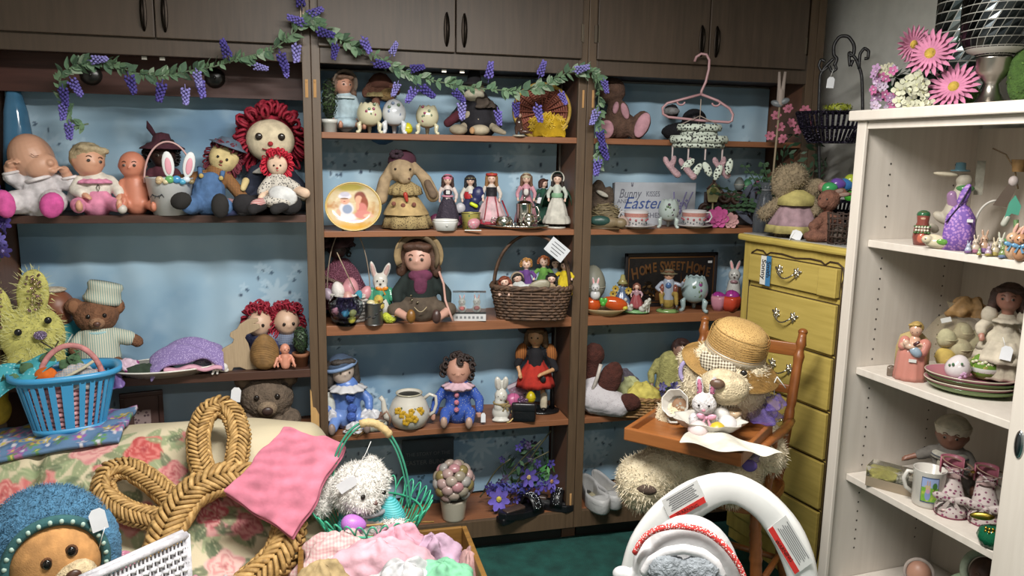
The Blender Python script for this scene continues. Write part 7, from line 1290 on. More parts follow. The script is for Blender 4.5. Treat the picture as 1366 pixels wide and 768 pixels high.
# white wicker basket at the bottom left
A=onY(249,713,-.93);B=onZ(112,775,A[2]);ab=(B-A)/np.linalg.norm(B-A);nb=np.array([ab[1],-ab[0],0]);nb=nb if nb[1]>0 else-nb
t=T('white_wicker_basket', 'white painted wicker basket corner beside the blue hooded bear', 'basket',loc=(A[0],A[1],.367),rot=math.atan2(ab[1],ab[0]),unit=1);hgt=A[2]-.367;WW=M('#c4c2c6', 'straw',.6,1, '#a8a6ac');sgn=1 if(np.array([-ab[1],ab[0]])@nb[:2])>0 else-1;Lb=np.linalg.norm(B-A)
g=G();g2=G()
for j in range(14):
 z=hgt*(j+.5)/15;g.tube([(x,.004*(1 if(i+j)%2 else-1),z)for i,x in enumerate(np.linspace(0,Lb,26))],.0055,5);g.tube([(.003*(1 if(i+j)%2 else-1),sgn*y,z)for i,y in enumerate(np.linspace(0,.015,3))],.0055,5)
 g.tube([(x,sgn*.015+.004*(1 if(i+j)%2 else-1),z)for i,x in enumerate(np.linspace(0,Lb,26))],.0055,5)
for x in np.linspace(0,Lb,26):g2.tube([(x,0,0),(x,0,hgt)],.003,5)
for y in np.linspace(0,.015,3):g2.tube([(0,sgn*y,0),(0,sgn*y,hgt)],.003,5)
t.put('weave',WW,g,stuff=True);t.put('stakes',WW,g2,stuff=True);t.put('rim',WW,G().tube([(Lb,0,hgt),(0,0,hgt),(0,sgn*.015,hgt),(Lb,sgn*.015,hgt)],.009,8));t.put('corner_post',WW,G().tube([(0,0,0),(0,0,hgt)],.008,8));t.put('bottom',WW,G().box(0,Lb,min(0,sgn*.015),max(0,sgn*.015),0,.006),smooth=False)
t=T('pink_satin', 'pink satin fabric bunched beside the hooded bear', 'cloth',loc=at(163,-.72,.37));heap(t, 'satin',M('#b87890', 'satin'),0,0,0,30,20,60,3,.2)
t=T('cream_pot', 'cream cylindrical pot behind the white wicker basket', 'pot',loc=at(166,-.8,.37));t.put('pot',M('#c0b894', 'plain'),G().lathe([(0,0),(16,0),(17,44),(15,45),(14,4),(0,4)],24,close=False));t.put('lining',M('#a8a080', 'fabric'),G().lathe([(0,36),(14.4,37)],20,close=False))
t=T('pink_blanket', 'pink baby blanket lying behind the white wicker basket on the sofa', 'blanket',loc=at(262,-.78,.37));heap(t, 'blanket',M('#c08a98', 'fabric'),0,0,0,34,30,34,8,.16);heap(t, 'lace',M('#c0b4b4', 'fabric'),40,6,0,22,20,26,9,.2)
# wooden drawer of baby clothes
DRW=M('#84602c', 'wood',.5,1, '#5c401c', 'x');zb,zt_=.372,.45
t=T('wooden_box', 'old wooden drawer filled with pastel baby clothes', 'box',loc=(.18,-.78,zb),rot=0,unit=1)
for b in((-.245,-.23,-.16,.145),(.23,.245,-.16,.145)):t.put('side',DRW,G().box(b[0],b[1],b[2],b[3],0,zt_-zb),bev=.002,smooth=False)
for y in(-.16,.135):t.put('end',DRW,G().box(-.23,.23,y,y+.012,0,zt_-zb),bev=.002,smooth=False)
t.put('bottom',DRW,G().box(-.23,.23,-.15,.135,0,.008),smooth=False)
def clothes(lab,u,Y,rx,ry,rz,mat,seed,trim=None,amp=.14):
 t=T('baby_clothes',lab, 'clothes',loc=at(u,Y,zb+.01));rz=t.L(u,rz)[2];heap(t, 'fabric',mat,0,0,0,rx,ry,rz,seed,amp,sub=1)
 return t
clothes('pink gingham baby dress at the back left of the drawer',455,-.7,62,32,712,M('#c4989a', 'check',None,1.2, '#cfb8b4'),4)
clothes('pale pink baby romper in the middle of the drawer',505,-.78,80,38,722,M('#cfa4b0', 'fabric',None,.5),12, '#c8b8c0',.12)
clothes('rose pink ruffled sleeve on top of the romper',530,-.72,50,26,704,M('#cc98a8', 'fabric',None,.5),7,None,.18)
clothes('lilac lace bonnet at the back right of the drawer',578,-.74,34,26,715,M('#b89ab0', 'fabric',None,.5),9,None,.22)
clothes('mint green baby top at the right of the drawer',590,-.87,46,34,748,M('#7ec09a', 'fabric',None,.5),15,None,.1)
clothes('white lace edged slip at the front of the drawer',540,-.88,50,30,750,M('#bcbcbe', 'fabric'),18, '#b0aeb0',.18)
clothes('tan baby jacket at the front left of the drawer',430,-.87,44,34,750,M('#a8926a', 'fabric'),21,None,.12)
clothes('dusty pink scrap against the right side of the drawer',625,-.8,14,40,735,M('#b08a88', 'fabric'),25,None,.1)
# green wire basket with plush bunny
GW=M('#3fa884', 'plastic',.35)
t=T('green_wire_basket', 'green looped wire basket with a tall hoop handle', 'basket',loc=at(497,-.55,.357));gbk=t
def gw(a,r,z):return(r*math.cos(a),r*math.sin(a),z)
for r,z in((40,2),(52,22),(66,46)):t.put('hoop',GW,G().tube([gw(a,r,z)for a in np.linspace(0,6.28,60,False)],1.4,6,closed=True))
for i in range(32):
 a0=i*2*math.pi/32;pts=[]
 for q in np.linspace(-1,1,15):w=.17*math.sin((q+1)/2*math.pi)**.6*(1 if q>0 else-1)if abs(q)<1 else 0;h=1-q*q;pts.append(gw(a0+.2*q,40+40*h,2+62*h))
 t.put('wire_loop',GW,G().tube(pts,1.1,5))
t.put('handle',M('#3f8f74', 'plastic',.35),G().tube([(-4+54*math.cos(a),-6,52+108*math.sin(a))for a in np.linspace(0,math.pi,36)],1.5,7).tube([(-4+50*math.cos(a),-6,52+104*math.sin(a))for a in np.linspace(0,math.pi,36)],1.2,7));t.put('raffia_wrap',M('#b8a070', 'straw'),G().tube([(-4+53*math.cos(a),-6,52+107*math.sin(a))for a in np.linspace(1.0,1.75,16)],[4.6+.8*(i%2)for i in range(16)],8))
t.put('bottom',GW,G().tube([(-40,0,2),(40,0,2)],1.1,5).tube([(0,-40,2),(0,40,2)],1.1,5).tube([(-28,-28,2),(28,28,2)],1.1,5));t.put('straw_filling',M('#a8925c', 'straw'),G().ell(-14,0,6,24,28,6))
t=on(gbk, 'plush_bunny', 'white plush bunny in a teal striped vest sitting in the wire basket', 'plush toy',-6,0,6)
animal(t, '#e4e0da',[(-10,-4,84,37,34,34),(-4,-28,74,20,14,14),(0,2,34,36,30,34),(-24,-20,30,12,-14,-36,28,14),(30,-12,46,12,34,-26,38,16),(-20,-20,8,16,-28,-38,8,15),(24,-18,8,16,30,-36,8,15),(-46,0,96,10,-58,-4,60,12),(6,10,112,10,20,8,92,11)],(-10,-4,84),36,[],inner=None,disp=4,dsz=.014,nose='#6a4a44',nose_r=.13,er=.1,R=headR(34,6,0),ex=26,ez=2)
fur(t,[(-10,-4,84,37,34,34),(-4,-28,74,20,14,14),(30,-12,46,12,34,-26,38,16),(-20,-20,8,16,-28,-38,8,15),(24,-18,8,16,30,-36,8,15),(-46,0,96,10,-58,-4,60,12),(6,10,112,10,20,8,92,11)],9000,3.4,M('#ebe8e2', 'plush'))
tv=t.soft('vest',M('#2c8c8c', 'stripe',.6,2.2, '#58b0b8'),[(0,0,44,38,26,20),(28,-8,56,15,34,-18,46,16),(-24,-14,38,15,-20,-24,32,15)],vox=2);t.put('collar',M('#8a8c90', 'plain'),G().tube([(-2+26*math.cos(a),-10+24*math.sin(a),58)for a in np.linspace(0,6.28,26,False)],3,6,closed=True));tag_on(t,-24,-36,104,14,26,58,None,[(-16,-34,114),(0,-18,138),(6,-12,150)])
t=on(gbk, 'glitter_egg', 'purple glitter egg on a wooden skewer in the wire basket', 'egg',-26,-44,54);g=G();egg(g,0,0,0,12,16,100);t.put('egg',M('#b070c0', 'dots',.4,3, '#c890d0',.2),g);t.put('skewer',M('#b08a50', 'wood'),G().tube([(12,2,-4),(60,24,-14),(104,40,-24)],1.2,6))
# --- high chair occupants
t=T('teddy_bear', 'big cream teddy bear seated in the high chair under a straw hat', 'teddy bear',loc=(1.265,-.645,.508));L=t.L;CR='#cfc2a6'
h_=np.array(L(966,508,-20));P_=lambda u,v,y,r:(*L(u,v,y),r)
body=[(*h_,56,44,50),(*L(965,516,-62),32,24,22),(*L(966,590,10),54,40,62),(*P_(1000,560,0,30),*P_(1020,604,-20,28)),(*P_(928,556,0,28),*P_(900,562,-30,28)),(*P_(945,636,-20,34),*P_(890,622,-66,32)),(*P_(890,622,-66,32),*P_(858,645,-88,32)),(*P_(985,630,-20,32),*P_(975,640,-70,30)),(*L(852,640,-92),28,26,30),(*L(920,482,0),16,12,18)]
b=t.soft('body',M(CR, 'plush',None,.6, '#b8a98c'),body,vox=2.6,disp=3.5,dsz=.014,sm=4);fur(t,body,15000,3.6,M('#ded3bc', 'plush',None,.6, '#c9bb9f'),b)
t.put('muzzle',M('#c4b494', 'plush'),G().ell(*L(966,516,-74),30,22,20,rot=10));t.put('nose',M('#5a4434', 'satin'),G().ell(*L(957,512,-96),9,5,6));t.put('mouth',M('#5c3c30', 'fabric'),G().ell(*L(964,527,-90),9,4,3.4,rot=-6));t.put('eye',M('#1c1816', 'ceramic'),G().ell(*L(949,495,-64),4.5,3,4));t.put('eye',M('#1c1816', 'ceramic'),G().ell(*L(992,498,-60),4.5,3,4));t.put('paw_pad',M('#4a3a30', 'fabric'),G().ell(*L(862,653,-116),13,5,6));t.put('paw_button',M('#5c4a90', 'plain'),G().ell(*L(1000,621,-100),9,3,7))
t=T('straw_hat', 'woven straw sun hat with gingham bow on the big teddy bear', 'hat',loc=t.P+np.array([.0,-.05,0])+np.array([0,0,t.L(979,470)[2]*t.zs]));x0=t.L(979,470)[0];Rh=rotm('Y',math.radians(14))@rotm('X',math.radians(10))
prof=[(0,46),(16,45.5),(28,43),(34,37),(37,26),(39,10),(41,2),(50,-5),(60,-12),(66,-16),(65,-17.5),(50,-7),(40,0),(38,10),(34,34),(0,43)]
HS=M('#b08f58', 'dots',.8,2.1, '#6e4f26',.3);g=xf(G().lathe(prof,48,close=False),Rh,(x0,0,0));t.put('woven_straw',HS,g)
g=G()
for i in range(26):r=40+i;g.tube([tuple(Rh@np.array([r*math.cos(a),r*math.sin(a),2.4-(r-41)*.72])+(x0,0,0))for a in np.linspace(0,6.28,60,False)],.38,4,closed=True)
for i in range(12):r=40.6-i*.2;g.tube([tuple(Rh@np.array([(r-max(0,i*3-26)**2*.06)*math.cos(a),(r-max(0,i*3-26)**2*.06)*math.sin(a),4+i*3])+(x0,0,0))for a in np.linspace(0,6.28,60,False)],.45,4,closed=True)
t.put('plait_rows',M('#a07c44', 'straw'),g,stuff=True);t.put('band',M('#a89c88', 'satin'),xf(G().lathe([(41.6,2),(40,9),(39,13)],40,close=False),Rh,(x0,0,0)),sol=1)
CHK=M('#4a3c2c', 'check',None,1.3, '#c4bca8');bwp=t.put('bow',CHK,G().ell(x0-24,-46,-2,12,5,14,rot=30).ell(x0-8,-48,-4,13,5,8,rot=10).ell(x0-34,-42,0,8,5,14,rot=-10).ell(x0-20,-50,-14,6,4,13,rot=-25).ell(x0-2,-50,-14,6,4,13,rot=15),vox=1.6,sm=2);t.put('bow_knot',CHK,G().ell(x0-22,-52,-4,5,4,5),parent=bwp)
tz=.746
def ontray(name,lab,cat,u,v):return T(name,lab,cat,loc=onZ(u,v,tz))
t=ontray('napkin', 'white cloth napkin spread over the tray corner', 'napkin',985,592);a_,b_,c_,d_=[(onZ(u,v,tz+.034)-t.P)/t.s for u,v in((905,592),(930,560),(1046,608),(1000,606))];Rn=rotm('Z',-t.rot)
cloth(t, 'napkin',M('#c0bcb0', 'fabric',None,.5),[[Rn@(a_*(1-q)*(1-w)+b_*q*(1-w)+c_*q*w+d_*(1-q)*w+np.array([0,0,3*math.sin(q*7+w*8)]))for q in np.linspace(0,1,12)]for w in np.linspace(0,1,20)],sol=1)
t=ontray('ruffled_dish', 'white ruffled china dish of eggs on the high chair tray', 'dish',945,584);t.put('dish',M('#bcb8b0', 'ceramic'),G().lathe([(0,9),(20,9),(36,16),(46,25),(47,26),(44,25),(34,18),(18,12),(0,11)],48,sy=.72,fold=.07,fk=9,close=False));t.put('foot',M('#b4b0a8', 'ceramic'),G().lathe([(18,0),(17,9),(20,10)],30,sy=.7,close=False));dd=t
for x,y,z,r,c,k,lab in((4,-14,17,11, '#b8a030', 'plastic', 'glossy yellow egg in the ruffled dish'),(24,-4,20,13, '#c0bcbc', 'dots', 'white speckled egg at the right of the ruffled dish, lower'),(22,10,28,12, '#c0bcb8', 'dots', 'white speckled egg behind at the right of the ruffled dish'),(-22,-12,18,13, '#c4b4b4', 'satin', 'white satin egg at the left of the ruffled dish')):
 e=on(dd, 'egg',lab, 'egg',x,y,z-r*.7);g=G();egg(g,0,0,r*.7,r*1.05,r*.85,0);e.put('shell',M(c,k,.4,3, '#7a6a6c',.1)if k=='dots' else M(c,k),g)
for x,lab in((40, 'broken egg shell at the right end of the ruffled dish'),):e=on(dd, 'egg_shell',lab, 'egg shell',x,8,20);e.put('shell',M('#b0987c', 'ceramic'),G().lathe([(0,0),(8,2),(11,8),(10,13),(9,12),(7,4),(0,2)],20,fold=.05,fk=5,close=False));e.put('inside',M('#7a5c48', 'plain'),G().lathe([(0,4),(7,5)],16,close=False))
t=on(dd, 'plush_bunny', 'small white plush bunny with pink sequined ears in the ruffled dish', 'plush toy',-6,6,12)
b,fp=animal(t, '#c8c4c4',[(0,0,10,16,12,14),(0,-4,34,16,14,15),(-12,-6,12,7,6,10),(13,-6,12,7,6,10)],(0,-4,34),16,[(-7,0,57,5,3.5,14,-8),(10,0,58,5,3.5,14,8)],inner='#b06a84',disp=2,dsz=.01,nose='#c08090',er=.1);ribbon(t,4,-14,19,11, '#c890a4')
t.put('ear_sequins',M('#9a3c64', 'glitter',.2,2, '#c87a9a'),G().prims([(-7+dx,-3.4,57+dz,1.5,.8,1.5)for dx in(-2,1.5)for dz in(-8,-2,4)]+[(10+dx,-3.4,58+dz,1.5,.8,1.5)for dx in(-2,1.5)for dz in(-8,-2,4)],6,4),stuff=True)
t=ontray('china_cup', 'white fluted china cup tipped on its side on the tray', 'cup',903,560);t.put('cup',M('#b8b4ac', 'ceramic'),xf(G().lathe([(0,0),(9,1),(14,8),(17,20),(18,26),(16.5,25),(12,9),(0,4)],30,fold=.04,fk=8,close=False),headR(0,-30,62),(2,8,16)));t.put('handle',M('#b8b4ac', 'ceramic'),G().tube([(-12,-10,4),(-8,-18,2),(0,-20,3),(4,-14,6)],1.6,6));t.put('shell_inside',M('#7a5a40', 'blot',.7,.6, '#a8a090'),xf(G().ell(0,0,0,12,4,12),headR(0,0,-20),(4,0,18)))
t=T('tulle_scarf', 'purple tulle scarf around the shoulder of the big teddy bear', 'scarf',loc=(1.30,-.71,.62));TU=M('#5c4a9c', 'satin',.7);TU.node_tree.nodes['Principled BSDF'].inputs['Alpha'].default_value=.4
for(u,v,rx,rz,sd)in((1016,545,24,14,1),(1004,588,16,26,2),(1032,530,14,10,3)):x,_,z=t.L(u,v);heap(t, 'tulle',TU,x,-16,z-rz*.5,rx,26,rz*1.2,sd,.25)
t=T('striped_ribbon', 'purple striped ribbon loop beside the left cheek of the teddy bear', 'ribbon',loc=(1.13,-.66,.9));x,_,z=t.L(916,494);t.put('ribbon',M('#6a5a9c', 'stripe',None,5, '#b0a8c0'),G().tube([(x+8*math.cos(a),-6,z+13*math.sin(a))for a in np.linspace(0,6.28,18,False)],3,6,closed=True,flat=.5))
t=T('hanging_string', 'white price string looped on the right post of the high chair', 'string',loc=(1.385,-.775,.95));p=t.L(1036,512);t.put('string',M('#c0c0bc', 'plain'),G().tube([(p[0],-8,p[2]+12),(p[0]-3,-10,p[2]+4),(p[0]-2,-10,p[2]-12),(p[0]+2,-9,p[2]-20)],.8,5).tube([(p[0],-8,p[2]+12),(p[0]+12,-9,p[2]-2)],.7,5))
# --- on top of the dresser
dth=math.radians(-80.48);dX=np.array([math.cos(dth),math.sin(dth)]);dY=np.array([-dX[1],dX[0]])
def dz(u,y,z=1.2708):
 A=np.array([1.615,-.055])+dY*y;k=(u-683)/FPX;a=CAMR[0]-k*CAMR[2];w=-(a[:2]@(A-CAMO[:2])+a[2]*(z-CAMO[2]))/(a[:2]@dX);p=A+dX*w;return np.array([p[0],p[1],z])
t=T('plush_bunny', 'plush bunny in lilac dress with yellow collar and hem, seen from behind', 'plush toy',loc=dz(1058,.1))
DB_=[(-6,0,78,19,18,18),(-16,-8,72,16,10,22,14),(22,2,66,13,9,10,-40),(0,0,40,16,0,0,20,20),(-22,-4,44,8,-38,-10,30,9),(20,-2,46,8,26,-10,36,8),(-12,-6,5,13,12,7),(12,-6,5,13,12,7)];b=t.soft('body',M('#8f7f66', 'plush'),DB_,vox=1.5,disp=2);fur(t,DB_,4500,2.8,M('#998a70', 'plush'),b);t.put('paw_pad',M('#a88074', 'plush'),G().ell(34,-4,66,9,8,7))
t.put('dress',M('#9a7f86', 'fabric'),G().lathe([(14,56),(20,44),(30,22),(36,12),(33,12)],44,fold=.05,fk=9,close=False));t.put('hem_band',M('#b0a468', 'fabric'),G().lathe([(35.4,16),(37.5,6),(35,6)],44,fold=.05,fk=9,close=False));t.put('collar',M('#b4a868', 'fabric'),G().lathe([(8,62),(22,54),(26,42),(24,42)],36,fold=.05,fk=4,y=-2,close=False));tag_on(t,4,-40,6,13,12,18,None,[(2,-40,10),(-4,-41,0),(-6,-42,-8)])
t=T('plush_bunny', 'small rust brown plush bunny with upright ears beside the twig basket', 'plush toy',loc=dz(1101,.1));animal(t, '#7c5444',[(0,0,54,14,13,14),(-6,-8,50,8,7,7),(0,2,26,14,0,2,12,18),(-10,-8,26,7,-16,-14,20,7),(12,-4,30,6,18,-8,20,6),(-12,-16,7,16,14,8),(8,-16,7,14,12,8)],(0,0,54),14,[(12,2,66,9,4,4,-12),(18,0,62,12,3,3.4,-8)],inner='#8a7468',disp=1.2,nose='#4a302a',er=.09,R=headR(-30),ex=20)
t=T('twig_basket', 'little dark twig basket at the right end of the dresser top', 'basket',loc=dz(1118,.07));g=G();rnd=random.Random(2)
for k in range(14):a=k*.449;g.tube([(13*math.cos(a),11*math.sin(a),0),(14*math.cos(a+.1),12*math.sin(a+.1),20),(16*math.cos(a),13*math.sin(a),42)],.9,5)
for z in(2,10,18,26,34,40):g.tube([((13.5+z*.05)*math.cos(a)+rnd.uniform(-.6,.6),(11.5+z*.04)*math.sin(a),z+rnd.uniform(-1,1))for a in np.linspace(0,6.28,22,False)],1,5,closed=True)
t.put('twigs',M('#3a2a22', 'straw'),g,stuff=True);t.put('moss',M('#5a5048', 'plush'),G().ell(0,0,12,11,9,12))
t=T('cellophane_bag', 'clear dotted cellophane bag at the left end of the dresser top', 'bag',loc=dz(1018,.1));t.put('bag',M('#8a9098', 'glass',.25,1.0,None,.8),G().lathe([(14,0),(15,20),(9,44),(5,56),(9,66),(8,66)],26,fold=.1,fk=7,sy=.7,close=False));t.put('tissue',M('#5c6068', 'satin'),G().lathe([(0,1),(11,2),(11,24),(4,46),(0,48)],20,fold=.12,fk=6,sy=.6));t.put('tie',M('#77787c', 'satin'),G().tube([(5.4*math.cos(a),4*math.sin(a),56)for a in np.linspace(0,6.28,16,False)],1,5,closed=True))
t=T('clothespin_pick', 'clothespin bunny on a tall wooden stick', 'plant pick',loc=dz(1024,.13));WD=M('#8f8068', 'wood',.7);t.put('stick',WD,G().tube([(0,0,0),(2,0,90),(4,0,178)],1.4,6));zt2=t.L(1028,96)[2]
for sx in(-1,1):t.put('clothespin_leg',M('#a0928a', 'wood',.7),G().tube([(4+sx*2,0,zt2-42),(4+sx*2.2,0,zt2-22),(4+sx*3.6,0,zt2)],[3,2.6,1.6],8))
t.put('clothespin_body',M('#a0928a', 'wood',.7),G().cap((4,0,zt2-40),4,(4,0,zt2-24),4));t.put('net_bow',M('#6f7478', 'satin'),G().ell(0,-1,zt2-40,8,3,4,rot=20).ell(9,-1,zt2-37,7,3,4,rot=-20))
t=T('flower_plant', 'artificial pink flowers and fern behind the plush bunny in the dress', 'artificial plant',loc=dz(1046,.2));rnd=random.Random(8);g=G()
for k in range(22):
 a=rnd.uniform(-1.3,.9);L_=rnd.uniform(60,110);d=np.array([math.sin(a),rnd.uniform(-.2,.2),math.cos(a)*.8]);pts=[np.array([-14,0,20])+d*L_*q-np.array([0,0,30*q*q*abs(math.sin(a))])for q in np.linspace(0,1,8)];g.tube(pts,.7,4)
 for q in pts[2:]:
  for s_ in(-1,1):g.add([q,q+np.array([s_*5,-1,2.5]),q+np.array([s_*7,-1,-1]),q+np.array([s_*3,0,-2])],[(0,1,2,3)])
t.put('fern',M('#2c4a2c', 'plain'),g,stuff=True);bush(t, 'foliage',M('#2f4a34', 'plain'),(14,0,92),(34,10,40),90,6,5)
for u,v in((1052,146),(1074,148),(1036,155),(1040,170),(1055,165),(1066,174),(1028,182),(1045,186),(1078,168)):x,_,z=t.L(u,v);bloom(t, 'flower',M('#b0687c', 'fabric'),x,-10,z,7,6,headR(rnd.uniform(-40,40),0,-20), '#8a5058',.34,.35)
t.put('pot',M('#4a4038', 'plain'),G().lathe([(0,0),(12,0),(15,22),(0,20)],20))
t=T('wire_stand', 'black wrought iron stand with scrolls and two purple black baskets', 'plant stand',loc=dz(1118,.24));IRN=M('#17161a', 'satin',.4);Lp=lambda u,v,y=0:t.L(u,v,y)
def scroll(pts,r=2):P=np.array(pts,float);q=np.linspace(0,len(P)-1,50);P=np.stack([np.interp(q,range(len(P)),P[:,k])for k in range(3)],1);[P.__setitem__(slice(1,-1),(P[:-2]+2*P[1:-1]+P[2:])/4)for _ in range(4)];return G().tube(P,r,6)
t.put('upright',IRN,scroll([Lp(1149,310),Lp(1151,150),Lp(1150,100),Lp(1142,78),Lp(1132,68),Lp(1134,90),Lp(1138,80)]));t.put('upright',IRN,scroll([Lp(1094,310),Lp(1092,150),Lp(1094,100),Lp(1100,90),Lp(1112,78)]));t.put('top_scroll',IRN,scroll([Lp(1113,88),Lp(1117,78),Lp(1112,74),Lp(1112,60),Lp(1120,48),Lp(1132,48),Lp(1140,60),Lp(1139,74),Lp(1132,74)],2.2));t.put('side_scroll',IRN,scroll([Lp(1146,92),Lp(1147,72),Lp(1153,64),Lp(1159,68),Lp(1158,78),Lp(1153,78)]));t.put('side_scroll',IRN,scroll([Lp(1104,90),Lp(1096,96),Lp(1092,88),Lp(1095,79),Lp(1101,82)]));t.put('low_scroll',IRN,scroll([Lp(1106,88),Lp(1110,96),Lp(1116,92),Lp(1113,84)]));t.put('foot',IRN,G().tube([Lp(1094,309),Lp(1122,311),Lp(1149,310)],2,6))
for(u,v,rx,h,lab)in((1112,150,46,38,1),(1116,268,34,26,2)):
 x,_,z=Lp(u,v);g=G()
 for k in range(40):a=k*.157;g.tube([(x+rx*math.cos(a),rx*.5*math.sin(a),z),(x+rx*.86*math.cos(a),rx*.43*math.sin(a),z-h*.5),(x+rx*.62*math.cos(a),rx*.31*math.sin(a),z-h)],1.7,5)
 for zz,k in((0,1),(-h*.5,.87),(-h,.63)):g.tube([(x+rx*k*math.cos(a),rx*.5*k*math.sin(a),z+zz)for a in np.linspace(0,6.28,40,False)],1.6,5,closed=True)
 t.put('basket',M('#241c34', 'glitter',.4,1.2, '#17141c'),g,stuff=True)
x,_,z=Lp(1118,146);bush(t, 'tinsel_grass',M('#a0a83c', 'satin'),(x,-4,z+2),(18,8,5),160,3,3);tag_on(t,*Lp(1108,110,-4),9,14,4,None,[Lp(1108,102,-4),Lp(1112,92,-3)]);st_=t
for u,v,r,c,lab in((1095,250,9, '#3f9a5c', 'green plastic egg at the left of the lower stand basket'),(1108,245,9, '#6a4a9c', 'purple plastic egg in the lower stand basket'),(1121,246,9, '#3a74b0', 'blue plastic egg in the lower stand basket'),(1131,241,9, '#a8b83c', 'lime plastic egg on top of the lower stand basket'),(1132,262,9, '#4aa83c', 'bright green plastic egg at the right of the lower stand basket'),(1100,262,7, '#3a8ab0', 'teal plastic egg at the front of the lower stand basket')):
 x,_,z=st_.L(u,v);e=on(st_, 'plastic_egg',lab, 'plastic egg',x,-10,z);g=G();egg(g,0,0,0,r*.9,r*1.1,60+u);e.put('shell',M(c, 'plastic',.25),g);e.put('seam',M('#5a5a5c', 'plastic'),G().tube([(r*.93*math.cos(a),0,r*.93*math.sin(a))for a in np.linspace(0,6.28,20,False)],.3,5,closed=True))
# --- white cabinet contents
wX=np.array([.0762,-.9971]);wY=np.array([.9971,.0762])
def wz(u,y,z):
 A=np.array([1.592,-.752])+wY*y;k=(u-683)/FPX;a=CAMR[0]-k*CAMR[2];w=-(a[:2]@(A-CAMO[:2])+a[2]*(z-CAMO[2]))/(a[:2]@wX);p=A+wX*w;return np.array([p[0],p[1],z])
Z1,Z2,Z3,Z4,ZT=1.3195,.9185,.5665,.2005,1.7025
PNK=M('#c07a98', 'fabric')
t=T('flower_arrangement', 'pink gerbera daisies with white hydrangea and lilac on the cabinet top', 'flower arrangement',loc=wz(1232,.1,ZT));bush(t, 'foliage',M('#1c3226', 'plain'),(-10,0,30),(46,20,30),130,9,2);t.put('stem',M('#2c4434', 'plain'),G().tube([(-20,10,2),(0,6,20),(20,4,60),(34,2,96)],1.6,5))
for u,v,r,tr in((1217,62,25,headR(38,20,10)),(1241,75,32,headR(-10,0,-12)),(1272,119,32,headR(-16,0,-22))):
 x,_,z=t.L(u,v);f=bloom(t, 'gerbera',PNK,x,-22,z,r,20,tr, '#b89a40',.1,.22,layers=2);t.put('inner_ring',M('#b04c58', 'plush'),xf(G().ell(0,-r*.06,0,r*.32,r*.1,r*.32),tr,(x,-22,z)),parent=f)
rnd=random.Random(6)
for k in range(26):x,_,z=t.L(rnd.uniform(1196,1240),rnd.uniform(104,146));bloom(t, 'hydrangea_floret',M('#c4c4ac', 'fabric'),x,-26-rnd.random()*8,z,9,4,headR(rnd.uniform(-40,40),rnd.uniform(0,80),rnd.uniform(-30,20)), '#b8b890',.42,.2)
for k in range(26):x,_,z=t.L(rnd.uniform(1166,1194),rnd.uniform(92,146));bloom(t, 'lilac_floret',M(['#9c7a9c', '#a85a84', '#b0a0b4'][k%3], 'fabric'),x,-14-rnd.random()*10,z,6.5,5,headR(rnd.uniform(-40,40),rnd.uniform(0,80),rnd.uniform(-30,20)), '#c0a8b8',.36,.25)
for k in range(8):x,_,z=t.L(rnd.uniform(1172,1192),rnd.uniform(78,104));bloom(t, 'cream_floret',M('#b4b098', 'fabric'),x,-10,z,6,5,headR(rnd.uniform(-40,40),0,0),None,.36,.25)
def mosaic(t,prof,x=0,n=30,rows=13,tone=('#5a5e60', '#3f4446', '#74797a', '#8a8f90')):
 z0_,z1_=prof[0][1],prof[-1][1];rad=lambda z:np.interp(z,[p[1]for p in prof],[p[0]for p in prof]);rnd=random.Random(n);h=(z1_-z0_)/rows
 b=t.put('grout',M('#a4a29a', 'plain',.5),G().lathe([(rad(z)-.5,z)for z in np.linspace(z0_,z1_,20)],40,x=x,close=False));mats=[M(c, 'metal',.22)for c in tone]
 for j in range(rows):
  za=z0_+h*j;q=[]
  for ii,f in((.07,.07),(.93,.07),(.93,.93),(.07,.93)):
   for o_ in(0,.8):a=2*math.pi*(ii+f*.5)/n;r_=rad(za+h*f)+o_-.3;q.append((r_*math.cos(a),r_*math.sin(a),za+h*f))
  mes=[]
  for m in mats:me=G().add(q,[(1,3,5,7),(0,2,3,1),(2,4,5,3),(4,6,7,5),(6,0,1,7)]).data('mirror_tile',(t.s,t.s,t.zs),False);me.materials.append(m);mes.append(me)
  for i in range(n):o=bpy.data.objects.new('mirror_tile',mes[rnd.randrange(len(mes))]);COL.objects.link(o);o.parent=t.o;o.rotation_euler=(0,0,2*math.pi*(i+.5*j)/n)
t=T('hurricane_lamp', 'silver footed hurricane candle holder with mirrored mosaic glass', 'candle holder',loc=wz(1319,.16,ZT));t.put('foot',M('#a8a29a', 'metal',.3),G().lathe([(0,0),(30,0),(30,2),(20,5),(12,18),(9,30),(11,34),(16,40),(20,46),(21,62),(22,64),(0,62)],36));mosaic(t,[(20,66),(34,72),(42,86),(44,110),(44,180)],0,27,11,('#2c3032', '#3c4042', '#5a5e60', '#202426', '#34383a'))
t=T('mosaic_vase', 'tall mirrored mosaic glass vase behind the silver hurricane holder', 'vase',loc=wz(1278,.3,ZT));mosaic(t,[(34,0),(37,60),(38,190)],0,20,15,('#5c6668', '#6f797a', '#4c5658', '#838c8c'));t.put('bottom',M('#4c5456', 'metal',.3),G().lathe([(0,0),(34,0),(34,2),(0,2)],30))
for u,y,rz,rx,lab in((1284,.2,17,20, 'moss covered ball between the mosaic vase and the silver foot'),(1362,.2,40,20, 'tall moss covered egg at the right edge of the cabinet top')):t=T('moss_ball',lab, 'moss ball',loc=wz(u,y,ZT));t.soft('core',M('#3f5c24', 'plush'),[(0,0,rz,rx,rx,rz)],disp=3,dsz=.008);bush(t, 'moss',M('#56762c', 'plain'),(0,0,rz),(rx,rx,rz),240,3,3)
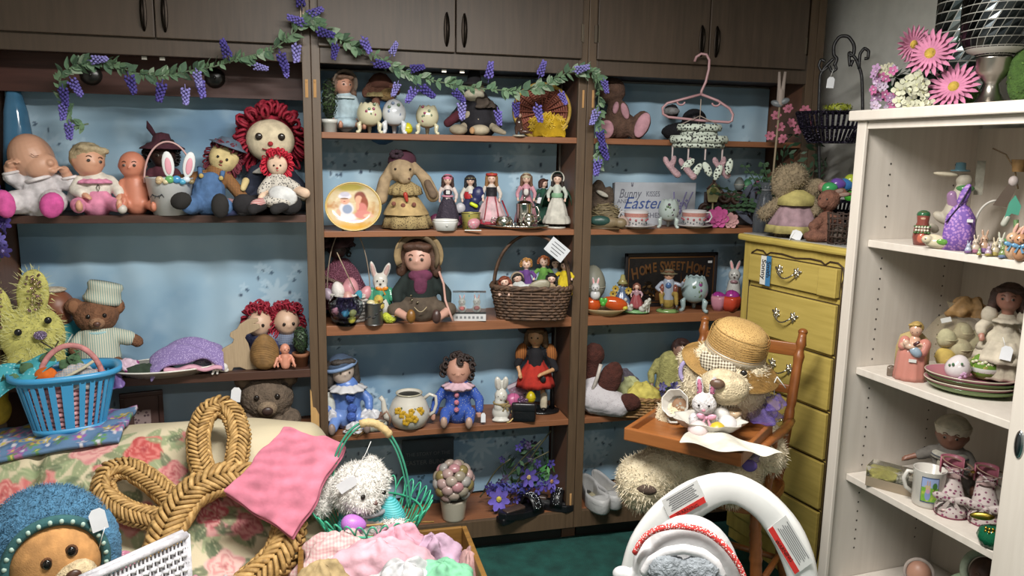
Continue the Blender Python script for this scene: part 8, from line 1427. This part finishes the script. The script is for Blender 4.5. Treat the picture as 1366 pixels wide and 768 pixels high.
# top shelf
t=T('matryoshka_figure', 'painted wooden woman figure in a green headscarf holding flowers', 'figurine',loc=wz(1228,.09,Z1));t.put('body',M('#7a4038', 'ceramic'),G().lathe([(0,0),(9,0),(11,10),(10,22),(7,30),(8,38),(6,44),(0,46)],24));t.put('headscarf',M('#2c5a3c', 'ceramic'),G().ell(0,0,40,8.4,8,6));t.put('face',M('#c09c84', 'ceramic'),G().ell(0,-5,36,4.4,3,4));g=G();g2=G()
for k in range(10):g.ell(-7+(k%5)*3.4,-10,20+(k//5)*4,1.7,1.2,1.7,nu=8,nv=5);g2.ell(-8+(k%5)*4,-9.6,17+(k//5)*8,2.4,1.2,1.6,nu=8,nv=5)
t.put('painted_flowers',M('#c0bca8', 'ceramic'),g,stuff=True);t.put('painted_leaves',M('#3a5a2c', 'ceramic'),g2,stuff=True);t.put('apron',M('#b0604c', 'ceramic'),G().ell(0,-7,10,6,5,8))
t=T('lying_rabbit', 'cream ceramic rabbit lying down with a painted green leaf', 'figurine',loc=wz(1249,.055,Z1));t.soft('body',M('#bdb298', 'ceramic'),[(2,0,8,17,8,8),(-12,-3,12,7,6,6),(-2,0,16,9,3,3,8),(14,-2,5,6,6,5)],vox=1);t.put('painted_leaf',M('#5c8a3c', 'ceramic'),G().ell(6,-7.4,10,7,1.6,4));t.put('eye',M('#2a241c', 'ceramic'),G().ell(-14,-8.6,13,1,.6,1));t.put('pink_nose',M('#b07c74', 'ceramic'),G().ell(-18.6,-4,12,1,1,1))
t=T('scale_pouch', 'purple and pink fish scale patterned cloth pouch tied in a knot', 'pouch',loc=wz(1276,.09,Z1));SCL=M('#6a4a94', 'dots',.6,1.15, '#9c74ac',.42);t.put('bag',SCL,G().lathe([(0,0),(18,0),(19,20),(17,44),(10,56),(5,60),(7,66)],30,fold=.04,fk=7,sy=.7,close=False));t.put('knot',SCL,G().ell(2,-2,72,6,4,16,rot=18));t.put('drawstring',M('#20182c', 'plain'),G().tube([(-16,-10,36),(-4,-8,56),(8,-6,84)],.9,5));t.put('price_sticker',M('#c8c8c8', 'plain'),G().box(8,15,-13.6,-13,38,42),smooth=False)
t=T('goose_figure', 'painted wooden goose figure in a teal hat and lilac shawl', 'figurine',loc=wz(1270,.2,Z1));t.soft('body',M('#a8a090', 'wood',.6),[(6,0,84,10,8,9),(-4,0,40,12,4,0,76,7),(-14,0,34,14,8,7,30),(-24,0,20,8,6,6,40)],vox=1.3);t.put('bill',M('#b8ae98', 'wood',.6),G().ell(-16,-4,92,15,4,3,rot=4));t.put('hat',M('#4a6a74', 'ceramic'),G().lathe([(12,96),(11,98),(6.5,98),(6,107),(0,108)],22));t.soft('shawl',M('#8a6a8c', 'ceramic'),[(-6,-4,64,7,-2,-2,52,9)],vox=1.2);t.put('green_scarf',M('#4a7a4c', 'ceramic'),G().ell(8,-4,74,11,7,5));t.put('base',M('#8a8478', 'wood'),G().lathe([(0,0),(14,0),(13,3),(8,6),(5,30),(0,30)],18,x=-4));t.put('fence',M('#8c887a', 'straw'),G().box(18,28,4,8,66,110),smooth=False)
t=T('hanging_figure', 'cut out figure in teal trousers hanging on a curved wire ring', 'ornament',loc=wz(1338,.17,Z1));t.put('stand',M('#b0aca4', 'plain'),G().tube([(-14+22*math.cos(a),0,34+34*math.sin(a))for a in np.linspace(1.6,5.2,24)],1.6,6));t.put('wire',M('#6a5438', 'wood'),G().tube([(-26,0,136),(-10,0,128),(2,0,108),(8,0,84)],1,5));t.put('basket',M('#7a5c34', 'straw'),G().lathe([(7,106),(9,120),(9.4,122),(8,118)],18,x=6,close=False));t.put('coat',M('#4a3c30', 'plain'),G().prism([(-18,62),(-2,60),(6,84),(0,94),(-6,86)],-2,2),smooth=False);t.put('trousers',M('#3f8a74', 'plain'),G().prism([(-4,40),(4,52),(12,50),(14,62),(6,76),(0,66)],-3,1),smooth=False);t.put('stocking',M('#b0b0a4', 'plain'),G().cap((-3,0,38),4,(0,0,46),4));t.put('head',M('#b0a4a0', 'plain'),G().ell(2,0,94,6,5,7));t.put('green_base',M('#4a8a4c', 'ceramic'),G().ell(6,0,10,12,8,10));t.put('vine',M('#5a7a4c', 'plain'),G().tube([(6,0,10),(12,0,28),(10,0,44)],3,6))
for u,y,H,c,lab in((1291,.05,18, '#9aa0b0', 'tiny blue grey china bunny at the front of the top shelf'),(1300,.07,26, '#b0a090', 'tiny china bunny in pink pinafore beside the scale pouch'),(1311,.1,32, '#a88a74', 'little china bunny holding flowers at the back'),(1318,.05,18, '#a894a0', 'tiny lilac china bunny at the front'),(1326,.07,26, '#b4a890', 'tiny china bunny with yellow flowers'),(1333,.1,32, '#b0b0a0', 'little china bunny with long ears beside the green vine'),(1306,.04,12, '#8a9a6c', 'tiny green egg bunny lying down'),(1337,.05,22, '#6a7a4c', 'tiny china bunny in a green basket')):
 t=T('bunny_figurine',lab, 'figurine',loc=wz(u,y,Z1));animal(t,c,[(0,0,H*.25,H*.24,H*.2,H*.25),(0,0,H*.56,H*.16,H*.15,H*.16)],(0,0,H*.56),H*.16,[(-H*.08,0,H*.82,H*.05,H*.04,H*.17,-10),(H*.08,0,H*.82,H*.05,H*.04,H*.17,10)],kind='ceramic',disp=0,vox=.8,inner=None,nose=None,er=.14);t.put('dress',M(['#a87088', '#7a88a8', '#b0a05c', '#8a6a9c'][int(u)%4], 'ceramic'),G().lathe([(H*.12,H*.42),(H*.26,H*.05),(H*.2,H*.05)],16,close=False))
for u,y,c,lab in((1350,.06, '#b8987c', 'peach china bunny with blue bow, left of the pair'),(1360,.045, '#a87c5c', 'darker peach china bunny with blue bow, right of the pair')):
 t=T('bunny_figurine',lab, 'figurine',loc=wz(u,y,Z1));animal(t,c,[(0,0,12,10,9,13),(-2,-3,28,8,7,8)],(-2,-3,28),8,[(0,2,40,3,2,9,16),(5,3,38,3,2,9,36)],kind='ceramic',disp=0,inner='#c09488',nose='#8a5c50');ribbon(t,-2,-9,20,8, '#5c88a8',kind='ceramic')
# second shelf
t=T('mother_figurine', 'ceramic mother in pink gown holding a baby in an armchair', 'figurine',loc=wz(1213,.1,Z2));PK=M('#b4786c', 'ceramic');t.put('gown',PK,G().lathe([(0,0),(20,0),(20,6),(17,34),(13,46),(0,48)],40,fold=.04,fk=10,sy=.8));b=t.soft('figure',M('#c09a84', 'ceramic'),[(2,-2,66,8,8,9),(2,0,52,7,0,0,40,11),(-12,-8,46,4,2,-14,44,4),(12,-6,48,5,4,-14,42,4)],vox=1);face(t,(2,-2,66),8,headR(-15,-10,20),body=b,er=-.1);hair(t,(2,-2,67.0),8.4,headR(-15,-10), 'cap', '#a88c50',b);t.put('chair_back',M('#a89468', 'ceramic'),G().prism([(-20,0),(-20,40),(-16,56),(-4,62),(10,60),(20,50),(22,0)],6,11));t.soft('sleeves',PK,[(14,-4,48,8,12,-8,40,7),(-10,-2,50,7,-12,-6,44,6)],vox=1.1);t.soft('baby',M('#c0a08c', 'ceramic'),[(-8,-14,50,4.5,4,4.5),(-2,-14,46,8,5,4.5)],vox=.9);t.put('baby_gown',M('#8a9aa8', 'ceramic'),G().ell(4,-15,40,9,5,6,rot=40));t.put('bottle',M('#4a2a2c', 'ceramic'),G().cap((2,-18,50),2,(6,-18,53),2));t.put('price_sticker',M('#c8c8c4', 'plain'),G().box(-3,6,-16.4,-15.6,26,30),smooth=False)
t=T('brown_block', 'small grey brown block at the left end of the second cabinet shelf', 'ornament',loc=wz(1188,.075,Z2));t.put('block',M('#6a5c50', 'ceramic'),G().box(-5,5,-5,5,0,12),bev=1.5);t.put('knob',M('#5c5046', 'ceramic'),G().ell(0,0,12,4,4,2))
t=T('egg_bag', 'net bag of pastel textured eggs gathered with a straw bow', 'bag',loc=wz(1268,.26,Z2));nb_=t
NT=M('#b8a888', 'satin',.9);NT.node_tree.nodes['Principled BSDF'].inputs['Alpha'].default_value=.22;t.put('net',NT,G().lathe([(0,0),(34,0),(40,24),(36,52),(22,74),(8,84),(14,96),(12,96)],30,fold=.05,fk=8,sy=.75,close=False));heap(t, 'bow',M('#8a6a40', 'straw'),14,-8,80,24,12,24,4,.3);t.put('price_sticker',M('#c0c0bc', 'plain'),xf(G().box(-6,6,-.4,.4,-3,3),headR(0,-20),(-12,-26,76)),smooth=False)
for k,(x,y,z,r,c)in enumerate(((-24,-14,28,14, '#b09850'),(-6,-16,40,15, '#a8a080'),(20,-16,48,15, '#aca684'),(-22,-10,52,13, '#aaa482'),(0,-12,60,13, '#a8a080'),(8,-20,24,12, '#a8a282'),(16,-18,34,10, '#8a9a58'),(-20,-16,10,12, '#a87c78'),(-4,-18,8,11, '#a08464'),(24,-14,16,14, '#a07c54'))):
 e=on(nb_, 'textured_egg',('yellow', 'large cream', 'upper right cream', 'upper left cream', 'topmost cream', 'lower cream', 'lime green', 'rose pink', 'tan', 'brown')[k]+' textured egg inside the net bag', 'egg',x,y,z-r*.8);g=G();egg(g,0,0,r*.8,r,r*.9,70+k*9);e.put('shell',M(c, 'fabric'),g,disp=1.2,dsz=.004);e.put('band',M(c, 'straw'),G().tube([(r*.96*math.cos(a),r*.96*math.sin(a),r*.8)for a in np.linspace(0,6.28,20,False)],.7,5,closed=True))
t=T('costume_doll', 'brown haired porcelain doll in ivory lace dress with price tag', 'doll',loc=wz(1331,.24,Z2));doll(t,H=142,hr=17,skin='#9a6c5c',top='#b4aa98',skirt='#b0a794',hem=32,hem2=56,hr_col='#3f2a22',hs='bob',turn=-6,shoe='#a89c8c',legs=[((-8,0,70),(-9,0,36),(-9,0,6)),((8,0,70),(10,0,36),(10,0,6))],collar='#b8ae9c',w=.9);t.put('flounce',M('#b6ac9a', 'fabric'),G().lathe([(22,70),(33,50),(35,44),(33,44)],40,fold=.06,fk=11,close=False));t.put('petticoat',M('#a89f8c', 'fabric'),G().lathe([(24,52),(30,26),(31,22),(29,22)],40,fold=.07,fk=12,close=False));tag_on(t,4,-36,60,13,18,6,None,[(2,-34,68),(-2,-28,78)])
for sx in(-1,1):t.put('puff_sleeve',M('#b8ae9c', 'fabric'),G().ell(sx*20,0,100,10,10,12))
pc=wz(1293,.17,Z2)
for k,c in enumerate(('#6f8452', '#b07880', '#6a8050', '#a8687a')):
 t=T('plate',('bottom green plate of the stacked plates', 'pink plate second from the bottom of the stack', 'green plate just under the top pink plate', 'pink plate on top of the stack, under two eggs')[k], 'plate',loc=pc+np.array([.003*(-1)**k,0,.0105*k]));t.put('plate',M(c, 'ceramic',.25),G().lathe([(0,0),(34,0),(50,5),(54,9),(54.5,10),(52,9.6),(34,3),(0,2.4)],44,sy=.8,close=False));t.put('rim_line',M('#b8b09c' if k%2 else '#4c6038', 'ceramic'),G().tube([(54*math.cos(a),43.2*math.sin(a),9.6)for a in np.linspace(0,6.28,60,False)],.8,5,closed=True));pt_=t
e=on(pt_, 'china_egg', 'white china egg with lilac flowers on the pink plate', 'egg',-23,-2,4);g=G();egg(g,0,0,16,15.5,17,10);e.put('shell',M('#c4bcbc', 'ceramic',.12),g);g=G()
for k in range(7):g.ell(6+3*math.cos(k),-14.2,8+4*math.sin(k*1.4),2,1,2,nu=8,nv=5)
e.put('painted_flowers',M('#a884a0', 'ceramic'),g,stuff=True);e.put('painted_sprigs',M('#4a6a4c', 'ceramic'),G().ell(-6,-14.6,22,1.6,.8,2.4).ell(-10,-12.4,20,1.4,.8,2).ell(4,-14.6,24,1.6,.8,2),stuff=True)
e=on(pt_, 'glass_egg', 'green and yellow flower painted glass egg on the pink plate', 'egg',14,-8,4);g=G();egg(g,0,0,18,19,19,0);e.put('shell',M('#5c7c30', 'blot',.12,.5, '#b8b060'),g);e.put('white_band',M('#bcbcb4', 'ceramic',.2),G().lathe([(18.6,11),(19.8,14),(19.6,17)],36,close=False));g=G()
for k in range(9):g.ell(-14+k*3.5,-17.5+abs(k-4)*1.1,24+2*math.sin(k*2),2.6,1.2,2,nu=8,nv=5)
e.put('painted_daisies',M('#c0bca0', 'ceramic'),g,stuff=True)
# third shelf
t=T('chick_box', 'clear lidded box of straw and a white chick at the shelf end', 'gift box',loc=wz(1190,.1,Z3),rot=-.95);t.put('tray',M('#8a7c68', 'plain'),G().box(-30,30,-15,15,0,12),smooth=False);t.put('clear_lid',M('#d8d8d0', 'glass',.03,1.0,None,.97),G().box(-30,30,-15,15,12.2,26),smooth=False);heap(t, 'straw',M('#b0a85c', 'straw'),-8,0,12,20,11,10,2,.2);t.soft('chick',M('#bcb8ac', 'plush'),[(12,-3,16,8,7,6),(17,-6,21,4,4,4)],vox=1)
t=T('costume_doll', 'seated brown doll in sailor suit and white brimmed bonnet', 'doll',loc=wz(1262,.26,Z3));doll(t,H=92,pose='sit',hr=20,skin='#7a5444',top='#6f6a64',bot='#77726c',hs=None,hr_col='#2a1c16',ht='cap',htm=M('#c0b6a4', 'fabric'),band=M('#c0b6a4', 'fabric'),er=.1,shoe=None,sleeve=.6,w=1.15,lip='#8a4c44',turn=-4,legs=[((-9,0,16),(-26,-14,18),(-32,-20,8)),((9,0,16),(24,-16,18),(30,-24,8))],arms=[((-19,0,46),(-32,-4,40),(-48,-10,34)),((19,0,46),(28,-6,34),(26,-16,22))]);t.put('bib',M('#b0a898', 'dots',.9,1.5, '#8a8478',.14),G().ell(0,-17,36,14,5,15));t.put('sailor_collar',M('#b0aca0', 'fabric'),G().lathe([(9,4),(22,-2),(24,-8),(22,-8)],30,z=50,close=False));t.put('collar_stripe',M('#4a4c54', 'fabric'),G().tube([(23*math.cos(a),23*math.sin(a),45)for a in np.linspace(0,6.28,30,False)],1,5,closed=True))
t=T('coffee_mug', 'white mug printed with a bunny girl in a green meadow', 'mug',loc=onZ(1236,672,Z3));MG=M('#c4c0b8', 'ceramic',.15);t.put('mug',MG,G().lathe([(0,0),(17,0),(19,3),(20,46),(20.4,47),(18.6,46),(17.6,5),(0,4)],40,close=False));t.put('handle',MG,G().tube([(-19,0,38),(-26,-2,39),(-30,-3,30),(-27,-2,18),(-18,0,12)],2.8,8));a0,a1=-2.0,-.95;A_,Zz=np.meshgrid(np.linspace(a0,a1,50),np.linspace(9,41,60));U_=(A_-a0)/(a1-a0)*2-1;V_=(Zz-25)/16;C=np.ones(A_.shape+(3,))*lin('#8a9ac0');C=blend(C,(V_<.2)*1.0, '#6a9a3c');C=blend(C,np.clip(fbm(U_*4,V_*4,3)*3-1.4,0,1)*(V_<.1), '#a8b04c')
for cx,cy,rx,ry,c in((.55,.35,.3,.3, '#3f6a34'),(.5,-.1,.06,.3, '#5c4a30'),(-.2,.1,.28,.3, '#b8987c'),(-.3,.5,.08,.3, '#a8887c'),(-.05,.5,.08,.3, '#a8887c'),(-.2,-.4,.34,.45, '#7a88b0'),(-.2,-.1,.26,.18, '#b088a0'),(-.25,.28,.4,.1, '#b0a07c')):C=blend(C,disc(U_,V_,cx,cy,rx,ry),c)
C=blend(C,(np.maximum(np.abs(U_),np.abs(V_))>.93)*1.0, '#3a4a64');t.put('printed_picture',PRINT(.2),painted(np.stack([(20.2)*np.cos(A_),(20.2)*np.sin(A_),Zz],-1)*(t.s,t.s,t.zs),C, 'printed_picture'))
FLR=M('#a89c98', 'blot',.6,.7, '#7a3c58')
def heel(lab,u,v,y=None):
 t=T('wedge_sandal',lab, 'shoe',loc=onZ(u,v,Z3)+np.array([.02,.03,0]));t.zs*=.74;R_=rotm('Z',math.radians(8));t.put('platform',M('#7a2c44', 'satin'),xf(G().lathe([(0,0),(20,0),(21,3),(0,4)],30,sy=1.0),R_,(0,0,0)));t.put('wedge',FLR,xf(G().grid([[((20-7*q)*math.cos(a),-2+26*q+(19-4*q)*math.sin(a),z)for a in np.linspace(0,6.28,26,False)]for q,z in((0,3),(0,14),(.5,26),(1.3,52))],wrap=True),R_,(0,0,0)));t.put('insole',M('#b89c98', 'satin'),xf(G().grid([[((w)*k,y_,z_)for k in np.linspace(-1,1,7)]for y_,z_,w in((-19,13,13),(-4,15,15),(14,34,12),(30,54,11),(40,62,9))]),R_,(0,0,0)),sol=2)
 t.put('toe_band',FLR,xf(G().grid([[(20.5*math.cos(a),y_,8+22*math.sin(a))for a in np.linspace(0,math.pi,14)]for y_ in(-16,-8,0)]),R_,(0,0,0)),sol=1.4);ribbon(t,0,-16,32,20,FLR);t.put('heel_cup',M('#a05c6c', 'satin'),xf(G().grid([[(14*math.cos(a),34+12*math.sin(a),z)for a in np.linspace(-.3,math.pi+.3,14)]for z in(56,70,84)]),R_,(0,0,0)),sol=1.4);t.put('ankle_strap',M('#8a7060', 'satin'),G().tube([(18*math.cos(a)+2,26+16*math.sin(a),78-5*math.cos(a))for a in np.linspace(0,6.28,26,False)],1.8,6,closed=True,flat=.5));t.put('buckle',M('#b89a50', 'metal'),G().ell(20,22,70,3,3,3));t.put('cross_strap',FLR,G().tube([(-14,20,58),(0,12,68),(14,22,74)],3.4,6,flat=.5).tube([(14,20,58),(0,12,68),(-14,22,74)],3.4,6,flat=.5))
heel('floral wedge sandal with bow, beside the mug',1271,692);heel('floral wedge sandal with bow, half hidden by the sliding door',1317,704)
t=T('glass_bird', 'emerald green glass apple box with gold beads at the door edge', 'trinket box',loc=onZ(1322,728,Z3));t.put('body',M('#1c6a4a', 'glass',.08,1,None,.5),G().lathe([(0,0),(14,2),(18,12),(15,22),(6,26),(0,25)],30,fold=.04,fk=12));t.put('gold_beads',M('#b89a40', 'metal',.3),G().prims([(-8+(k%4)*4,-12-(k%2)*2,22+(k//4)*4,2,2,2)for k in range(8)],8,6),stuff=True);t.put('gold_leaf',M('#a08c3c', 'metal',.35),G().ell(-14,-2,36,15,4,5,rot=-8))
# bottom shelf dolls
t=T('baby_doll', 'baby doll in pale blue lace gown on the lowest cabinet shelf', 'doll',loc=wz(1222,.2,Z4));zz=t.L(1220,742)[2];b=t.soft('body',M('#b08470', 'skin'),[(0,0,zz-20,15,14,16),(0,0,zz-38,9,0,0,8,12)],vox=1.6);face(t,(0,0,zz-20),15,headR(10),body=b,closed=True);t.soft('gown',M('#7a9ac0', 'satin'),[(0,-2,zz*.5-20,34,22,zz*.5-16)],vox=2);t.put('lace_trim',M('#b0b4b8', 'fabric'),G().lathe([(16,3),(32,-3),(33,-5),(18,0)],36,z=zz-40,fold=.07,fk=14,close=False));t.put('bonnet',M('#a89c94', 'fabric'),G().tube([(17*math.cos(a),2,zz-20+17*math.sin(a))for a in np.linspace(-.6,3.74,22)],2.4,6))
t=T('baby_doll', 'dark baby doll in pale green blanket beside the sliding door', 'doll',loc=wz(1300,.2,Z4));zz=t.L(1300,740)[2];b=t.soft('body',M('#4a3028', 'skin'),[(4,-4,zz-18,20,18,20),(0,0,zz-38,10,0,0,8,12)],vox=1.6);face(t,(4,-4,zz-18),20,headR(-10),body=b,er=.1);t.soft('blanket',M('#8a9c80', 'fabric'),[(-12,6,zz*.5-14,36,20,zz*.5-12)],vox=2);t.put('hood',M('#a0a894', 'fabric'),G().tube([(4+26*math.cos(a),0,zz-18+25*math.sin(a))for a in np.linspace(-.5,3.64,22)],5,8))
# --- groups of repeats
GR=[('porcelain_doll', '', 'row of porcelain dolls on the second shelf'),('small_doll', 'wicker basket', 'little dolls in the wicker basket'),('plate', 'stack', 'stacked plates in the cabinet'),('bunny_figurine', 'tiny', 'little china bunnies in the cabinet'),('bunny_figurine', 'little china', 'little china bunnies in the cabinet'),('bunny_figurine', 'pair', 'pair of peach china bunnies'),('egg', 'inside the glass bowl', 'eggs inside the glass bowl'),('egg', 'white basket', 'eggs on the white basket'),('textured_egg', '', 'eggs in the net bag'),('egg', 'ruffled dish', 'eggs in the ruffled dish'),('plastic_egg', 'stand basket', 'plastic eggs in the wire stand'),('plastic_egg', 'tulip', 'eggs in the tulip cups'),('ornament_egg', '', 'hanging row of patterned eggs'),('baby_clothes', '', 'baby clothes in the wooden drawer'),('artificial_rose', '', 'artificial roses beside the teacup'),('saucer', '', 'saucers of the rose banded teacups'),('teacup', '', 'rose banded teacups'),('wedge_sandal', '', 'pair of floral wedge sandals'),('ballet_flat', '', 'pair of white ballet flats'),('sandal', 'black beaded', 'pair of black beaded sandals'),('egg_vase', '', 'footed porcelain egg vases'),('tulip_cup', '', 'tulip shaped egg holders'),('rag_doll', '', 'cloth dolls with yarn hair'),('baby_doll', '', 'baby dolls'),('doll_sweater', '', 'doll sweaters in the wicker tray'),('bunny_shaker', '', 'pair of bunny shakers'),('ceiling_light', '', 'ceiling light fixtures'),('moss_ball', '', 'moss balls on the cabinet top'),('clown_doll', '', 'clown dolls on the fourth shelf'),('costume_doll', '', 'costume dolls'),('teddy_bear', '', 'teddy bears'),('figurine', 'girl', 'girl figurines on the third shelf'),('chick_figure', '', 'chick figures')]
for o in list(SC.objects):
 if o.parent or 'category' not in o or 'group' in o:continue
 n=o.name.split('.')[0]
 for a,b,c in GR:
  if n==a and b in o['label']:o['group']=c;break
